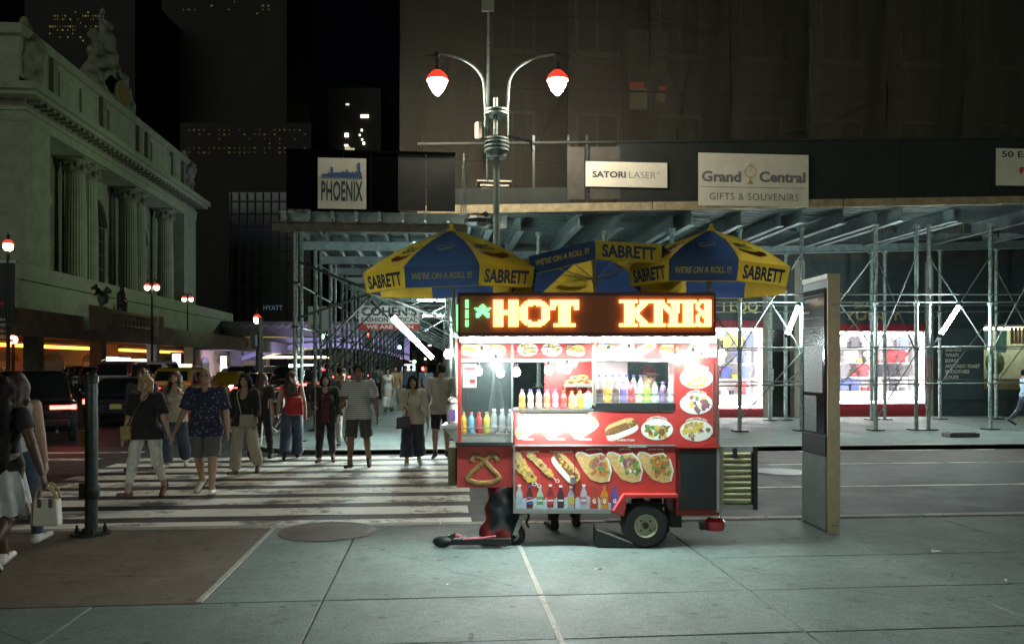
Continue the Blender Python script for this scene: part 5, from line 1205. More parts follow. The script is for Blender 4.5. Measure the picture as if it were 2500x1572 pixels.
# glass
MG = clear('cart_glass', (.05,.06,.06), .07, .04)
cbox('window_glass', 1128, 1248, 886, 1058, .012, .016, clear('cart_glass_greyed', (.30,.34,.35), .10, .15)); cbox('window_glass', 1455, 1646, 880, 960, .012, .016, MG)  # left pane's grey tint stands in for lit road and reflections
cbox('paper_notice', 1130, 1163, 888, 946, .006, .010, M_WHT)
o = cbox('red_print', 1133, 1160, 897, 902, .004, .0055, M_INKR); cbox('red_print', 1146, 1160, 925, 936, .004, .0055, M_INKR)
for k in range(3): cbox('print_line', 1133, 1158-k*6, 907+k*5, 908.5+k*5, .004, .0055, M_INKGR)
# ---- wheels
def wheel(name, px, py, r, y, par=cart, rimc=M_STONE):
    c = (cx(px,y), y, cz(py,y)); R = Matrix.Rotation(PI/2,3,'X'); w = r*.42
    o = MB().lathe([(r*.5,-w),(r*.86,-w),(r*.97,-w*.7),(r,-w*.3),(r,w*.3),(r*.97,w*.7),(r*.86,w),(r*.5,w),(r*.5,-w)], 36, M=R, cap=False).build(name, M_TYRE, par, smooth=True, loc=c)
    for k in range(24):
        t = 2*PI*k/24; MB().box((r*math.cos(t),0,r*math.sin(t)),(.012,w*1.1,.02),ry=-t).build('tread', M_TYRE, o)
    rm = MB().lathe([(r*.13,w*.70),(r*.2,w*.78),(r*.42,w*.62),(r*.47,w*.95),(r*.53,w*1.0),(r*.56,w*.9)], 32, M=R, cap=False).build('rim', rimc, o, smooth=True)
    MB().lathe([(0,w*.95),(r*.12,w*.9),(r*.14,w*.6)], 16, M=R).build('hub', M_BLK, rm)
    for k in range(4):
        t = PI/4+PI/2*k; MB().lathe([(0,w*.88),(r*.04,w*.86),(r*.04,w*.6)], 8, (r*.29*math.cos(t),0,r*.29*math.sin(t)), M=R).build('lug_nut', M_BLK, rm)
    return o
M_RIMC = mat('cream_rim', (.42,.40,.30), .5, .2, var=.25, vscale=15)
wheel('wheel', 1573, 1279, .224, .02, rimc=M_RIMC)
wheel('wheel', 1573, 1279, .224, .52, rimc=M_RIMC)
jw = wheel('jockey_wheel', 1254, 1304, .108, .10, rimc=M_STEELM)
MB().bar((cx(1275,.1),.16,cz(1255,.1)),(cx(1256,.1),.16,cz(1302,.1)),.05,.04).bar((cx(1275,.1),.04,cz(1255,.1)),(cx(1256,.1),.04,cz(1302,.1)),.05,.04).build('jockey_fork', mat('fork_pale', (.32,.34,.28), .5, .3), cart)
MB().bb(cx(1245),cx(1480),.2,.26,cz(1262),cz(1253)).bb(cx(1245),cx(1750),.54,.6,cz(1262),cz(1253)).bb(cx(1540),cx(1606),.08,.5,cz(1284),cz(1274)).build('chassis', M_BLK, cart)
MB().tube([(cx(1290),.3,cz(1254)),(cx(1292),.28,cz(1275)),(cx(1286),.3,cz(1290)),(cx(1292),.27,cz(1300))], .012, 6).build('hanging_chain', M_BLK, cart)
MB().bb(cx(1650),cx(1680),.3,.6,cz(1302),cz(1258)).build('gas_bottle_guard', mat('dark_green_box', (.02,.04,.03), .6), cart)

# ---- printed pictures: flat layers, each a little proud of the last
LAY = .0009
def plate_print(px, py, rx, rz, foods, par, y, seed, cap=None, capdy=0, rim=True):
    mb = MB(); s = CD/FPX; X, Z, RX, RZ_ = cx(px,y), cz(py,y), rx*s, rz*s; rnd = random.Random(seed)
    yy = y-.001
    if rim: mb.mat(0).disc((X,yy,Z), RX, RZ_, LAY, 32)
    for k in range(26):
        a, q = rnd.uniform(0,2*PI), math.sqrt(rnd.random())*.74; m = rnd.choice(foods)
        mb.mat(m).disc((X+q*RX*math.cos(a), yy-LAY*(1+k*.06), Z+q*RZ_*math.sin(a)), RX*rnd.uniform(.1,.28), RZ_*rnd.uniform(.1,.26), LAY, 9, rnd.uniform(0,3), .25, k+seed)
    if cap:
        w = len(cap)*1.75*s; hgt = 2.6*s; zc = Z+(capdy*s if capdy else RZ_+.018)
        fn = lambda x, z: (x, yy-LAY*.5, z-.10*((x-X)/max(w,.01))**2*(.28 if rim else 0))
        mb.mat(0); put_text(mb, cap, X-w, X+w, zc-hgt, zc+hgt, yy, bold=.035, fn=fn)
    return mb.build('food_print', FOOD, par)
def bun_print(px, py, ln, wd, tilt, par, y, seed, fill=(2,), zig=3, cap=None, capdy=0):
    s = CD/FPX; X, Z = cx(px,y), cz(py,y); a, b = ln*s, wd*s; mb = MB(); yy = y-.001; rnd = random.Random(seed); c, sn = math.cos(tilt), math.sin(tilt)
    P = lambda u, v: (X+u*c-v*sn, Z+u*sn+v*c)
    def cap_shape(m, L2, W2, off, lay, wob=0):
        pts = []
        for k in range(24):
            t = 2*PI*k/24; u = L2*abs(math.cos(t))**.5*(1 if math.cos(t) >= 0 else -1); v = W2*math.sin(t)+off; pts.append(P(u,v))
        mb.mat(m).prism(pts, yy-LAY*lay-LAY, yy-LAY*lay)
    cap_shape(5, a, b, 0, 0); cap_shape(0, a*.97, b*.5, -b*.42, .3); cap_shape(fill[0], a*1.04, b*.42, b*.12, .7)
    for k in range(22):
        u = rnd.uniform(-.9,.9)*a; v = b*.12+rnd.uniform(-.4,.4)*b; q = P(u,v); mb.mat(rnd.choice(fill+(zig,))).disc((q[0],yy-LAY*(1.4+.03*k),q[1]), rnd.uniform(.1,.22)*b, rnd.uniform(.1,.2)*b, LAY, 7, 0, .2, k)
    if cap: w = len(cap)*1.75*s; mb.mat(0); zc = Z+capdy*s; put_text(mb, cap, X-w, X+w, zc-.009, zc+.009, yy-LAY*.5, bold=.035)
    return mb.build('food_print', FOOD, par)
Y0 = -.001
# lower row: kebabs, sausage roll, three pitas
for i, (a, b, q, r) in enumerate(((1260,1108,1312,1182),(1293,1108,1356,1170),(1263,1135,1300,1178))):
    s = CD/FPX; mb = MB(); rnd = random.Random(i); yy = Y0-.001
    ax_, az_, bx_, bz_ = cx(a), cz(b), cx(q), cz(r); mb.mat(0)
    L_ = math.hypot(bx_-ax_, bz_-az_); nx, nz = -(bz_-az_)/L_, (bx_-ax_)/L_; w = .004
    mb.prism([(ax_+nx*w,az_+nz*w),(ax_-nx*w,az_-nz*w),(bx_-nx*w,bz_-nz*w),(bx_+nx*w,bz_+nz*w)][::-1], yy-LAY, yy)
    for k in range(9):
        t = .03+.88*k/9; mb.mat(rnd.choice((7,7,3,5))).disc((ax_+(bx_-ax_)*t, yy-LAY*(1+.1*k), az_+(bz_-az_)*t), 9.5*s, 8*s, LAY, 9, 0, .22, k+i*20)
        mb.mat(rnd.choice((2,7,3))).disc((ax_+(bx_-ax_)*t+.008, yy-LAY*(2.0+.1*k), az_+(bz_-az_)*t-.006), 5*s, 4.5*s, LAY, 8, 0, .25, k+i*30)
    for k in range(14):
        t0 = 2*PI*k/14; mb.mat(0).disc((bx_+.018+.018*math.cos(t0), yy-LAY, bz_-.014+.014*math.sin(t0)), .004, .004, LAY, 6)
    mb.build('food_print', FOOD, cab)
s = CD/FPX; mb = MB(); put_text(mb, 'CHICKEN KEBAB', cx(1269), cx(1316), cz(1104), cz(1100), -.002, bold=.03); put_text(mb, 'ITALIAN SAUSAGE', cx(1343), cx(1397), cz(1104), cz(1100), -.002, bold=.03); put_text(mb, 'GRILLED CHICKEN', cx(1533), cx(1577), cz(1091.5), cz(1088.5), -.021, bold=.02); mb.build('caption', M_WHT, cab)
bun_print(1382, 1143, 44, 20, -.86, cab, Y0, 3, (2,7), 3)
for i, (px, cap, foods) in enumerate(((1450,'CHICKEN GYRO',(4,1,4,6)),(1526,'LAMB GYRO',(6,0,1,2,3)),(1601,'FALAFEL GYRO',(1,4,4,2)))):
    mb = MB(); yy = Y0-.001; rnd = random.Random(40+i); X, Z = cx(px), cz(1140)
    pts = [(-46,30),(-40,38),(-28,38),(-12,30),(18,36),(36,20),(44,-8),(38,-34),(16,-38),(-8,-30),(-26,-8)]
    mb.mat(0).prism([(X+a*s,Z+b*s) for a,b in pts][::-1], yy-LAY, yy)
    mb.mat(5).prism([(X+a*s*.94-.006,Z+b*s*.93-.006) for a,b in pts][::-1], yy-LAY*1.5, yy-LAY*1.02)
    for k in range(34):
        u = rnd.uniform(-.75,.95); v = rnd.uniform(-.75,.9); mb.mat(rnd.choice(foods)).disc((X+(u*24+11-4*v)*s, yy-LAY*(1.8+.04*k), Z+(v*27+2)*s), rnd.uniform(4,9)*s, rnd.uniform(3,6.5)*s, LAY, 8, rnd.uniform(0,3), .25, k+i*50)
    w = len(cap)*1.6*s; mb.mat(0); put_text(mb, cap, X-w, X+w, Z+42*s, Z+46*s, yy, bold=.03, fn=lambda x, z, X=X: (x, yy-LAY*.5, z-1.2*(x-X)**2))
    mb.build('food_print', FOOD, cab)
# row of printed drinks on ice
ice = MB(); rnd = random.Random(9)
ice.prism([(cx(1255+i*12), cz(1216-(4 if i%2 else -3)+rnd.uniform(-3,3)+ (10 if i > 17 else 0))) for i in range(21)][::-1]+[(cx(1255),cz(1243)),(cx(1495),cz(1243))], -.0020, -.0012)
ice.build('ice_print', mat('print_ice', (.46,.52,.60), .4, var=.35, vscale=35), cab)
DR = [('water',(.45,.52,.56),(.35,.45,.55),(.8,.8,.8)),('cola',(.10,.03,.02),(.04,.10,.36),(.05,.12,.4)),('soda',(.40,.55,.46),(.12,.28,.16),(.3,.45,.35)),('cola2',(.20,.03,.03),(.5,.04,.05),(.75,.75,.75)),
      ('cola3',(.06,.03,.03),(.05,.03,.03),(.75,.75,.75)),('tea',(.30,.34,.46),(.5,.42,.1),(.75,.75,.75)),('water2',(.42,.44,.52),(.45,.2,.28),(.75,.75,.75)),('sport',(.40,.06,.03),(.45,.08,.05),(.30,.08,.04)),('sport2',(.60,.26,.03),(.5,.2,.04),(.5,.2,.04)),('sport3',(.08,.10,.36),(.07,.08,.3),(.08,.1,.35))]
for i, (nm, b, lbl, cp) in enumerate(DR):
    px = 1268+i*25.2+(6 if i > 5 else 0); hw = 9.5 if i > 6 else 8; top = 1182+(3 if i > 6 else (i%3)*2); mb = MB(); yy = -.0022
    shp = [(-hw,1238),(hw,1238),(hw,1206),(hw*.75,1198),(3,1193),(3,1187),(-3,1187),(-3,1193),(-hw*.75,1198),(-hw,1206)]
    mb.mat(0).prism([(cx(px+a), cz(z+(top-1182))) for a,z in shp], yy-LAY, yy); mb.mat(1).bb(cx(px-hw),cx(px+hw),yy-LAY*1.7,yy-LAY*1.05,cz(1231),cz(1212)); mb.mat(2).bb(cx(px-4),cx(px+4),yy-LAY*1.7,yy,cz(top+5),cz(top))
    mm = [mat('pr_'+nm,b,.4,var=.2,vscale=40), mat('pl_'+nm,lbl,.4), mat('pc_'+nm,cp,.4)]
    if i == 1:
        R = 8*s; X, Z = cx(px), cz(1221); mb.mat(3); mb.prism([(X+R*math.cos(t*PI/8),Z+R*math.sin(t*PI/8)) for t in range(16)], yy-LAY*2.3, yy-LAY*1.75)
        mb.mat(4); mb.prism([(X+R*.9*math.cos(t*PI/8+.3),Z+R*.2+R*.72*math.sin(t*PI/8+.3)) for t in range(9)], yy-LAY*2.9, yy-LAY*2.4); mb.mat(1); mb.prism([(X-R*.9*math.cos(t*PI/8+.3),Z-R*.25-R*.66*math.sin(t*PI/8+.3)) for t in range(9)], yy-LAY*2.9, yy-LAY*2.4); mm += [M_WHT, M_INKR]
    if i > 6: mb.mat(3); put_text(mb, 'G', cx(px-4), cx(px+4), cz(1228), cz(1217), yy-LAY*1.9, bold=.06); mm += [M_WHT]
    if i in (2,3,4,6): mb.mat(3); mb.bb(cx(px-hw*.8),cx(px+hw*.8),yy-LAY*2.2,yy-LAY*1.8,cz(1223),cz(1219)); mm += [M_WHT]
    mb.build('drink_print', mm, cab)
# middle row and header row
for i, (px, cap) in enumerate(((1290,'HOT DOG'),(1360,'HOT SAUSAGE'),(1428,'CHILI DOG'))): bun_print(px, 1045, 36, 17, .55, mp, .009, 60+i, (4,5), 5, cap, -27)
bun_print(1517, 1047, 42, 21, .35, mp, .009, 66, (2,2), 3, 'PHILLY CHEESE STEAK', -27)
plate_print(1604, 1048, 39, 26, (2,2,1,3,7), mp, .009, 70, 'LAMB OVER RICE')
for py, foods, cap in ((923,(0,3,7,0),'CHICKEN OVER RICE'),(985,(0,7,3,6,1),'LAMB OVER RICE'),(1051,(3,7,6,2,3),'COMBO OVER RICE')): plate_print(1700, py, 40, 26, foods, rcol, -.001, py, cap)
for px, kind in ((1148,'bun'),(1180,'fries'),(1212,'fries'),(1288,'plate'),(1347,'plate'),(1405,'bun'),(1480,'bun'),(1520,'long'),(1575,'long'),(1634,'bun'),(1705,'plate')):
    if kind == 'plate': plate_print(px, 853, 26, 17, (0,3,7,1), hd, .179, px)
    elif kind == 'long': bun_print(px, 852, 30, 11, .5, hd, .179, px, (4,5), 5)
    else: bun_print(px, 855, 24, 14, -.1, hd, .179, px, (7,3) if kind == 'fries' else (2,1), 3)
mb = MB()
for px in (1160,1225,1290,1350,1410,1480,1530,1590,1650,1715): mb.bb(cx(px-22,.18),cx(px+22,.18),.176,.179,cz(834,.18),cz(830,.18))
mb.build('caption_strip', M_WHT, hd)
# pretzel on the left box
mb = MB(); pts = []; X, Z = cx(1180,.02), cz(1140,.02)
for k in range(61):
    t = -1.9+3.8*k/60; u = 42*math.sin(t*1.55); v = 34*math.cos(t*1.0)-10-16*abs(math.sin(t*.8))**3; pts.append((X+u*s, .012, Z-v*s+8*s))
P2 = []
for (px, py) in ((1150,1128),(1158,1112),(1175,1118),(1198,1142),(1218,1166),(1196,1178),(1165,1178),(1140,1168),(1165,1142),(1190,1118),(1208,1112),(1216,1130)): P2.append((cx(px,.02), .014, cz(py,.02)))
sm = []
for i in range(len(P2)-1):
    p0, p1, p2, p3 = (Vector(P2[max(0,min(len(P2)-1,i+q))]) for q in (-1,0,1,2))
    for k in range(5): t = k/5; sm.append(.5*((2*p1)+(-p0+p2)*t+(2*p0-5*p1+4*p2-p3)*t*t+(-p0+3*p1-3*p2+p3)*t**3))
mb.tube([(p.x,.016,p.z) for p in sm], [.027]*len(sm), 7); 
for v in range(len(mb.v)): x, yv, z = mb.v[v]; mb.v[v] = (x, .016+(yv-.016)*.12, z)
mb.build('pretzel_print', mat('pretzel_brown', (.30,.17,.06), .5, var=.5, vscale=25), lb, smooth='all')

# ---- the light box with running letters
SB = -.44; SBB = -.16
sb = MB().bb(cx(1118,SB),cx(1748,SB),SB,SBB,cz(822,SB),cz(714,SB)).build('sign_box', mat('sign_case', (.10,.022,.016), .5, var=.2), cart, bevel=.006)
cbox('sign_face', 1123, 1743, 722, 812, SB-.004, SB-.0005, mat('sign_board', (.40,.095,.03), .5), sb)
M_LEDO = glow('led_amber', (1.0,.56,.14), 2.2); M_LEDG = glow('led_green', (.18,1.0,.28), 1.2)
LP = 4.12*(CD+SB)/FPX
def grid(rows): return [(c, r) for r, line in enumerate(rows) for c, ch in enumerate(line) if ch == '#']
H_ = ['######...######']*6+['###############']*3+['######...######']*7
O_ = ['.....########.....','...############...','..##############..','.#######..#######.','#####........#####']+['#####........#####']*7+['.######....######.','..##############..','...############...','.....########.....']
T_ = ['#################']*2+['#################','####.########.####'[:17],'###..#######..###','###..#######..###']+['.....#######.....']*8+['..#############..']*2
K_ = ['###########.########','###########.########','...######...#####...','...######..#####....','...######.#####.....','...###########......','...##########.......','...#########........','...#########........','...##########.......','...###########......','...######.#####.....','...######..#####....','...######...#####...','###########.########','###########.########']
N_ = ['#######..########','#######..########','.#######...#####.','.########..#####.','.#########.#####.','.#####.####.####.','.#####..########.','.#####...#######.']+['.#####....#####..']*6+['########.########']*2
I_ = ['##########']*2+['..######..']*12+['##########']*2
S_ = ['..#######','.########','###..####','##...####','##...####','###..####','.########','..#######','.########','###.#####','##..#####','##...####','##...####','###..####','#########','.########']
def led(name, rows, px, py, m, pitch=LP):
    mb = MB(); x0, z0 = cx(px,SB), cz(py,SB); q = pitch*.43
    for c, r in grid(rows): mb.box((x0+(c+.5)*pitch, SB-.018, z0-(r+.5)*pitch), (q*2,.016,q*2))
    return mb.build(name, m, sb)
led('letter_h', H_, 1204, 732, M_LEDO); led('letter_o', O_, 1268, 732, M_LEDO); led('letter_t', T_, 1343, 732, M_LEDO)
led('letter_k', K_, 1511, 732, M_LEDO); led('letter_n', N_, 1592, 732, M_LEDO); led('letter_i', I_, 1658, 732, M_LEDO); led('letter_s', S_, 1698, 732, M_LEDO)
led('star', ['....##....','...####...','##########','.########.','..######..','.########.','.###..###.','.##....##.'], 1158, 743, M_LEDG)
led('bar', ['##']*5+['..']+['##']*5+['..']+['##']*4, 1136, 732, M_LEDG)
MB().box((cx(1117,SB)-.008,SB+.08,cz(775,SB)),(.010,.03,.24)).build('green_edge_light', M_LEDG, sb)
# tubes under the box
for a, b in ((1128,1440),(1458,1740)): MB().tube([(cx(a,-.2),-.32,RZ0-.030),(cx(b,-.2),-.32,RZ0-.030)], .016, 8).build('tube_light', glow('awning_tube', (.72,1.0,.93), 110), rf, smooth=True)
MB().bb(cx(1118,SB),cx(1748,SB),-.262,-.250,RZ0-.048,RZ0-.001).build('light_baffle', mat('sign_case', (.10,.022,.016), .5), rf)
M_PIPE_ = mat('warm_pipe', (.50,.44,.34), .35, .7)
MB().tube([(cx(1449),-.05,cz(990)),(cx(1449),-.05,cz(812))], .018, 10).build('front_pole', M_PIPE_, cart, smooth=True)

# ---- strings of bulbs
M_BULB = glow('bulb_glow', (1.0,.94,.90), 62)
bs = thing('string_lights', 'string of bare glowing bulbs looped under the cart roof', 'string lights', cw(0,0,0), -YAW)
bulbs = [(1094,864,.12),(1176,868,.05),(1210,888,.0),(1168,906,.35),(1222,910,.35),(1261,908,.30),(1340,904,.15),(1384,901,.05),(1399,886,.25),(1486,866,.0),(1536,862,.0),(1552,864,.12),(1650,878,.0),(1692,872,-.04),(1712,880,.05),(1762,864,.05),(1756,880,.2)]
for (px, py, y) in bulbs:
    c = (cx(px,y), y, cz(py,y)); bu = MB().lathe([(0,-.044),(.022,-.038),(.036,-.020),(.040,0),(.034,.020),(.020,.036),(.014,.046)], 12, c).build('bulb', M_BULB, bs, smooth=True)
    MB().lathe([(.016,.046),(.018,.05),(.018,.085),(.010,.09)], 10, c).build('socket', M_BLK, bu)
    MB().tube([(c[0],c[1],c[2]+.085),(c[0]+random.uniform(-.02,.02),c[1],c[2]+.14),(c[0],c[1]+.02,RZ0-.001)], .004, 5).build('drop_wire', M_BLK, bu)
for run in ([(1120,830),(1176,845),(1260,862),(1345,858),(1440,832)],[(1128,826),(1240,852),(1330,848),(1440,838)],[(1455,834),(1520,826),(1590,836),(1650,826),(1745,834)]):
    MB().tube([(cx(a,.02),.02,cz(b,.02)) for a,b in run], .004, 5).build('cable', M_BLK, bs)

# ---- bottles, jars, trays on the shelves (each a thing of its own)
def bottle(px, base, y, h, r, colr, capc, label, name='drink_bottle', group='bottles on the cart', clearish=False, lab=None):
    t = thing(name, label, 'bottle', cw(cx(px,y), y, base), -YAW, group)
    key = 'bt_%.2f_%.2f_%.2f' % colr
    mt = clear(key+'c', colr, .45, .1) if clearish else mat(key, colr, .2, coat=.5)
    MB().lathe([(0,.001),(r*.92,.001),(r,h*.04),(r,h*.30),(r*.90,h*.42),(r,h*.54),(r*.98,h*.66),(r*.62,h*.80),(r*.42,h*.86),(r*.42,h*.92)], 14).build('body', mt, t, smooth=True)
    MB().lathe([(r*.48,h*.905),(r*.50,h*.91),(r*.50,h*.99),(r*.4,h*1.0),(0,h*1.0)], 12).build('cap', mat('cap_%.2f_%.2f_%.2f' % capc, capc, .4), t)
    MB().lathe([(r*1.01,h*.10),(r*1.015,h*.12),(r*1.015,h*.29),(r*1.01,h*.30)], 14).build('label', mat('lab_%.2f_%.2f_%.2f' % (lab or capc), lab or capc, .5), t)
zl = cz(1060,.02); zm = cz(999,.05); zr = cz(984,.05)
lowc = [((.75,.42,.03),(.45,.08,.03),'orange-yellow'),((.15,.38,.62),(.5,.12,.1),'pale blue'),((.55,.03,.03),(.5,.05,.03),'bright red'),((.70,.66,.10),(.5,.2,.04),'lemon yellow')]
for i, (c, k, n) in enumerate(lowc): bottle(1131+i*19.2, zl, .16, .205, .034, c, k, n+' drink bottle on the low shelf at the left end of the cart', lab=c)
for i in range(3): bottle(1206+i*20, zl, .16, .235, .034, (.6,.66,.68), (.75,.75,.75), ('first','second','third')[i]+' clear water bottle on the low left shelf, counted from the coloured ones', clearish=True, lab=(.55,.6,.7))
midc = [((.62,.30,.10),(.12,.10,.3),'peach'),((.62,.40,.36),(.12,.10,.35),'pale pink'),((.55,.32,.26),(.12,.10,.35),'rose'),((.45,.25,.16),(.12,.10,.35),'brown tea'),((.42,.26,.34),(.12,.10,.35),'mauve'),((.55,.10,.10),(.45,.08,.04),'red'),((.72,.55,.18),(.5,.2,.05),'golden yellow'),((.72,.40,.06),(.5,.2,.05),'orange'),((.25,.48,.62),(.4,.12,.1),'sky blue')]
for i, (c, k, n) in enumerate(midc): bottle(1275+i*20.2, zm, .16, .19 if i < 5 else .175, .033, c, k, n+' drink bottle on the middle shelf of the cart', lab=tuple(min(.8,q*1.3) for q in c))
rig = [((.05,.03,.03),(.45,.06,.05),'black cola'),((.70,.27,.03),(.4,.12,.03),'orange soda'),((.10,.06,.05),(.5,.1,.1),'dark brown soda'),((.14,.10,.30),(.1,.1,.4),'violet blue'),((.40,.04,.05),(.4,.04,.05),'cherry red'),((.62,.68,.30),(.2,.3,.1),'pale yellow-green'),((.26,.62,.06),(.10,.2,.05),'bright green'),((.40,.55,.50),(.1,.3,.2),'pale sea-green'),((.16,.10,.24),(.12,.1,.3),'dark purple'),((.5,.6,.66),(.3,.3,.6),'pale clear')]
for i, (c, k, n) in enumerate(rig): bottle(1464+i*19.3, zr, .18, .205 if i != 5 else .17, .034, c, k, n+' bottle on the right shelf behind the glass', lab=tuple(min(.8,q*1.2) for q in c))
for i in range(7): bottle(1462+i*17, zr, .40, .27, .032, (.55,.55,.58), (.08,.08,.25), ORD[i]+' clear bottle from the left in the back row of the right shelf', group='back row bottles on the right shelf', clearish=True, lab=(.4,.4,.5))
# pretzel tray
M_PRZ = mat('pretzel_crust', (.42,.20,.06), .5, var=.4, vscale=30)
t = thing('pretzel_tray', 'steel tray heaped with pretzels above the middle shelf', 'tray', cw(cx(1412,.45),.45,cz(944,.45)), -YAW)
MB().bb(-.15,.13,-.12,.12,0,.012).bb(-.15,.13,-.125,-.12,0,.035).build('tray', M_STEEL, t); 
for k, (x, z) in enumerate(((-.08,.03),(0,.04),(.08,.03),(-.03,.07),(.04,.08))):
    P = [(x+.05*math.sin(a*1.5)*1.0, -.03+.02*math.cos(a), z+.03*math.cos(a)) for a in np.linspace(-2,2,14)]; MB().tube(P, .014, 6).build('pretzel', M_PRZ, t, smooth='all')
for x in (-.13,.0,.11): MB().tube([(x,.1,0),(x,.1,-.26)], .008, 6).build('leg', M_STEEL, t)
t = thing('bread_bag', 'white plastic bag of buns at the right of the middle shelf', 'bag', cw(cx(1425,.5),.5,cz(999,.5)), -YAW)
f = Field((-.16,-.1,-.01),(.16,.1,.2), .01); f.ell((0,0,.08),(.12,.07,.085),.03).ell((.07,0,.11),(.07,.06,.06),.04).ripple(.006,60,2); link('bag', f.mesh(mat('white_plastic', (.7,.72,.74), .35)), t)
for i, (x, y, h, w, m, lab) in enumerate(((1105,.25,.19,.055,M_WHT,'white napkin tub on the side shelf'),)):
    t = thing('napkin_tub', lab, 'tub', cw(cx(x,y),y,cz(1038,.02)), -YAW); MB().lathe([(w*.8,0),(w,.01),(w*1.05,h),(w*.9,h)], 14).build('tub', m, t, smooth=True); MB().lathe([(w*1.1,h+.001),(w*1.1,h+.03),(w*.4,h+.07),(0,h+.075)], 14).build('lid', M_STEEL, t, smooth=True); MB().bb(-w*.6,w*.6,-w*1.1,-w*1.06,.03,.14).build('label', mat('label_violet', (.22,.14,.42), .5), t)
# grill hood, sauce rack inside
t = thing('steam_cabinet', 'small steel steam cabinet on the counter behind the green bottles', 'cabinet', cw(cx(1510,.50),.50,cz(1006)+.001), -YAW); MB().bb(-.25,.2,-.06,.07,0,.22).build('body', M_STEEL, t, bevel=.01); MB().box((0,-.075,.15),(.12,.02,.02)).build('handle', M_BLK, t)

# ---- under and beside the cart
t = thing('tow_bar', 'dark tow bar with a pink strap lying on the pavement left of the cart', 'tow bar', cw(cx(1145,-.02),-.02,0), -YAW)
MB().bar((-.24,0,.05),(.40,.12,.07),.07,.06).bar((-.24,.0,.05),(.40,-.06,.07),.06,.05).build('bar', M_BLK, t); MB().ball((-.25,0,.055),(.10,.07,.055),12,7).bar((-.30,0,.06),(-.12,0,.12),.04).build('coupler', M_BLK, t, smooth=True)
MB().tube([(-.05,-.07,.09),(.1,-.075,.10),(.26,-.07,.12)], .010, 6).ball((-.10,-.05,.12),(.03,.03,.02)).build('pink_strap', mat('pink_strap', (.62,.12,.18), .5), t)
f = Field((-.3,-.2,-.01),(.34,.24,.62), .012)
f.cone((.06,.02,.55),(-.02,0,.05),.15,.16,.05).cone((-.08,-.02,.10),(.10,-.02,.10),.13,.13,.06).cone((.16,.04,.5),(.16,.04,.1),.10,.12,.05).keep(lambda X,Y,Z: np.maximum(-Z+.004+0*X+0*Y, Z-.58+0*X+0*Y)).ripple(.015,22,5)
t = thing('covered_bundle', 'slumped black and dark red tarpaulin bundle under the left box', 'bundle', cw(cx(1214,.12),.12,0), -YAW); t.scale = (.82,.85,.97)
tm = bpy.data.materials.new('tarp'); tm.use_nodes = True; n_, l_ = tm.node_tree.nodes, tm.node_tree.links
g_ = n_.new('ShaderNodeTexCoord'); nz_ = n_.new('ShaderNodeTexNoise'); nz_.inputs['Scale'].default_value = 3.2; rp_ = n_.new('ShaderNodeValToRGB'); rp_.color_ramp.elements[0].position = .44; rp_.color_ramp.elements[0].color = (.014,.018,.020,1); rp_.color_ramp.elements[1].position = .50; rp_.color_ramp.elements[1].color = (.13,.010,.012,1)
sp_ = n_.new('ShaderNodeSeparateXYZ'); ad_ = n_.new('ShaderNodeMath'); ad_.operation = 'MULTIPLY_ADD'; ad_.inputs[1].default_value = -.9; l_.new(g_.outputs['Object'], sp_.inputs[0]); l_.new(sp_.outputs['X'], ad_.inputs[0]); l_.new(g_.outputs['Object'], nz_.inputs['Vector']); l_.new(nz_.outputs['Fac'], ad_.inputs[2]); l_.new(ad_.outputs[0], rp_.inputs['Fac']); l_.new(rp_.outputs['Color'], n_['Principled BSDF'].inputs['Base Color']); n_['Principled BSDF'].inputs['Roughness'].default_value = .45
link('tarpaulin', f.mesh(tm), t)
t = thing('wheel_ramp', 'black wedge-shaped step box in front of the cart wheel', 'ramp', cw(cx(1500,-.05),-.05,0), -YAW)
MB().prism([(-.17,.006),(.22,.006),(.22,.02),(-.17,.17)], -.02, .34).build('wedge', M_BLK, t, bevel=.008); MB().box((.02,-.0,.105),(.40,.012,.012),ry=.365).build('worn_edge', M_STEELM, t)
MB().prism([(-.172,.01),(-.168,.01),(-.168,.16),(-.172,.16)], .0, .3).build('side_plate', M_DKSTEEL, t)
t = thing('red_canister', 'red tail lamp canister with a white cap under the right cupboard', 'canister', cw(cx(1745,.1),.1,cz(1294,.1)), -YAW)
MB().lathe([(.0,0),(.085,.005),(.095,.03),(.095,.09),(.07,.12),(.05,.13)], 16).build('body', mat('gloss_red', (.35,.012,.02), .2, coat=.6), t, smooth=True); MB().lathe([(.05,.13),(.05,.15),(.02,.17),(0,.172)], 12).build('cap', M_WHT, t); MB().bar((-.14,.02,.04),(-.02,.02,.05),.09,.07).build('arm', M_BLK, t); MB().bb(-.03,.03,.0,.04,.12,.20).build('hanger', M_BLK, t)

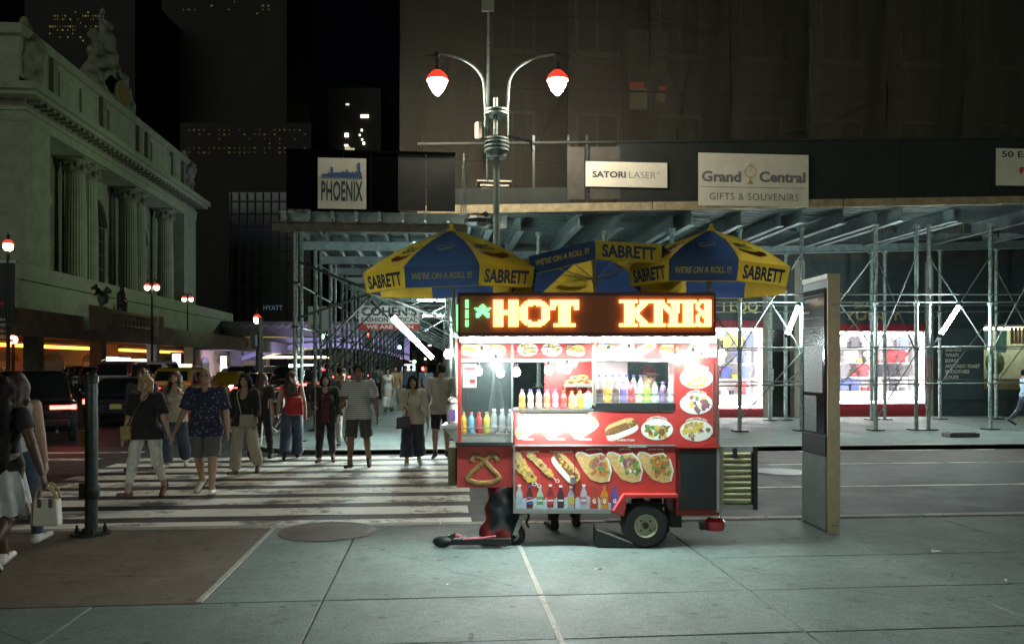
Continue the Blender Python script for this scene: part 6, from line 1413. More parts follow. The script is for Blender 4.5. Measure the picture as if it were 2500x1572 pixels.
# ------------------------------------------------------------------ parasols
M_YEL = drape('parasol_yellow', (.92,.71,.09), .5); M_BLU = drape('parasol_blue', (.05,.115,.31), .5)
M_TXB = mat('parasol_ink', (.035,.06,.13), .7); M_TXY = mat('parasol_ink_yellow', (.55,.43,.06), .7); M_SAUS = mat('sausage_ink', (.30,.07,.02), .7); M_PIPE = mat('parasol_pole', (.55,.52,.42), .4, .5)
def parasol(label, px, py_apex, y, R, drop, val, first_deg, tilt=(0,0), pole_to=.9, colors=(M_BLU, M_YEL), collapsed=0.0, group=None):
    apz = cz(py_apex, y); t = thing('parasol', label, 'parasol', cw(cx(px,y), y, apz), -YAW+0, group)
    t.rotation_euler = (tilt[0], tilt[1], -YAW)
    n = 8
    def rib(k, v):
        a = math.radians(first_deg)+2*PI*k/n; r = .02+(R-.02)*v; z = -.03-drop*(.62*v+.38*v**2.3)
        return Vector((r*math.sin(a), -r*math.cos(a), z))
    for k in range(n):
        m = colors[k % 2]; ka, kb = k-.5, k+.5
        def P(u, v, o=0):
            a, b = rib(ka, v), rib(kb, v); p = a.lerp(b, (u+1)/2); sag = (.034+.010*math.sin(3*k))*(1-u*u)*v*(1-v)*4+.006*math.sin(u*7+v*5+k*2)*v*(1-v)*4
            nrm = Vector((math.sin(math.radians(first_deg)+2*PI*k/n), -math.cos(math.radians(first_deg)+2*PI*k/n), .9)).normalized()
            return p - Vector((0,0,sag)) + nrm*o
        def V(u, w, o=0):
            p = P(u, 1); a = math.radians(first_deg)+2*PI*k/n; outw = Vector((math.sin(a), -math.cos(a), 0))
            wave = .006*math.sin(u*5+k)*w
            return p + Vector((0,0,-val*w)) + outw*(o+wave-.035*w)
        nu, nv = 8, 8; vs = []; fs = []
        for j in range(nv+1):
            for i in range(nu+1): vs.append(P(-1+2*i/nu, j/nv))
        for j in range(nv):
            for i in range(nu): q = j*(nu+1)+i; fs.append((q,q+nu+1,q+nu+2,q+1))
        pn = MB().add(vs, fs).build('panel', m, t, smooth='all')
        vs = []; fs = []
        for j in range(4):
            for i in range(nu+1): vs.append(V(-.985+1.97*i/nu, j/3))
        for j in range(3):
            for i in range(nu): q = j*(nu+1)+i; fs.append((q,q+nu+1,q+nu+2,q+1))
        MB().add(vs, fs).build('valance', m, pn, smooth='all')
        MB().tube([V(-.985+1.97*i/nu,1.0,.001) for i in range(nu+1)], .004, 4).build('hem', M_TXY, pn)
        yel = m is M_YEL
        mb = MB()
        if yel: put_text(mb, 'SABRETT', -.80, .80, .86, .18, 0, bold=.035, fn=lambda x, z: V(x, z, .006))
        else: put_text(mb, "WE'RE ON A ROLL !!!", -.80, .80, .62, .30, 0, bold=.02, shear=.2, fn=lambda x, z: V(x, z, .006))
        mb.build('lettering', M_TXB if yel else M_TXY, pn)
        mb = MB()
        if yel:
            put_text(mb, 'SABRETT', -.62, .62, .62, .47, 0, bold=.035, fn=lambda x, z: P(x, z+.05*x*x-.02, .008)); mb.build('lettering', M_TXB, pn)
            mb = MB(); pts = [(-.55,.66),(-.2,.70),(.2,.715),(.62,.69),(.68,.75),(.6,.80),(.2,.825),(-.25,.81),(-.6,.74)]
            mb.add([P(x,z,.008) for x,z in pts], [tuple(range(len(pts)))]); mb.build('sausage_print', M_SAUS, pn)
        else:
            E = [(.42*math.cos(q*PI/12), .56+.075*math.sin(q*PI/12)) for q in range(24)]; E2 = [(.38*math.cos(q*PI/12), .56+.064*math.sin(q*PI/12)) for q in range(24)]
            mb.add([P(x,z,.008) for x,z in E+E2], [(q,(q+1)%24,24+(q+1)%24,24+q) for q in range(24)])
            put_text(mb, '\u25B2', -.01, .01, .50, .49, 0, fn=lambda x, z: P(x, z, .008)) if False else None
            for q in range(7): x = -.24+.08*q; mb.add([P(x-.03,.60,.008),P(x+.03,.60,.008),P(x+.02,.585-.03*math.cos((q-3)*.45),.008),P(x-.02,.585-.03*math.cos((q-3)*.45),.008)], [(0,1,2,3)])
            mb.add([P(-.30,.612,.008),P(.30,.612,.008),P(.30,.606,.008),P(-.30,.606,.008)], [(0,1,2,3)]); mb.build('emblem_print', M_TXY, pn)
        MB().tube([rib(ka, v)+Vector((0,0,-.008)) for v in np.linspace(.05,1,7)], .006, 5).build('rib', M_PIPE, t)
        mid = rib(ka,.52)+Vector((0,0,-.012)); MB().tube([mid, Vector((0,0,-drop-.10))], .005, 5).build('stretcher', M_PIPE, t)
    MB().lathe([(.04,-.04),(.045,-.02),(.02,.0),(.022,.03),(.0,.05)], 12).build('finial', M_YEL, t); MB().lathe([(.03,-drop-.13),(.03,-drop-.07)], 10).build('runner', M_PIPE, t)
    Lp = apz-pole_to; MB().tube([(0,0,-.02),(0,0,-Lp)], .017, 10).build('pole', M_PIPE, t, smooth=True)
    return t
g = 'blue and yellow parasols over the cart'
parasol('left blue and yellow parasol over the green end of the light box', 1102, 556, -.02, .86, .41, .18, -3, (.02,-.03), 1.45, group=g)
parasol('right blue and yellow parasol above the kiosk end of the cart', 1737, 556, .10, .80, .40, .18, -18, (-.02,.04), 1.2, group=g)
parasol('middle blue and yellow parasol tipped back behind the light box', 1446, 606, .42, .88, .24, .17, -27, (-.24,-.06), 1.98, group=g)
# ------------------------------------------------------------------ people
def skin(name, c): return mat('skin_'+name, c, .5, var=.08, vscale=25)
SK = {'fair': skin('fair', (.46,.30,.22)), 'tan': skin('tan', (.38,.23,.15)), 'brown': skin('brown', (.20,.11,.065)), 'dark': skin('dark', (.085,.048,.032))}
def cloth(name, c, var=.14, vs=14, rough=.85): return mat('cloth_'+name, c, rough, var=var, vscale=vs, bump=.12, bscale=220, sheen=.2)
HAIR = {'blonde': mat('hair_blonde', (.42,.30,.13), .5, var=.35, vscale=45), 'brown': mat('hair_brown', (.055,.030,.018), .5, var=.4, vscale=45), 'black': mat('hair_black', (.010,.009,.009), .8, var=.4, vscale=60, spec=.2, bump=.5, bscale=120), 'grey': mat('hair_grey', (.22,.20,.17), .6, var=.3, vscale=45)}
M_EYE = mat('eye_dark', (.02,.016,.014), .2); M_LIP = mat('lip', (.26,.09,.075), .5); M_BROW = mat('brow', (.05,.03,.02), .7)
def stripes(name, a, b, f):
    m = bpy.data.materials.new(name); m.use_nodes = True; n, l = m.node_tree.nodes, m.node_tree.links; bs_ = n['Principled BSDF']; bs_.inputs['Roughness'].default_value = .85
    tc = n.new('ShaderNodeTexCoord'); w = n.new('ShaderNodeTexWave'); w.bands_direction = 'Z'; w.inputs['Scale'].default_value = f; w.inputs['Distortion'].default_value = .6
    r = n.new('ShaderNodeValToRGB'); r.color_ramp.elements[0].position = .35; r.color_ramp.elements[0].color = (*a,1); r.color_ramp.elements[1].position = .5; r.color_ramp.elements[1].color = (*b,1)
    l.new(tc.outputs['Object'], w.inputs['Vector']); l.new(w.outputs['Fac'], r.inputs['Fac']); l.new(r.outputs['Color'], bs_.inputs['Base Color']); return m
def floral(name, base, dots):
    m = bpy.data.materials.new(name); m.use_nodes = True; n, l = m.node_tree.nodes, m.node_tree.links; bs_ = n['Principled BSDF']; bs_.inputs['Roughness'].default_value = .85
    tc = n.new('ShaderNodeTexCoord'); v = n.new('ShaderNodeTexVoronoi'); v.inputs['Scale'].default_value = 26; z = n.new('ShaderNodeTexNoise'); z.inputs['Scale'].default_value = 30
    r = n.new('ShaderNodeValToRGB'); r.color_ramp.elements[0].position = .12; r.color_ramp.elements[0].color = (*dots,1); r.color_ramp.elements[1].position = .30; r.color_ramp.elements[1].color = (*base,1)
    ad = n.new('ShaderNodeMath'); ad.operation = 'MULTIPLY_ADD'; ad.inputs[1].default_value = .5; l.new(z.outputs['Fac'], ad.inputs[0]); 
    sb_ = n.new('ShaderNodeMath'); sb_.operation = 'SUBTRACT'; sb_.inputs[1].default_value = .25; l.new(v.outputs['Distance'], sb_.inputs[0]); l.new(sb_.outputs[0], ad.inputs[2])
    l.new(tc.outputs['Object'], v.inputs['Vector']); l.new(tc.outputs['Object'], z.inputs['Vector']); l.new(ad.outputs[0], r.inputs['Fac']); l.new(r.outputs['Color'], bs_.inputs['Base Color']); return m
def D(a): return math.radians(a)
def person(label, px, d, z0, rz, h=1.72, sex='f', skin_='fair', bw=1.0, legs=((18,6,0),(-16,22,0)), arms=((-14,8,18),(16,8,20)), wear=(), hair=None, vox=.0115, face=True, group='people on the street', lean=0, hat=None, head_turn=0):
    """legs/arms listed right (local -x), left (local +x). legs: (thigh pitch, knee bend, splay); arms: (pitch, spread, elbow bend). The person faces local -y."""
    g = at(px, HORIZON, d); t = thing('person', label, 'person', (g.x, g.y, z0), rz, group); V = lambda *a: np.array(a, float)
    fem = sex == 'f'; sw = .92 if fem else 1.05; hw = (1.02 if fem else .93)*bw
    J = {}
    for s, (th, kn, sp) in zip((-1,1), legs):
        hip = V(s*.052*h*hw, 0, .525*h); th_, kn_, sp_ = D(th), D(kn), D(sp)
        knee = hip+.245*h*V(s*math.sin(sp_), -math.sin(th_), -math.cos(th_)); ank = knee+.235*h*V(s*math.sin(sp_)*.4, -math.sin(th_-kn_), -math.cos(th_-kn_))
        fp = min(0, th_-kn_)*.9 if th_-kn_ < -.12 else max(0,(th_-kn_-.12))*.8
        toe = ank+V(s*.02*h, -.105*h*math.cos(fp), .105*h*math.sin(fp)-.030*h*math.cos(fp)); heel = ank+V(0, .030*h*math.cos(fp), -.030*h*math.cos(fp)-.03*h*math.sin(fp))
        J[s] = [hip, knee, ank, toe, heel]
    low = min(min(J[s][3][2], J[s][4][2]) for s in (-1,1))-.020*h
    for s in (-1,1):
        for q in J[s]: q[2] -= low
    dz = -low; T = lambda x, y, z: V(x*h, y*h-lean*max(0,z-.5)*h, z*h+dz)
    A = {}
    for s, arm in zip((-1,1), arms):
        ap, ab, el = (D(q) for q in arm[:3]); ab2 = D(arm[3]) if len(arm) > 3 else ab*.5
        sh = T(s*.108*sw, 0, .812); elb = sh+.172*h*V(s*math.sin(ab), -math.sin(ap)*math.cos(ab), -math.cos(ap)*math.cos(ab))
        wr = elb+.150*h*V(s*math.sin(ab2), -math.sin(ap+el)*math.cos(ab2), -math.cos(ap+el)*math.cos(ab2)); A[s] = [sh, elb, wr]
    pts = np.array([p for s in (-1,1) for p in J[s]+A[s]]+[T(0,0,1.0)]); lo, hi = pts.min(0)-.17, pts.max(0)+.17; lo[2] = -.01
    def torso(F, i=0.0, chest=True, k=.04):
        F.ell(T(0,0,.735), ((.092*sw*(.5+.5*bw))*h+i, .064*h*(.4+.6*bw)+i, .10*h+i), k).ell(T(0,-.008*bw,.625), (.076*h*bw*(.93 if fem else 1.0)+i, .058*h*bw+i, .095*h+i), k).ell(T(0,.006,.545), (.090*h*hw+i, .066*h*bw+i, .075*h+i), k)
        F.cone(T(-.085*sw,0,.797), T(.085*sw,0,.797), .034*h+i, None, k).cone(T(0,.012,.78), T(0,.004,.84), .048*h+i, .032*h+i, k)
        if fem and chest:
            for s in (-1,1): F.ell(T(s*.040,-.054,.718), (.036*h+i,)*3, .03)
        return F
    def leg(F, s, f, i, flare=0, k=.03, end=True):
        """leg sleeve down to f (1 = knee, 2 = ankle)"""
        hip, knee, ank = J[s][:3]
        if f <= 1: return F.cone(hip, hip+(knee-hip)*f, .050*h+i, .036*h+i+flare, k, end=end)
        F.cone(hip, knee, .050*h+i, .036*h+i+flare*.4, k); return F.cone(knee, knee+(ank-knee)*(f-1), .036*h+i+flare*.4, (.024*h if f > 1.5 else .030*h)+i+flare, k, end=end)
    def sleeve(F, s, f, i, flare=0, k=.025):
        sh, elb, wr = A[s]
        if f <= 1: return F.cone(sh, sh+(elb-sh)*f, .031*h+i, .026*h+i+flare, k, end=True)
        F.cone(sh, elb, .031*h+i, .025*h+i, k); return F.cone(elb, elb+(wr-elb)*(f-1), .025*h+i, .018*h+i+flare, k, end=True)
    # body
    F = Field(lo, hi, vox); torso(F, 0); HC = T(0,-.010,.930); ht = head_turn
    F.cone(T(0,.006,.83), T(0,-.004,.895), .030*h, .028*h, .02)
    F.ell(HC+V(0,.006*h,.004*h), (.043*h,.054*h,.060*h), .015).ell(HC+V(0,-.022*h,-.032*h), (.031*h,.032*h,.034*h), .02)
    F.cone(HC+V(0,-.050*h,.006*h), HC+V(0,-.060*h,-.012*h), .006*h, .009*h, .008)
    for s in (-1,1): F.ell(HC+V(s*.044*h,.004*h,-.006*h), (.007*h,.012*h,.018*h), .006); F.ell(HC+V(s*.018*h,-.056*h,.006*h), (.010*h,.010*h,.007*h), 0, cut=True)
    for s in (-1,1):
        hip, knee, ank, toe, heel = J[s]; F.cone(hip, knee, .050*h, .034*h, .035).cone(knee, ank, .034*h, .022*h, .02); mid = knee+(ank-knee)*.3; F.ell(mid+V(0,.006*h,0), (.030*h,.031*h,.05*h), .03)
        F.cone(ank, heel, .022*h, .020*h, .01).cone(heel, toe, .022*h, .016*h, .012, ((0,0,1),.8))
        sh, elb, wr = A[s]; F.cone(sh, elb, .031*h, .024*h, .025).cone(elb, wr, .0245*h, .0165*h, .012)
        fd = (wr-elb)/np.linalg.norm(wr-elb); pn = V(-s,0,0); pn = pn-fd*(pn@fd); pn /= np.linalg.norm(pn); wd = np.cross(fd, pn); q = h/1.72
        if wd[1] > 0: wd = -wd
        kn_ = wr+fd*.085*q; F.cone(wr, kn_, .026*q, .036*q, .012, (pn,.42)); fr = max(.0095*q, .74*vox)
        for j, ln in enumerate((.066,.074,.070,.056)):
            r0 = kn_+wd*(.028-.0185*j)*q; m = r0+(fd*.9+pn*.25)*ln*.55*q; F.cone(r0, m, fr, fr*.95, .004).cone(m, m+(fd*.75+pn*.6)*ln*.5*q, fr*.95, fr*.85, .003)
        b0 = wr+fd*.022*q+wd*.022*q; m = b0+(fd*.6+wd*.7+pn*.25)*.040*q; F.cone(b0, m, fr*1.25, fr*1.05, .01).cone(m, m+(fd*.9+wd*.15+pn*.25)*.032*q, fr*1.05, fr*.9, .004)
    F.keep(lambda X,Y,Z: -Z+.002+0*X+0*Y)
    link('body', F.mesh(SK[skin_]), t)
    # clothes
    for it in wear:
        kind, m = it[0], it[1]; o = it[2] if len(it) > 2 else {}; i = o.get('i', .014)
        if kind in ('shirt','dress','jacket'):
            F = Field(lo, hi, vox); torso(F, i); hem = o.get('hem',.50)
            if hem < .50: 
                for s in (-1,1): F.cone(J[s][0], J[s][0]+(J[s][1]-J[s][0])*min(1,(.53-hem)/.245), .052*h+i+.012, .052*h+i+.02, .06)
            if kind == 'dress':
                ank = (J[-1][2]+J[1][2])/2; tt = o.get('len',.95); c0 = T(0,0,.54); F.cone(c0, c0+(ank-c0)*tt, .085*h, o.get('wide',.12)*h, .05, end=True)
                for s in (-1,1): F.cone(J[s][1], J[s][1]+(J[s][2]-J[s][1])*.8, .06*h, .075*h, .06, end=True)
            F.ripple(o.get('rip',.006), 22, px)
            F.keep(lambda X,Y,Z: np.maximum(hem*h+dz-Z, Z-.848*h-dz)+0*X+0*Y) if kind != 'dress' else F.keep(lambda X,Y,Z: Z-.848*h-dz+0*X+0*Y)
            if kind == 'jacket': F.keep(lambda X,Y,Z: np.minimum(.030*h+.0*Z-np.abs(X-.0), Y+.01)*-1*0 + np.where((np.abs(X) < .035*h)&(Y < 0), .02, -1)+0*Z)
            if o.get('straps'): F.keep(lambda X,Y,Z: np.where((Z > .775*h+dz)&((np.abs(X) > .085*h)|(np.abs(X) < .045*h)), .01, -1)+0*Y)
            G = Field(lo, hi, vox)
            fr = o.get('sleeve',.55)
            if fr > 0:
                for s in (-1,1): sleeve(G, s, fr, i+.002, o.get('flare',.008))
                G.ripple(.003, 26, px+2); F.d = np.minimum(F.d, G.d)
            nk = o.get('neck',.05); F.ell(T(0,-.060,.872-nk*.4), (.030*h+nk*.16*h,.060*h,.022*h+nk*h), 0, cut=True)
            if o.get('back_neck'): F.ell(T(0,.06,.86), (.06*h,.06*h,o['back_neck']*h), 0, cut=True)
            link({'shirt':'shirt','dress':'dress','jacket':'jacket'}[kind] if 'name' not in o else o['name'], F.mesh(m), t)
        elif kind in ('trousers','shorts'):
            F = Field(lo, hi, vox); f = o.get('f', 1.97 if kind == 'trousers' else .92)
            F.ell(T(0,.006,.545), (.090*h*hw+.007, .066*h*bw+.007, .075*h+.007), .04).ell(T(0,-.004*bw,.60), (.076*h*bw+.004, .058*h*bw+.004, .06*h), .04)
            for s in (-1,1): leg(F, s, f, i, o.get('flare',0))
            F.ripple(o.get('rip',.005), 24, px); F.keep(lambda X,Y,Z: Z-.60*h-dz+0*X+0*Y); link(kind, F.mesh(m), t)
        elif kind == 'skirt':
            F = Field(lo, hi, vox); c0 = T(0,.004,.60); kz = .525*h+dz-o.get('len',.25)*h
            F.cone(c0, np.array((c0[0],c0[1],kz)), .080*h*hw, o.get('wide',.135)*h, .02, ((0,1,0),.85), end=True)
            X, Y = F.ax[0][:,None,None], F.ax[1][None,:,None]; Zx = F.ax[2][None,None,:]; an = np.arctan2(Y, X); F.d = F.d+(.014*np.sin(an*11+Zx*6)*np.clip((c0[2]-Zx)/.35,0,1)).astype(np.float32)
            F.keep(lambda X,Y,Z: np.maximum(Z-.61*h-dz, kz-Z+.012*np.sin(X*40)*np.sin(Y*37))+0*X+0*Y); link('skirt', F.mesh(m), t)
        elif kind == 'shoes':
            for s in (-1,1):
                hip, knee, ank, toe, heel = J[s]; b = np.minimum(np.minimum(ank,toe),heel)-.08; c = np.maximum(np.maximum(ank,toe),heel)+.09
                F = Field(b, c, min(vox,.011)); F.cone(heel+V(0,.0,.004), toe+V(0,-.006*h,0), .026*h, .021*h, .012, ((0,0,1),.82)).cone(heel+(0,0,.01), ank+V(0,0,o.get('up',.0)*h), .026*h, .026*h, .012, end=True)
                F.keep(lambda X,Y,Z: -Z+.0005+0*X+0*Y); so = link('shoe', F.mesh(m), t)
                if o.get('sole'):
                    dirv = toe-heel; F = Field(b, c, min(vox,.011)); sd = V(0,dirv[2],-dirv[1]); sd = sd/np.linalg.norm(sd); sd = sd if sd[2] < 0 else -sd
                    F.cone(heel+sd*.016*h, toe+sd*.012*h+V(0,-.008*h,0), .0255*h, .022*h, .01, (sd,.42)); link('sole', F.mesh(o['sole']), so)
        elif kind == 'hair':
            F = Field(lo, hi, vox); st = o.get('style','short'); F.ell(HC+V(0,.012*h,.012*h), (.050*h,.060*h,.062*h), .01)
            if st in ('long','curly'):
                L_ = o.get('len',.16); wv = o.get('w',.075) if st == 'curly' else .048; bk = .085 if st == 'curly' else .070
                F.cone(HC+V(0,.030*h,0), HC+V(0,bk*h,-.10*h), .054*h, wv*h, .03, ((0,1,0),.75)).cone(HC+V(0,bk*h,-.10*h), HC+V(0,bk*h,-L_*h), wv*h, wv*h*.9, .03, ((0,1,0),.75))
                for s in (-1,1): F.cone(HC+V(s*.040*h,.012*h,0), HC+V(s*.052*h,.030*h,-L_*h*.85), .026*h, .028*h, .03); 
                if o.get('front'):
                    for s in (-1,1): F.cone(HC+V(s*.046*h,-.01*h,-.02*h), HC+V(s*.058*h,-.050*h,-L_*h*.9), .016*h, .018*h, .02)
            elif st == 'bob': F.cone(HC+V(0,.020*h,0), HC+V(0,.025*h,-.055*h), .052*h, .050*h, .02); [F.cone(HC+V(s*.042*h,0,0), HC+V(s*.046*h,-.004*h,-.055*h), .018*h, .016*h, .02) for s in (-1,1)]
            elif st == 'bun': F.ell(HC+V(0,.06*h,.03*h), (.026*h,.026*h,.026*h), .01)
            if st == 'bald': F.keep(lambda X,Y,Z: np.maximum(Z-HC[2]-.004*h, -(Y-HC[1])+.006*h)+0*X)
            F.ripple(.004 if st != 'curly' else .009, 46 if st != 'curly' else 62, px)
            F.ell(HC+V(0,-.066*h,-.030*h), (.040*h if st not in ('short',) else .043*h,.058*h,.066*h), 0, cut=True); link('hair', F.mesh(m), t)
        elif kind == 'cap':
            F = Field(HC-.2, HC+.2, min(vox,.01)); F.ell(HC+V(0,.004*h,.024*h), (.052*h,.062*h,.056*h), .01).keep(lambda X,Y,Z: HC[2]+.018*h-Z+0*X+0*Y); F.ell(HC+V(0,-.072*h,.022*h), (.046*h,.045*h,.007*h), .006, rot=(.12,0,0)); link('cap', F.mesh(m), t)
    if face:
        for s in (-1,1):
            e = HC+V(s*.018*h,-.0485*h,.006*h); MB().ball(e,(.0065*h,.005*h,.0045*h),8,5).build('eye', M_EYE, t)
            MB().ball(HC+V(s*.019*h,-.0515*h,.017*h),(.011*h,.004*h,.0024*h),8,4).build('eyebrow', M_BROW, t)
        MB().ball(HC+V(0,-.0515*h,-.034*h),(.013*h,.005*h,.0042*h),8,5).build('mouth', M_LIP, t)
    t['_pose'] = [float(x) for s in (-1,1) for x in A[s][2]]; t['_hip'] = float(.53*h+dz); t['_sh'] = float(.82*h+dz)
    return t, A, J, T
def to_world(t, p):
    return t.matrix_basis @ Vector(p)
def hand_pt(t, A, s): e, w = Vector(A[s][1]), Vector(A[s][2]); return w+(w-e).normalized()*.09
W_BLACK = cloth('black', (.013,.013,.014)); W_WHITE = cloth('white', (.62,.62,.58)); W_CREAM = cloth('cream', (.46,.43,.33)); W_JEAN = cloth('denim', (.045,.07,.11), .25); W_NAVY = cloth('navy', (.02,.028,.05)); W_GREY = cloth('grey', (.10,.105,.10)); W_DGREY = cloth('dark_grey', (.05,.053,.052))
W_RED = cloth('red', (.36,.025,.022)); W_WINE = cloth('wine', (.10,.012,.016)); W_TAUPE = cloth('taupe', (.36,.33,.28)); W_PALE = cloth('pale_skirt', (.50,.52,.53), .2); W_BLUE = cloth('blue', (.10,.15,.22)); W_TAN = cloth('tan', (.30,.20,.10)); W_FLOR = floral('cloth_floral', (.014,.02,.05), (.26,.28,.30)); W_STRP = stripes('cloth_stripe', (.20,.24,.28), (.52,.53,.52), 9.0)
S_WHITE = mat('shoe_white', (.6,.6,.57), .6); S_BLACK = mat('shoe_black', (.015,.015,.015), .5); S_BROWN = mat('shoe_brown', (.10,.055,.03), .6); S_SOLE = mat('sole_dark', (.05,.045,.04), .8)
def hair(c, st='short', **k): return ('hair', HAIR[c], dict(style=st, **k))
G1 = 'people crossing the street'
# the couple
PB = person('woman with blonde hair, black shirt and white cropped trousers holding a man\'s hand', 357, 11.25, RZ, D(-4), 1.70, 'f', 'fair', 1.12, ((22,2,2),(-12,20,2)), ((-4,14,10,14),(6,17,10,22)),
    (('trousers', W_WHITE, dict(f=1.72,i=.012)), ('shirt', W_BLACK, dict(sleeve=.85,hem=.475,i=.022,neck=.05,flare=.014)), ('shoes', S_BROWN), hair('blonde','bob')), group=G1)
PM = person('balding man in a navy floral shirt and grey shorts holding a woman\'s hand', 503, 11.6, RZ, D(2), 1.78, 'm', 'tan', 1.22, ((-10,24,2),(16,4,2)), ((6,18,10,20),(-4,13,12,6)),
    (('shorts', W_GREY, dict(i=.024,f=.95,flare=.012)), ('shirt', W_FLOR, dict(sleeve=.85,hem=.46,i=.024,neck=.03,flare=.018)), ('shoes', S_WHITE, dict(sole=S_SOLE)), hair('grey','bald')), group=G1)
person('person with brown hair and dark clothes half hidden behind the blonde woman', 348, 14.2, RZ, D(0), 1.79, 'm', 'tan', 1.0, wear=(('trousers', W_BLACK), ('shirt', W_DGREY, dict(sleeve=1.9)), ('shoes', S_BLACK), hair('brown')), group=G1)
person('woman in a cream top and wide jeans, long brown hair, raising one hand', 428, 14.6, RZ, D(4), 1.72, 'f', 'fair', .98, ((14,4,2),(-14,18,2)), ((-6,8,14),(24,18,118,-20)),
    (('trousers', W_JEAN, dict(f=1.98,i=.018,flare=.045)), ('shirt', W_CREAM, dict(sleeve=0,hem=.47,neck=.06,straps=True,i=.016)), ('shoes', S_WHITE), hair('brown','long',len=.17,front=True)), group=G1)
P6 = person('woman with black hair, black cardigan and loose cream trousers', 598, 13.7, RZ, D(-6), 1.69, 'f', 'tan', 1.0, ((16,2,1),(-14,22,2)), ((-8,10,14),(10,10,24)),
    (('trousers', W_CREAM, dict(f=1.97,i=.022,flare=.03)), ('shirt', W_BLACK, dict(sleeve=1.6,hem=.48,i=.020,neck=.08,flare=.012)), ('shoes', S_BROWN), hair('black','long',len=.13)), group=G1)
person('person in black with long brown hair seen from behind on the far side', 640, 15.8, RZ, D(170), 1.70, 'f', 'tan', .95, wear=(('trousers', W_BLACK), ('shirt', W_BLACK, dict(sleeve=.7)), ('shoes', S_BLACK), hair('brown','long',len=.2)), group=G1, face=False)
P8 = person('woman seen from behind with long brown hair, red top and loose jeans', 712, 15.9, RZ, D(186), 1.70, 'f', 'fair', .95, ((12,4,2),(-12,14,2)), ((-16,14,6),(4,14,30)),
    (('trousers', W_JEAN, dict(f=1.99,i=.022,flare=.05)), ('shirt', W_RED, dict(sleeve=0,hem=.52,i=.014,neck=.05)), ('shoes', S_BLACK), hair('brown','curly',len=.17)), group=G1, face=False)
P9 = person('woman in a black jacket and dark red top carrying a thin cane', 795, 15.3, RZ, D(4), 1.65, 'f', 'fair', 1.0, ((12,2,2),(-10,18,2)), ((14,10,70,-10),(-4,14,40,6)),
    (('trousers', W_BLACK, dict(i=.016)), ('shirt', W_WINE, dict(sleeve=0,hem=.46,i=.012)), ('jacket', W_BLACK, dict(sleeve=1.9,hem=.45,i=.026)), ('shoes', S_BROWN), hair('black','bob')), group=G1)
person('tall man in a pale striped T-shirt and dark shorts', 876, 14.5, RZ, D(-3), 1.83, 'm', 'brown', 1.2, ((14,2,2),(-12,18,2)), ((20,12,56,-8),(-8,14,14,8)),
    (('shorts', W_DGREY, dict(i=.026,f=.95,flare=.014)), ('shirt', W_STRP, dict(sleeve=.8,hem=.47,i=.022,neck=.02,flare=.016)), ('shoes', S_BLACK, dict(up=.03)), hair('black')), group=G1)
person('man in dark clothes partly hidden behind the tall man in stripes', 836, 17.6, 0, D(10), 1.66, 'm', 'tan', 1.0, wear=(('trousers', W_WHITE), ('shirt', W_DGREY, dict(sleeve=.8)), ('shoes', S_BLACK), hair('black')), group=G1)
P12 = person('woman in a cream shirt and wide navy trousers with a black shoulder bag', 1008, 14.8, RZ, D(2), 1.62, 'f', 'tan', 1.06, ((10,2,2),(-10,14,2)), ((22,8,66,-16),(-8,14,12,8)),
    (('trousers', W_NAVY, dict(f=1.8,i=.02,flare=.07)), ('shirt', W_CREAM, dict(sleeve=1.75,hem=.46,i=.022,neck=.05)), ('shoes', S_WHITE), hair('black','bob')), group=G1)
person('man in a taupe T-shirt and black shorts walking away beside the cart', 1077, 16.0, RZ, D(182), 1.84, 'm', 'tan', 1.12, ((10,2,2),(-10,12,2)), ((10,14,40,6),(-6,12,10)),
    (('shorts', W_BLACK, dict(i=.022)), ('shirt', W_TAUPE, dict(sleeve=.85,hem=.46,i=.022,flare=.014)), ('shoes', S_BLACK), hair('black')), group=G1, face=False)
# left foreground pair, seen from behind
PL = person('woman with long black hair and a white ruffled skirt walking away at the left edge', 6, 6.95, 0, D(176), 1.66, 'f', 'dark', 1.05, ((-10,50,2),(16,2,2)), ((-4,19,8,17),(4,10,10)),
    (('skirt', W_PALE, dict(len=.23,wide=.14)), ('shirt', W_BLACK, dict(sleeve=.5,hem=.52)), ('shoes', S_WHITE, dict(sole=S_SOLE)), hair('black','curly',len=.36,w=.078)), vox=.009, face=False, group='women walking away on the near pavement')
PL2 = person('woman in a white sleeveless top and jeans just ahead at the left edge', 42, 7.75, 0, D(182), 1.66, 'f', 'fair', 1.0, ((14,2,2),(-14,18,2)), ((-2,10,12),(6,15,10,10)),
    (('trousers', W_JEAN, dict(i=.014)), ('shirt', W_WHITE, dict(sleeve=0,hem=.52)), ('shoes', S_WHITE), hair('brown','long')), vox=.0095, face=False, group='women walking away on the near pavement')
# behind the cart
person('vendor in a maroon cap and white shirt behind the cart glass', 1580, 8.64, 0, D(8), 1.72, 'm', 'fair', 1.08, ((2,2,3),(-2,2,3)), ((20,10,50),(26,10,40)), (('trousers', W_BLACK), ('shirt', W_WHITE, dict(sleeve=.8)), ('shoes', S_BLACK), ('cap', cloth('maroon', (.10,.012,.02)))), group='people behind the cart')
person('dark-clothed customer standing behind the middle of the cart', 1378, 8.80, 0, D(186), 1.66, 'm', 'brown', 1.05, ((4,2,5),(-4,2,5)), ((10,8,30),(12,8,30)), (('trousers', W_BLACK, dict(i=.018)), ('shirt', W_GREY, dict(sleeve=1.8,i=.022)), ('shoes', S_BLACK, dict(up=.05)), hair('black')), face=False, group='people behind the cart')
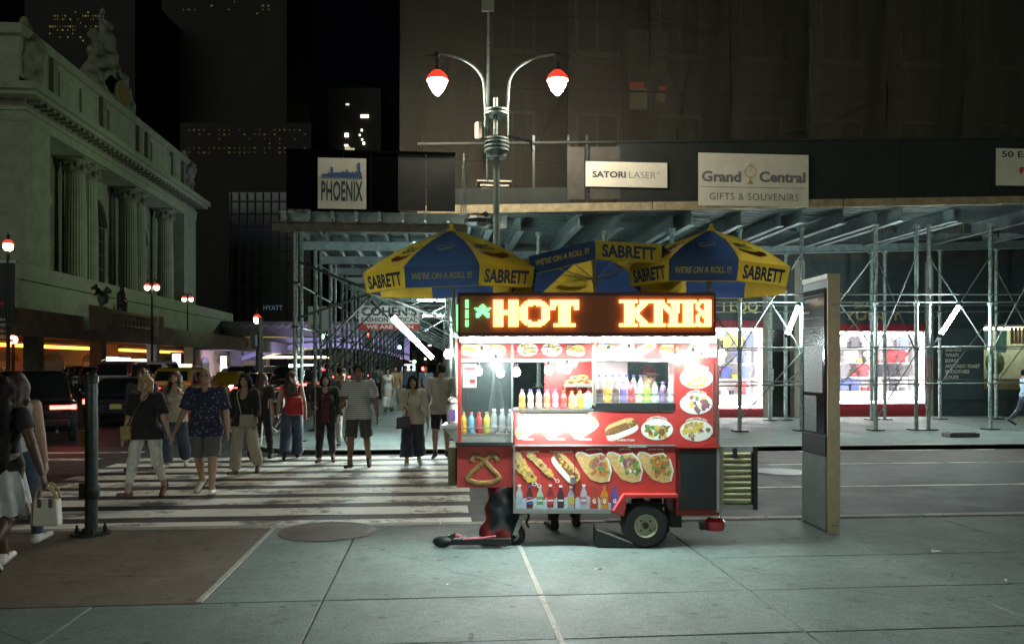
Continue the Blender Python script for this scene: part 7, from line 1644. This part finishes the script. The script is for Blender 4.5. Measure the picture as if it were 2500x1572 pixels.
# small figures down the avenue pavement
G2 = 'small figures under the shed'
person('small figure in a long white dress far down the pavement', 947, 30, 0, D(4), 1.62, 'f', 'tan', 1.0, wear=(('dress', W_WHITE, dict(len=.95,wide=.10,sleeve=0)), ('shoes', S_BROWN), hair('black','bob')), vox=.02, group=G2, face=False)
person('small figure beside the white dress carrying something', 966, 30.6, 0, D(-6), 1.70, 'm', 'tan', 1.0, wear=(('trousers', W_CREAM), ('shirt', W_TAN, dict(sleeve=.8)), ('shoes', S_BLACK), hair('black')), vox=.02, group=G2, face=False)
for i, (px, d_, w1, w2, lab) in enumerate(((990,34,W_NAVY,W_BLUE,'distant figure in blue between the white dress and the cream shirt'),(1004,40,W_BLACK,W_DGREY,'farthest dark figure under the lit blue screen'),(1040,31,W_NAVY,W_BLUE,'distant figure in pale blue right of the cream shirt'),(922,38,W_BLACK,W_GREY,'distant grey figure between the shed posts'))):
    person(lab, px, d_, 0, D(170*(i%2)), 1.7, 'm', 'tan', 1.0, wear=(('trousers', w1), ('shirt', w2, dict(sleeve=.9)), hair('black')), vox=.022, group=G2, face=False)
for i, (px, d_) in enumerate(((168,47),(182,50),(197,46),(212,52),(228,47),(243,50))):
    person(ORD[i]+' dark figure from the left in the crowd beyond the black SUV', px, d_, RZ, D(60*i), 1.68+.04*(i%3), 'fm'[i%2], 'brown', 1.0, wear=(('trousers', W_BLACK), ('shirt', [W_BLACK,W_NAVY,W_WINE][i%3], dict(sleeve=.9)), hair('black', 'bob' if i%2 else 'short')), vox=.026, group='crowd beyond the black SUV', face=False)
person('person in pale blue at the right picture edge under the shed', 2501, 23.3, 0, D(70), 1.6, 'm', 'tan', 1.0, wear=(('trousers', W_NAVY), ('shirt', cloth('sky', (.35,.48,.60)), dict(sleeve=1.8)), ('shoes', S_BLACK), hair('black')), vox=.018, group=G2, face=False)

# ---- what they carry
def strap(name, pts, m, par, r=.008): return MB().tube([Vector(p) for p in pts], r, 6).build(name, m, par, smooth=True)
def bag(label, loc, rz, w, hgt, dth, m, straps=(), ms=None, name='shoulder_bag', flap=True, slump=.0):
    t = thing(name, label, 'bag', loc, rz, 'bags carried by the walkers')
    f = Field((-w,-dth*1.5,-hgt*.2),(w,dth*1.5,hgt*1.3), min(.012, dth/5)); f.keep(lambda X,Y,Z: np.maximum(np.maximum(np.abs(X)-w/2*(1-.12*Z/hgt)+.012, np.abs(Y)-dth/2+.012), np.abs(Z-hgt/2)-hgt/2+.012)-.012)
    X, Y, Z = f.ax[0][:,None,None], f.ax[1][None,:,None], f.ax[2][None,None,:]
    qx, qy, qz = np.abs(X)-w/2*(1-.12*Z/hgt)+.015, np.abs(Y)-dth/2+.015, np.abs(Z-hgt/2)-hgt/2+.015
    f.d = (np.sqrt(np.maximum(qx,0)**2+np.maximum(qy,0)**2+np.maximum(qz,0)**2)+np.minimum(np.maximum(qx,np.maximum(qy,qz)),0)-.015).astype(np.float32)
    if slump: f.ripple(slump, 30, 1)
    link('body', f.mesh(m), t)
    if flap: MB().box((0,-dth/2-.004,hgt*.72),(w*.86,.008,hgt*.42)).build('flap', m, t, bevel=.004)
    return t
t = PB[0]; hp = to_world(t, (.20*-1,-.16,.83)); b = bag('small tan bag on the blonde woman\'s hip', hp, t.rotation_euler.z, .15, .19, .07, mat('leather_tan', (.34,.25,.09), .55, var=.2), name='crossbody_bag')
strap('strap', [(.0,0,.18),(.10,-.02,.34),(.20,-.03,.50),(.27,.04,.62),(.29,.13,.66)], mat('leather_brown', (.14,.07,.04), .5), b)
t = P6[0]; hp = to_world(t, (.10,-.17,.80)); b = bag('flat cream bag at the front of the woman in the black cardigan', hp, t.rotation_euler.z, .27, .22, .07, mat('leather_cream', (.36,.35,.27), .55), name='shoulder_bag')
strap('strap', [(-.10,0,.21),(-.14,-.01,.40),(-.18,.0,.56),(-.15,.08,.64)], mat('strap_cream', (.45,.42,.34), .6), b)
t = P8[0]; hp = to_world(t, (-.06,.18,.88)); b = bag('slouchy red bag on the back of the woman in jeans', hp, t.rotation_euler.z, .34, .34, .12, cloth('red_bag', (.40,.022,.02)), flap=False, slump=.012, name='red_bag')
strap('strap', [(.12,0,.32),(.10,-.04,.46),(.06,-.10,.54)], W_RED, b)
t = P12[0]; hp = to_world(t, (-.17,-.20,.70)); b = bag('black shoulder bag held by the woman in the cream shirt', hp, t.rotation_euler.z, .26, .22, .09, mat('leather_black', (.014,.014,.015), .45), name='shoulder_bag', slump=.006)
strap('strap', [(.06,.0,.2),(.07,.02,.40),(.09,.06,.60),(.10,.12,.64)], S_BLACK, b)
t = P9[0]; A9 = P9[1]; hp = to_world(t, hand_pt(t, A9, -1)); o = thing('walking_cane', 'thin pale cane held upright by the woman in the black jacket', 'cane', hp, 0)
MB().tube([(0,-.02,-.55),(0,-.02,.55)], .010, 8).build('shaft', mat('cane_wood', (.30,.20,.10), .5), o); MB().tube([(0,-.02,.55),(0,-.02,1.0)], .016, 8).build('upper_shaft', mat('cane_grey', (.10,.12,.14), .5), o)
t, AL = PL[0], PL[1]; hp = to_world(t, hand_pt(t, AL, -1)); b = bag('white handbag with tan sides hanging from the left-edge woman\'s hand', hp+Vector((.02,0,-.36)), D(-4), .22, .23, .09, mat('handbag_white', (.66,.64,.58), .45), name='handbag', flap=False)
for yv in (-.045,.045): strap('handle', [(-.08,yv,.23),(-.07,yv*.8,.30),(-.03,yv*.3,.36),(.03,yv*.3,.36),(.07,yv*.8,.30),(.08,yv,.23)], mat('leather_tan2', (.40,.30,.14), .5), b, .009)
MB().bb(-.122,-.109,-.04,.04,.01,.20).build('side_gusset', mat('leather_tan2', (.40,.30,.14), .5), b)
for x in (-.045,.05): MB().bb(x-.012,x+.012,-.062,-.052,.16,.235).build('buckle_tab', mat('leather_brown2', (.10,.07,.04), .5), b)
MB().tube([(.03,-.03,.33),(.08,-.04,.28),(.11,-.04,.22)], [.02,.014,.004], 6).build('scarf_tie', mat('scarf_tan', (.42,.33,.17), .7), b)
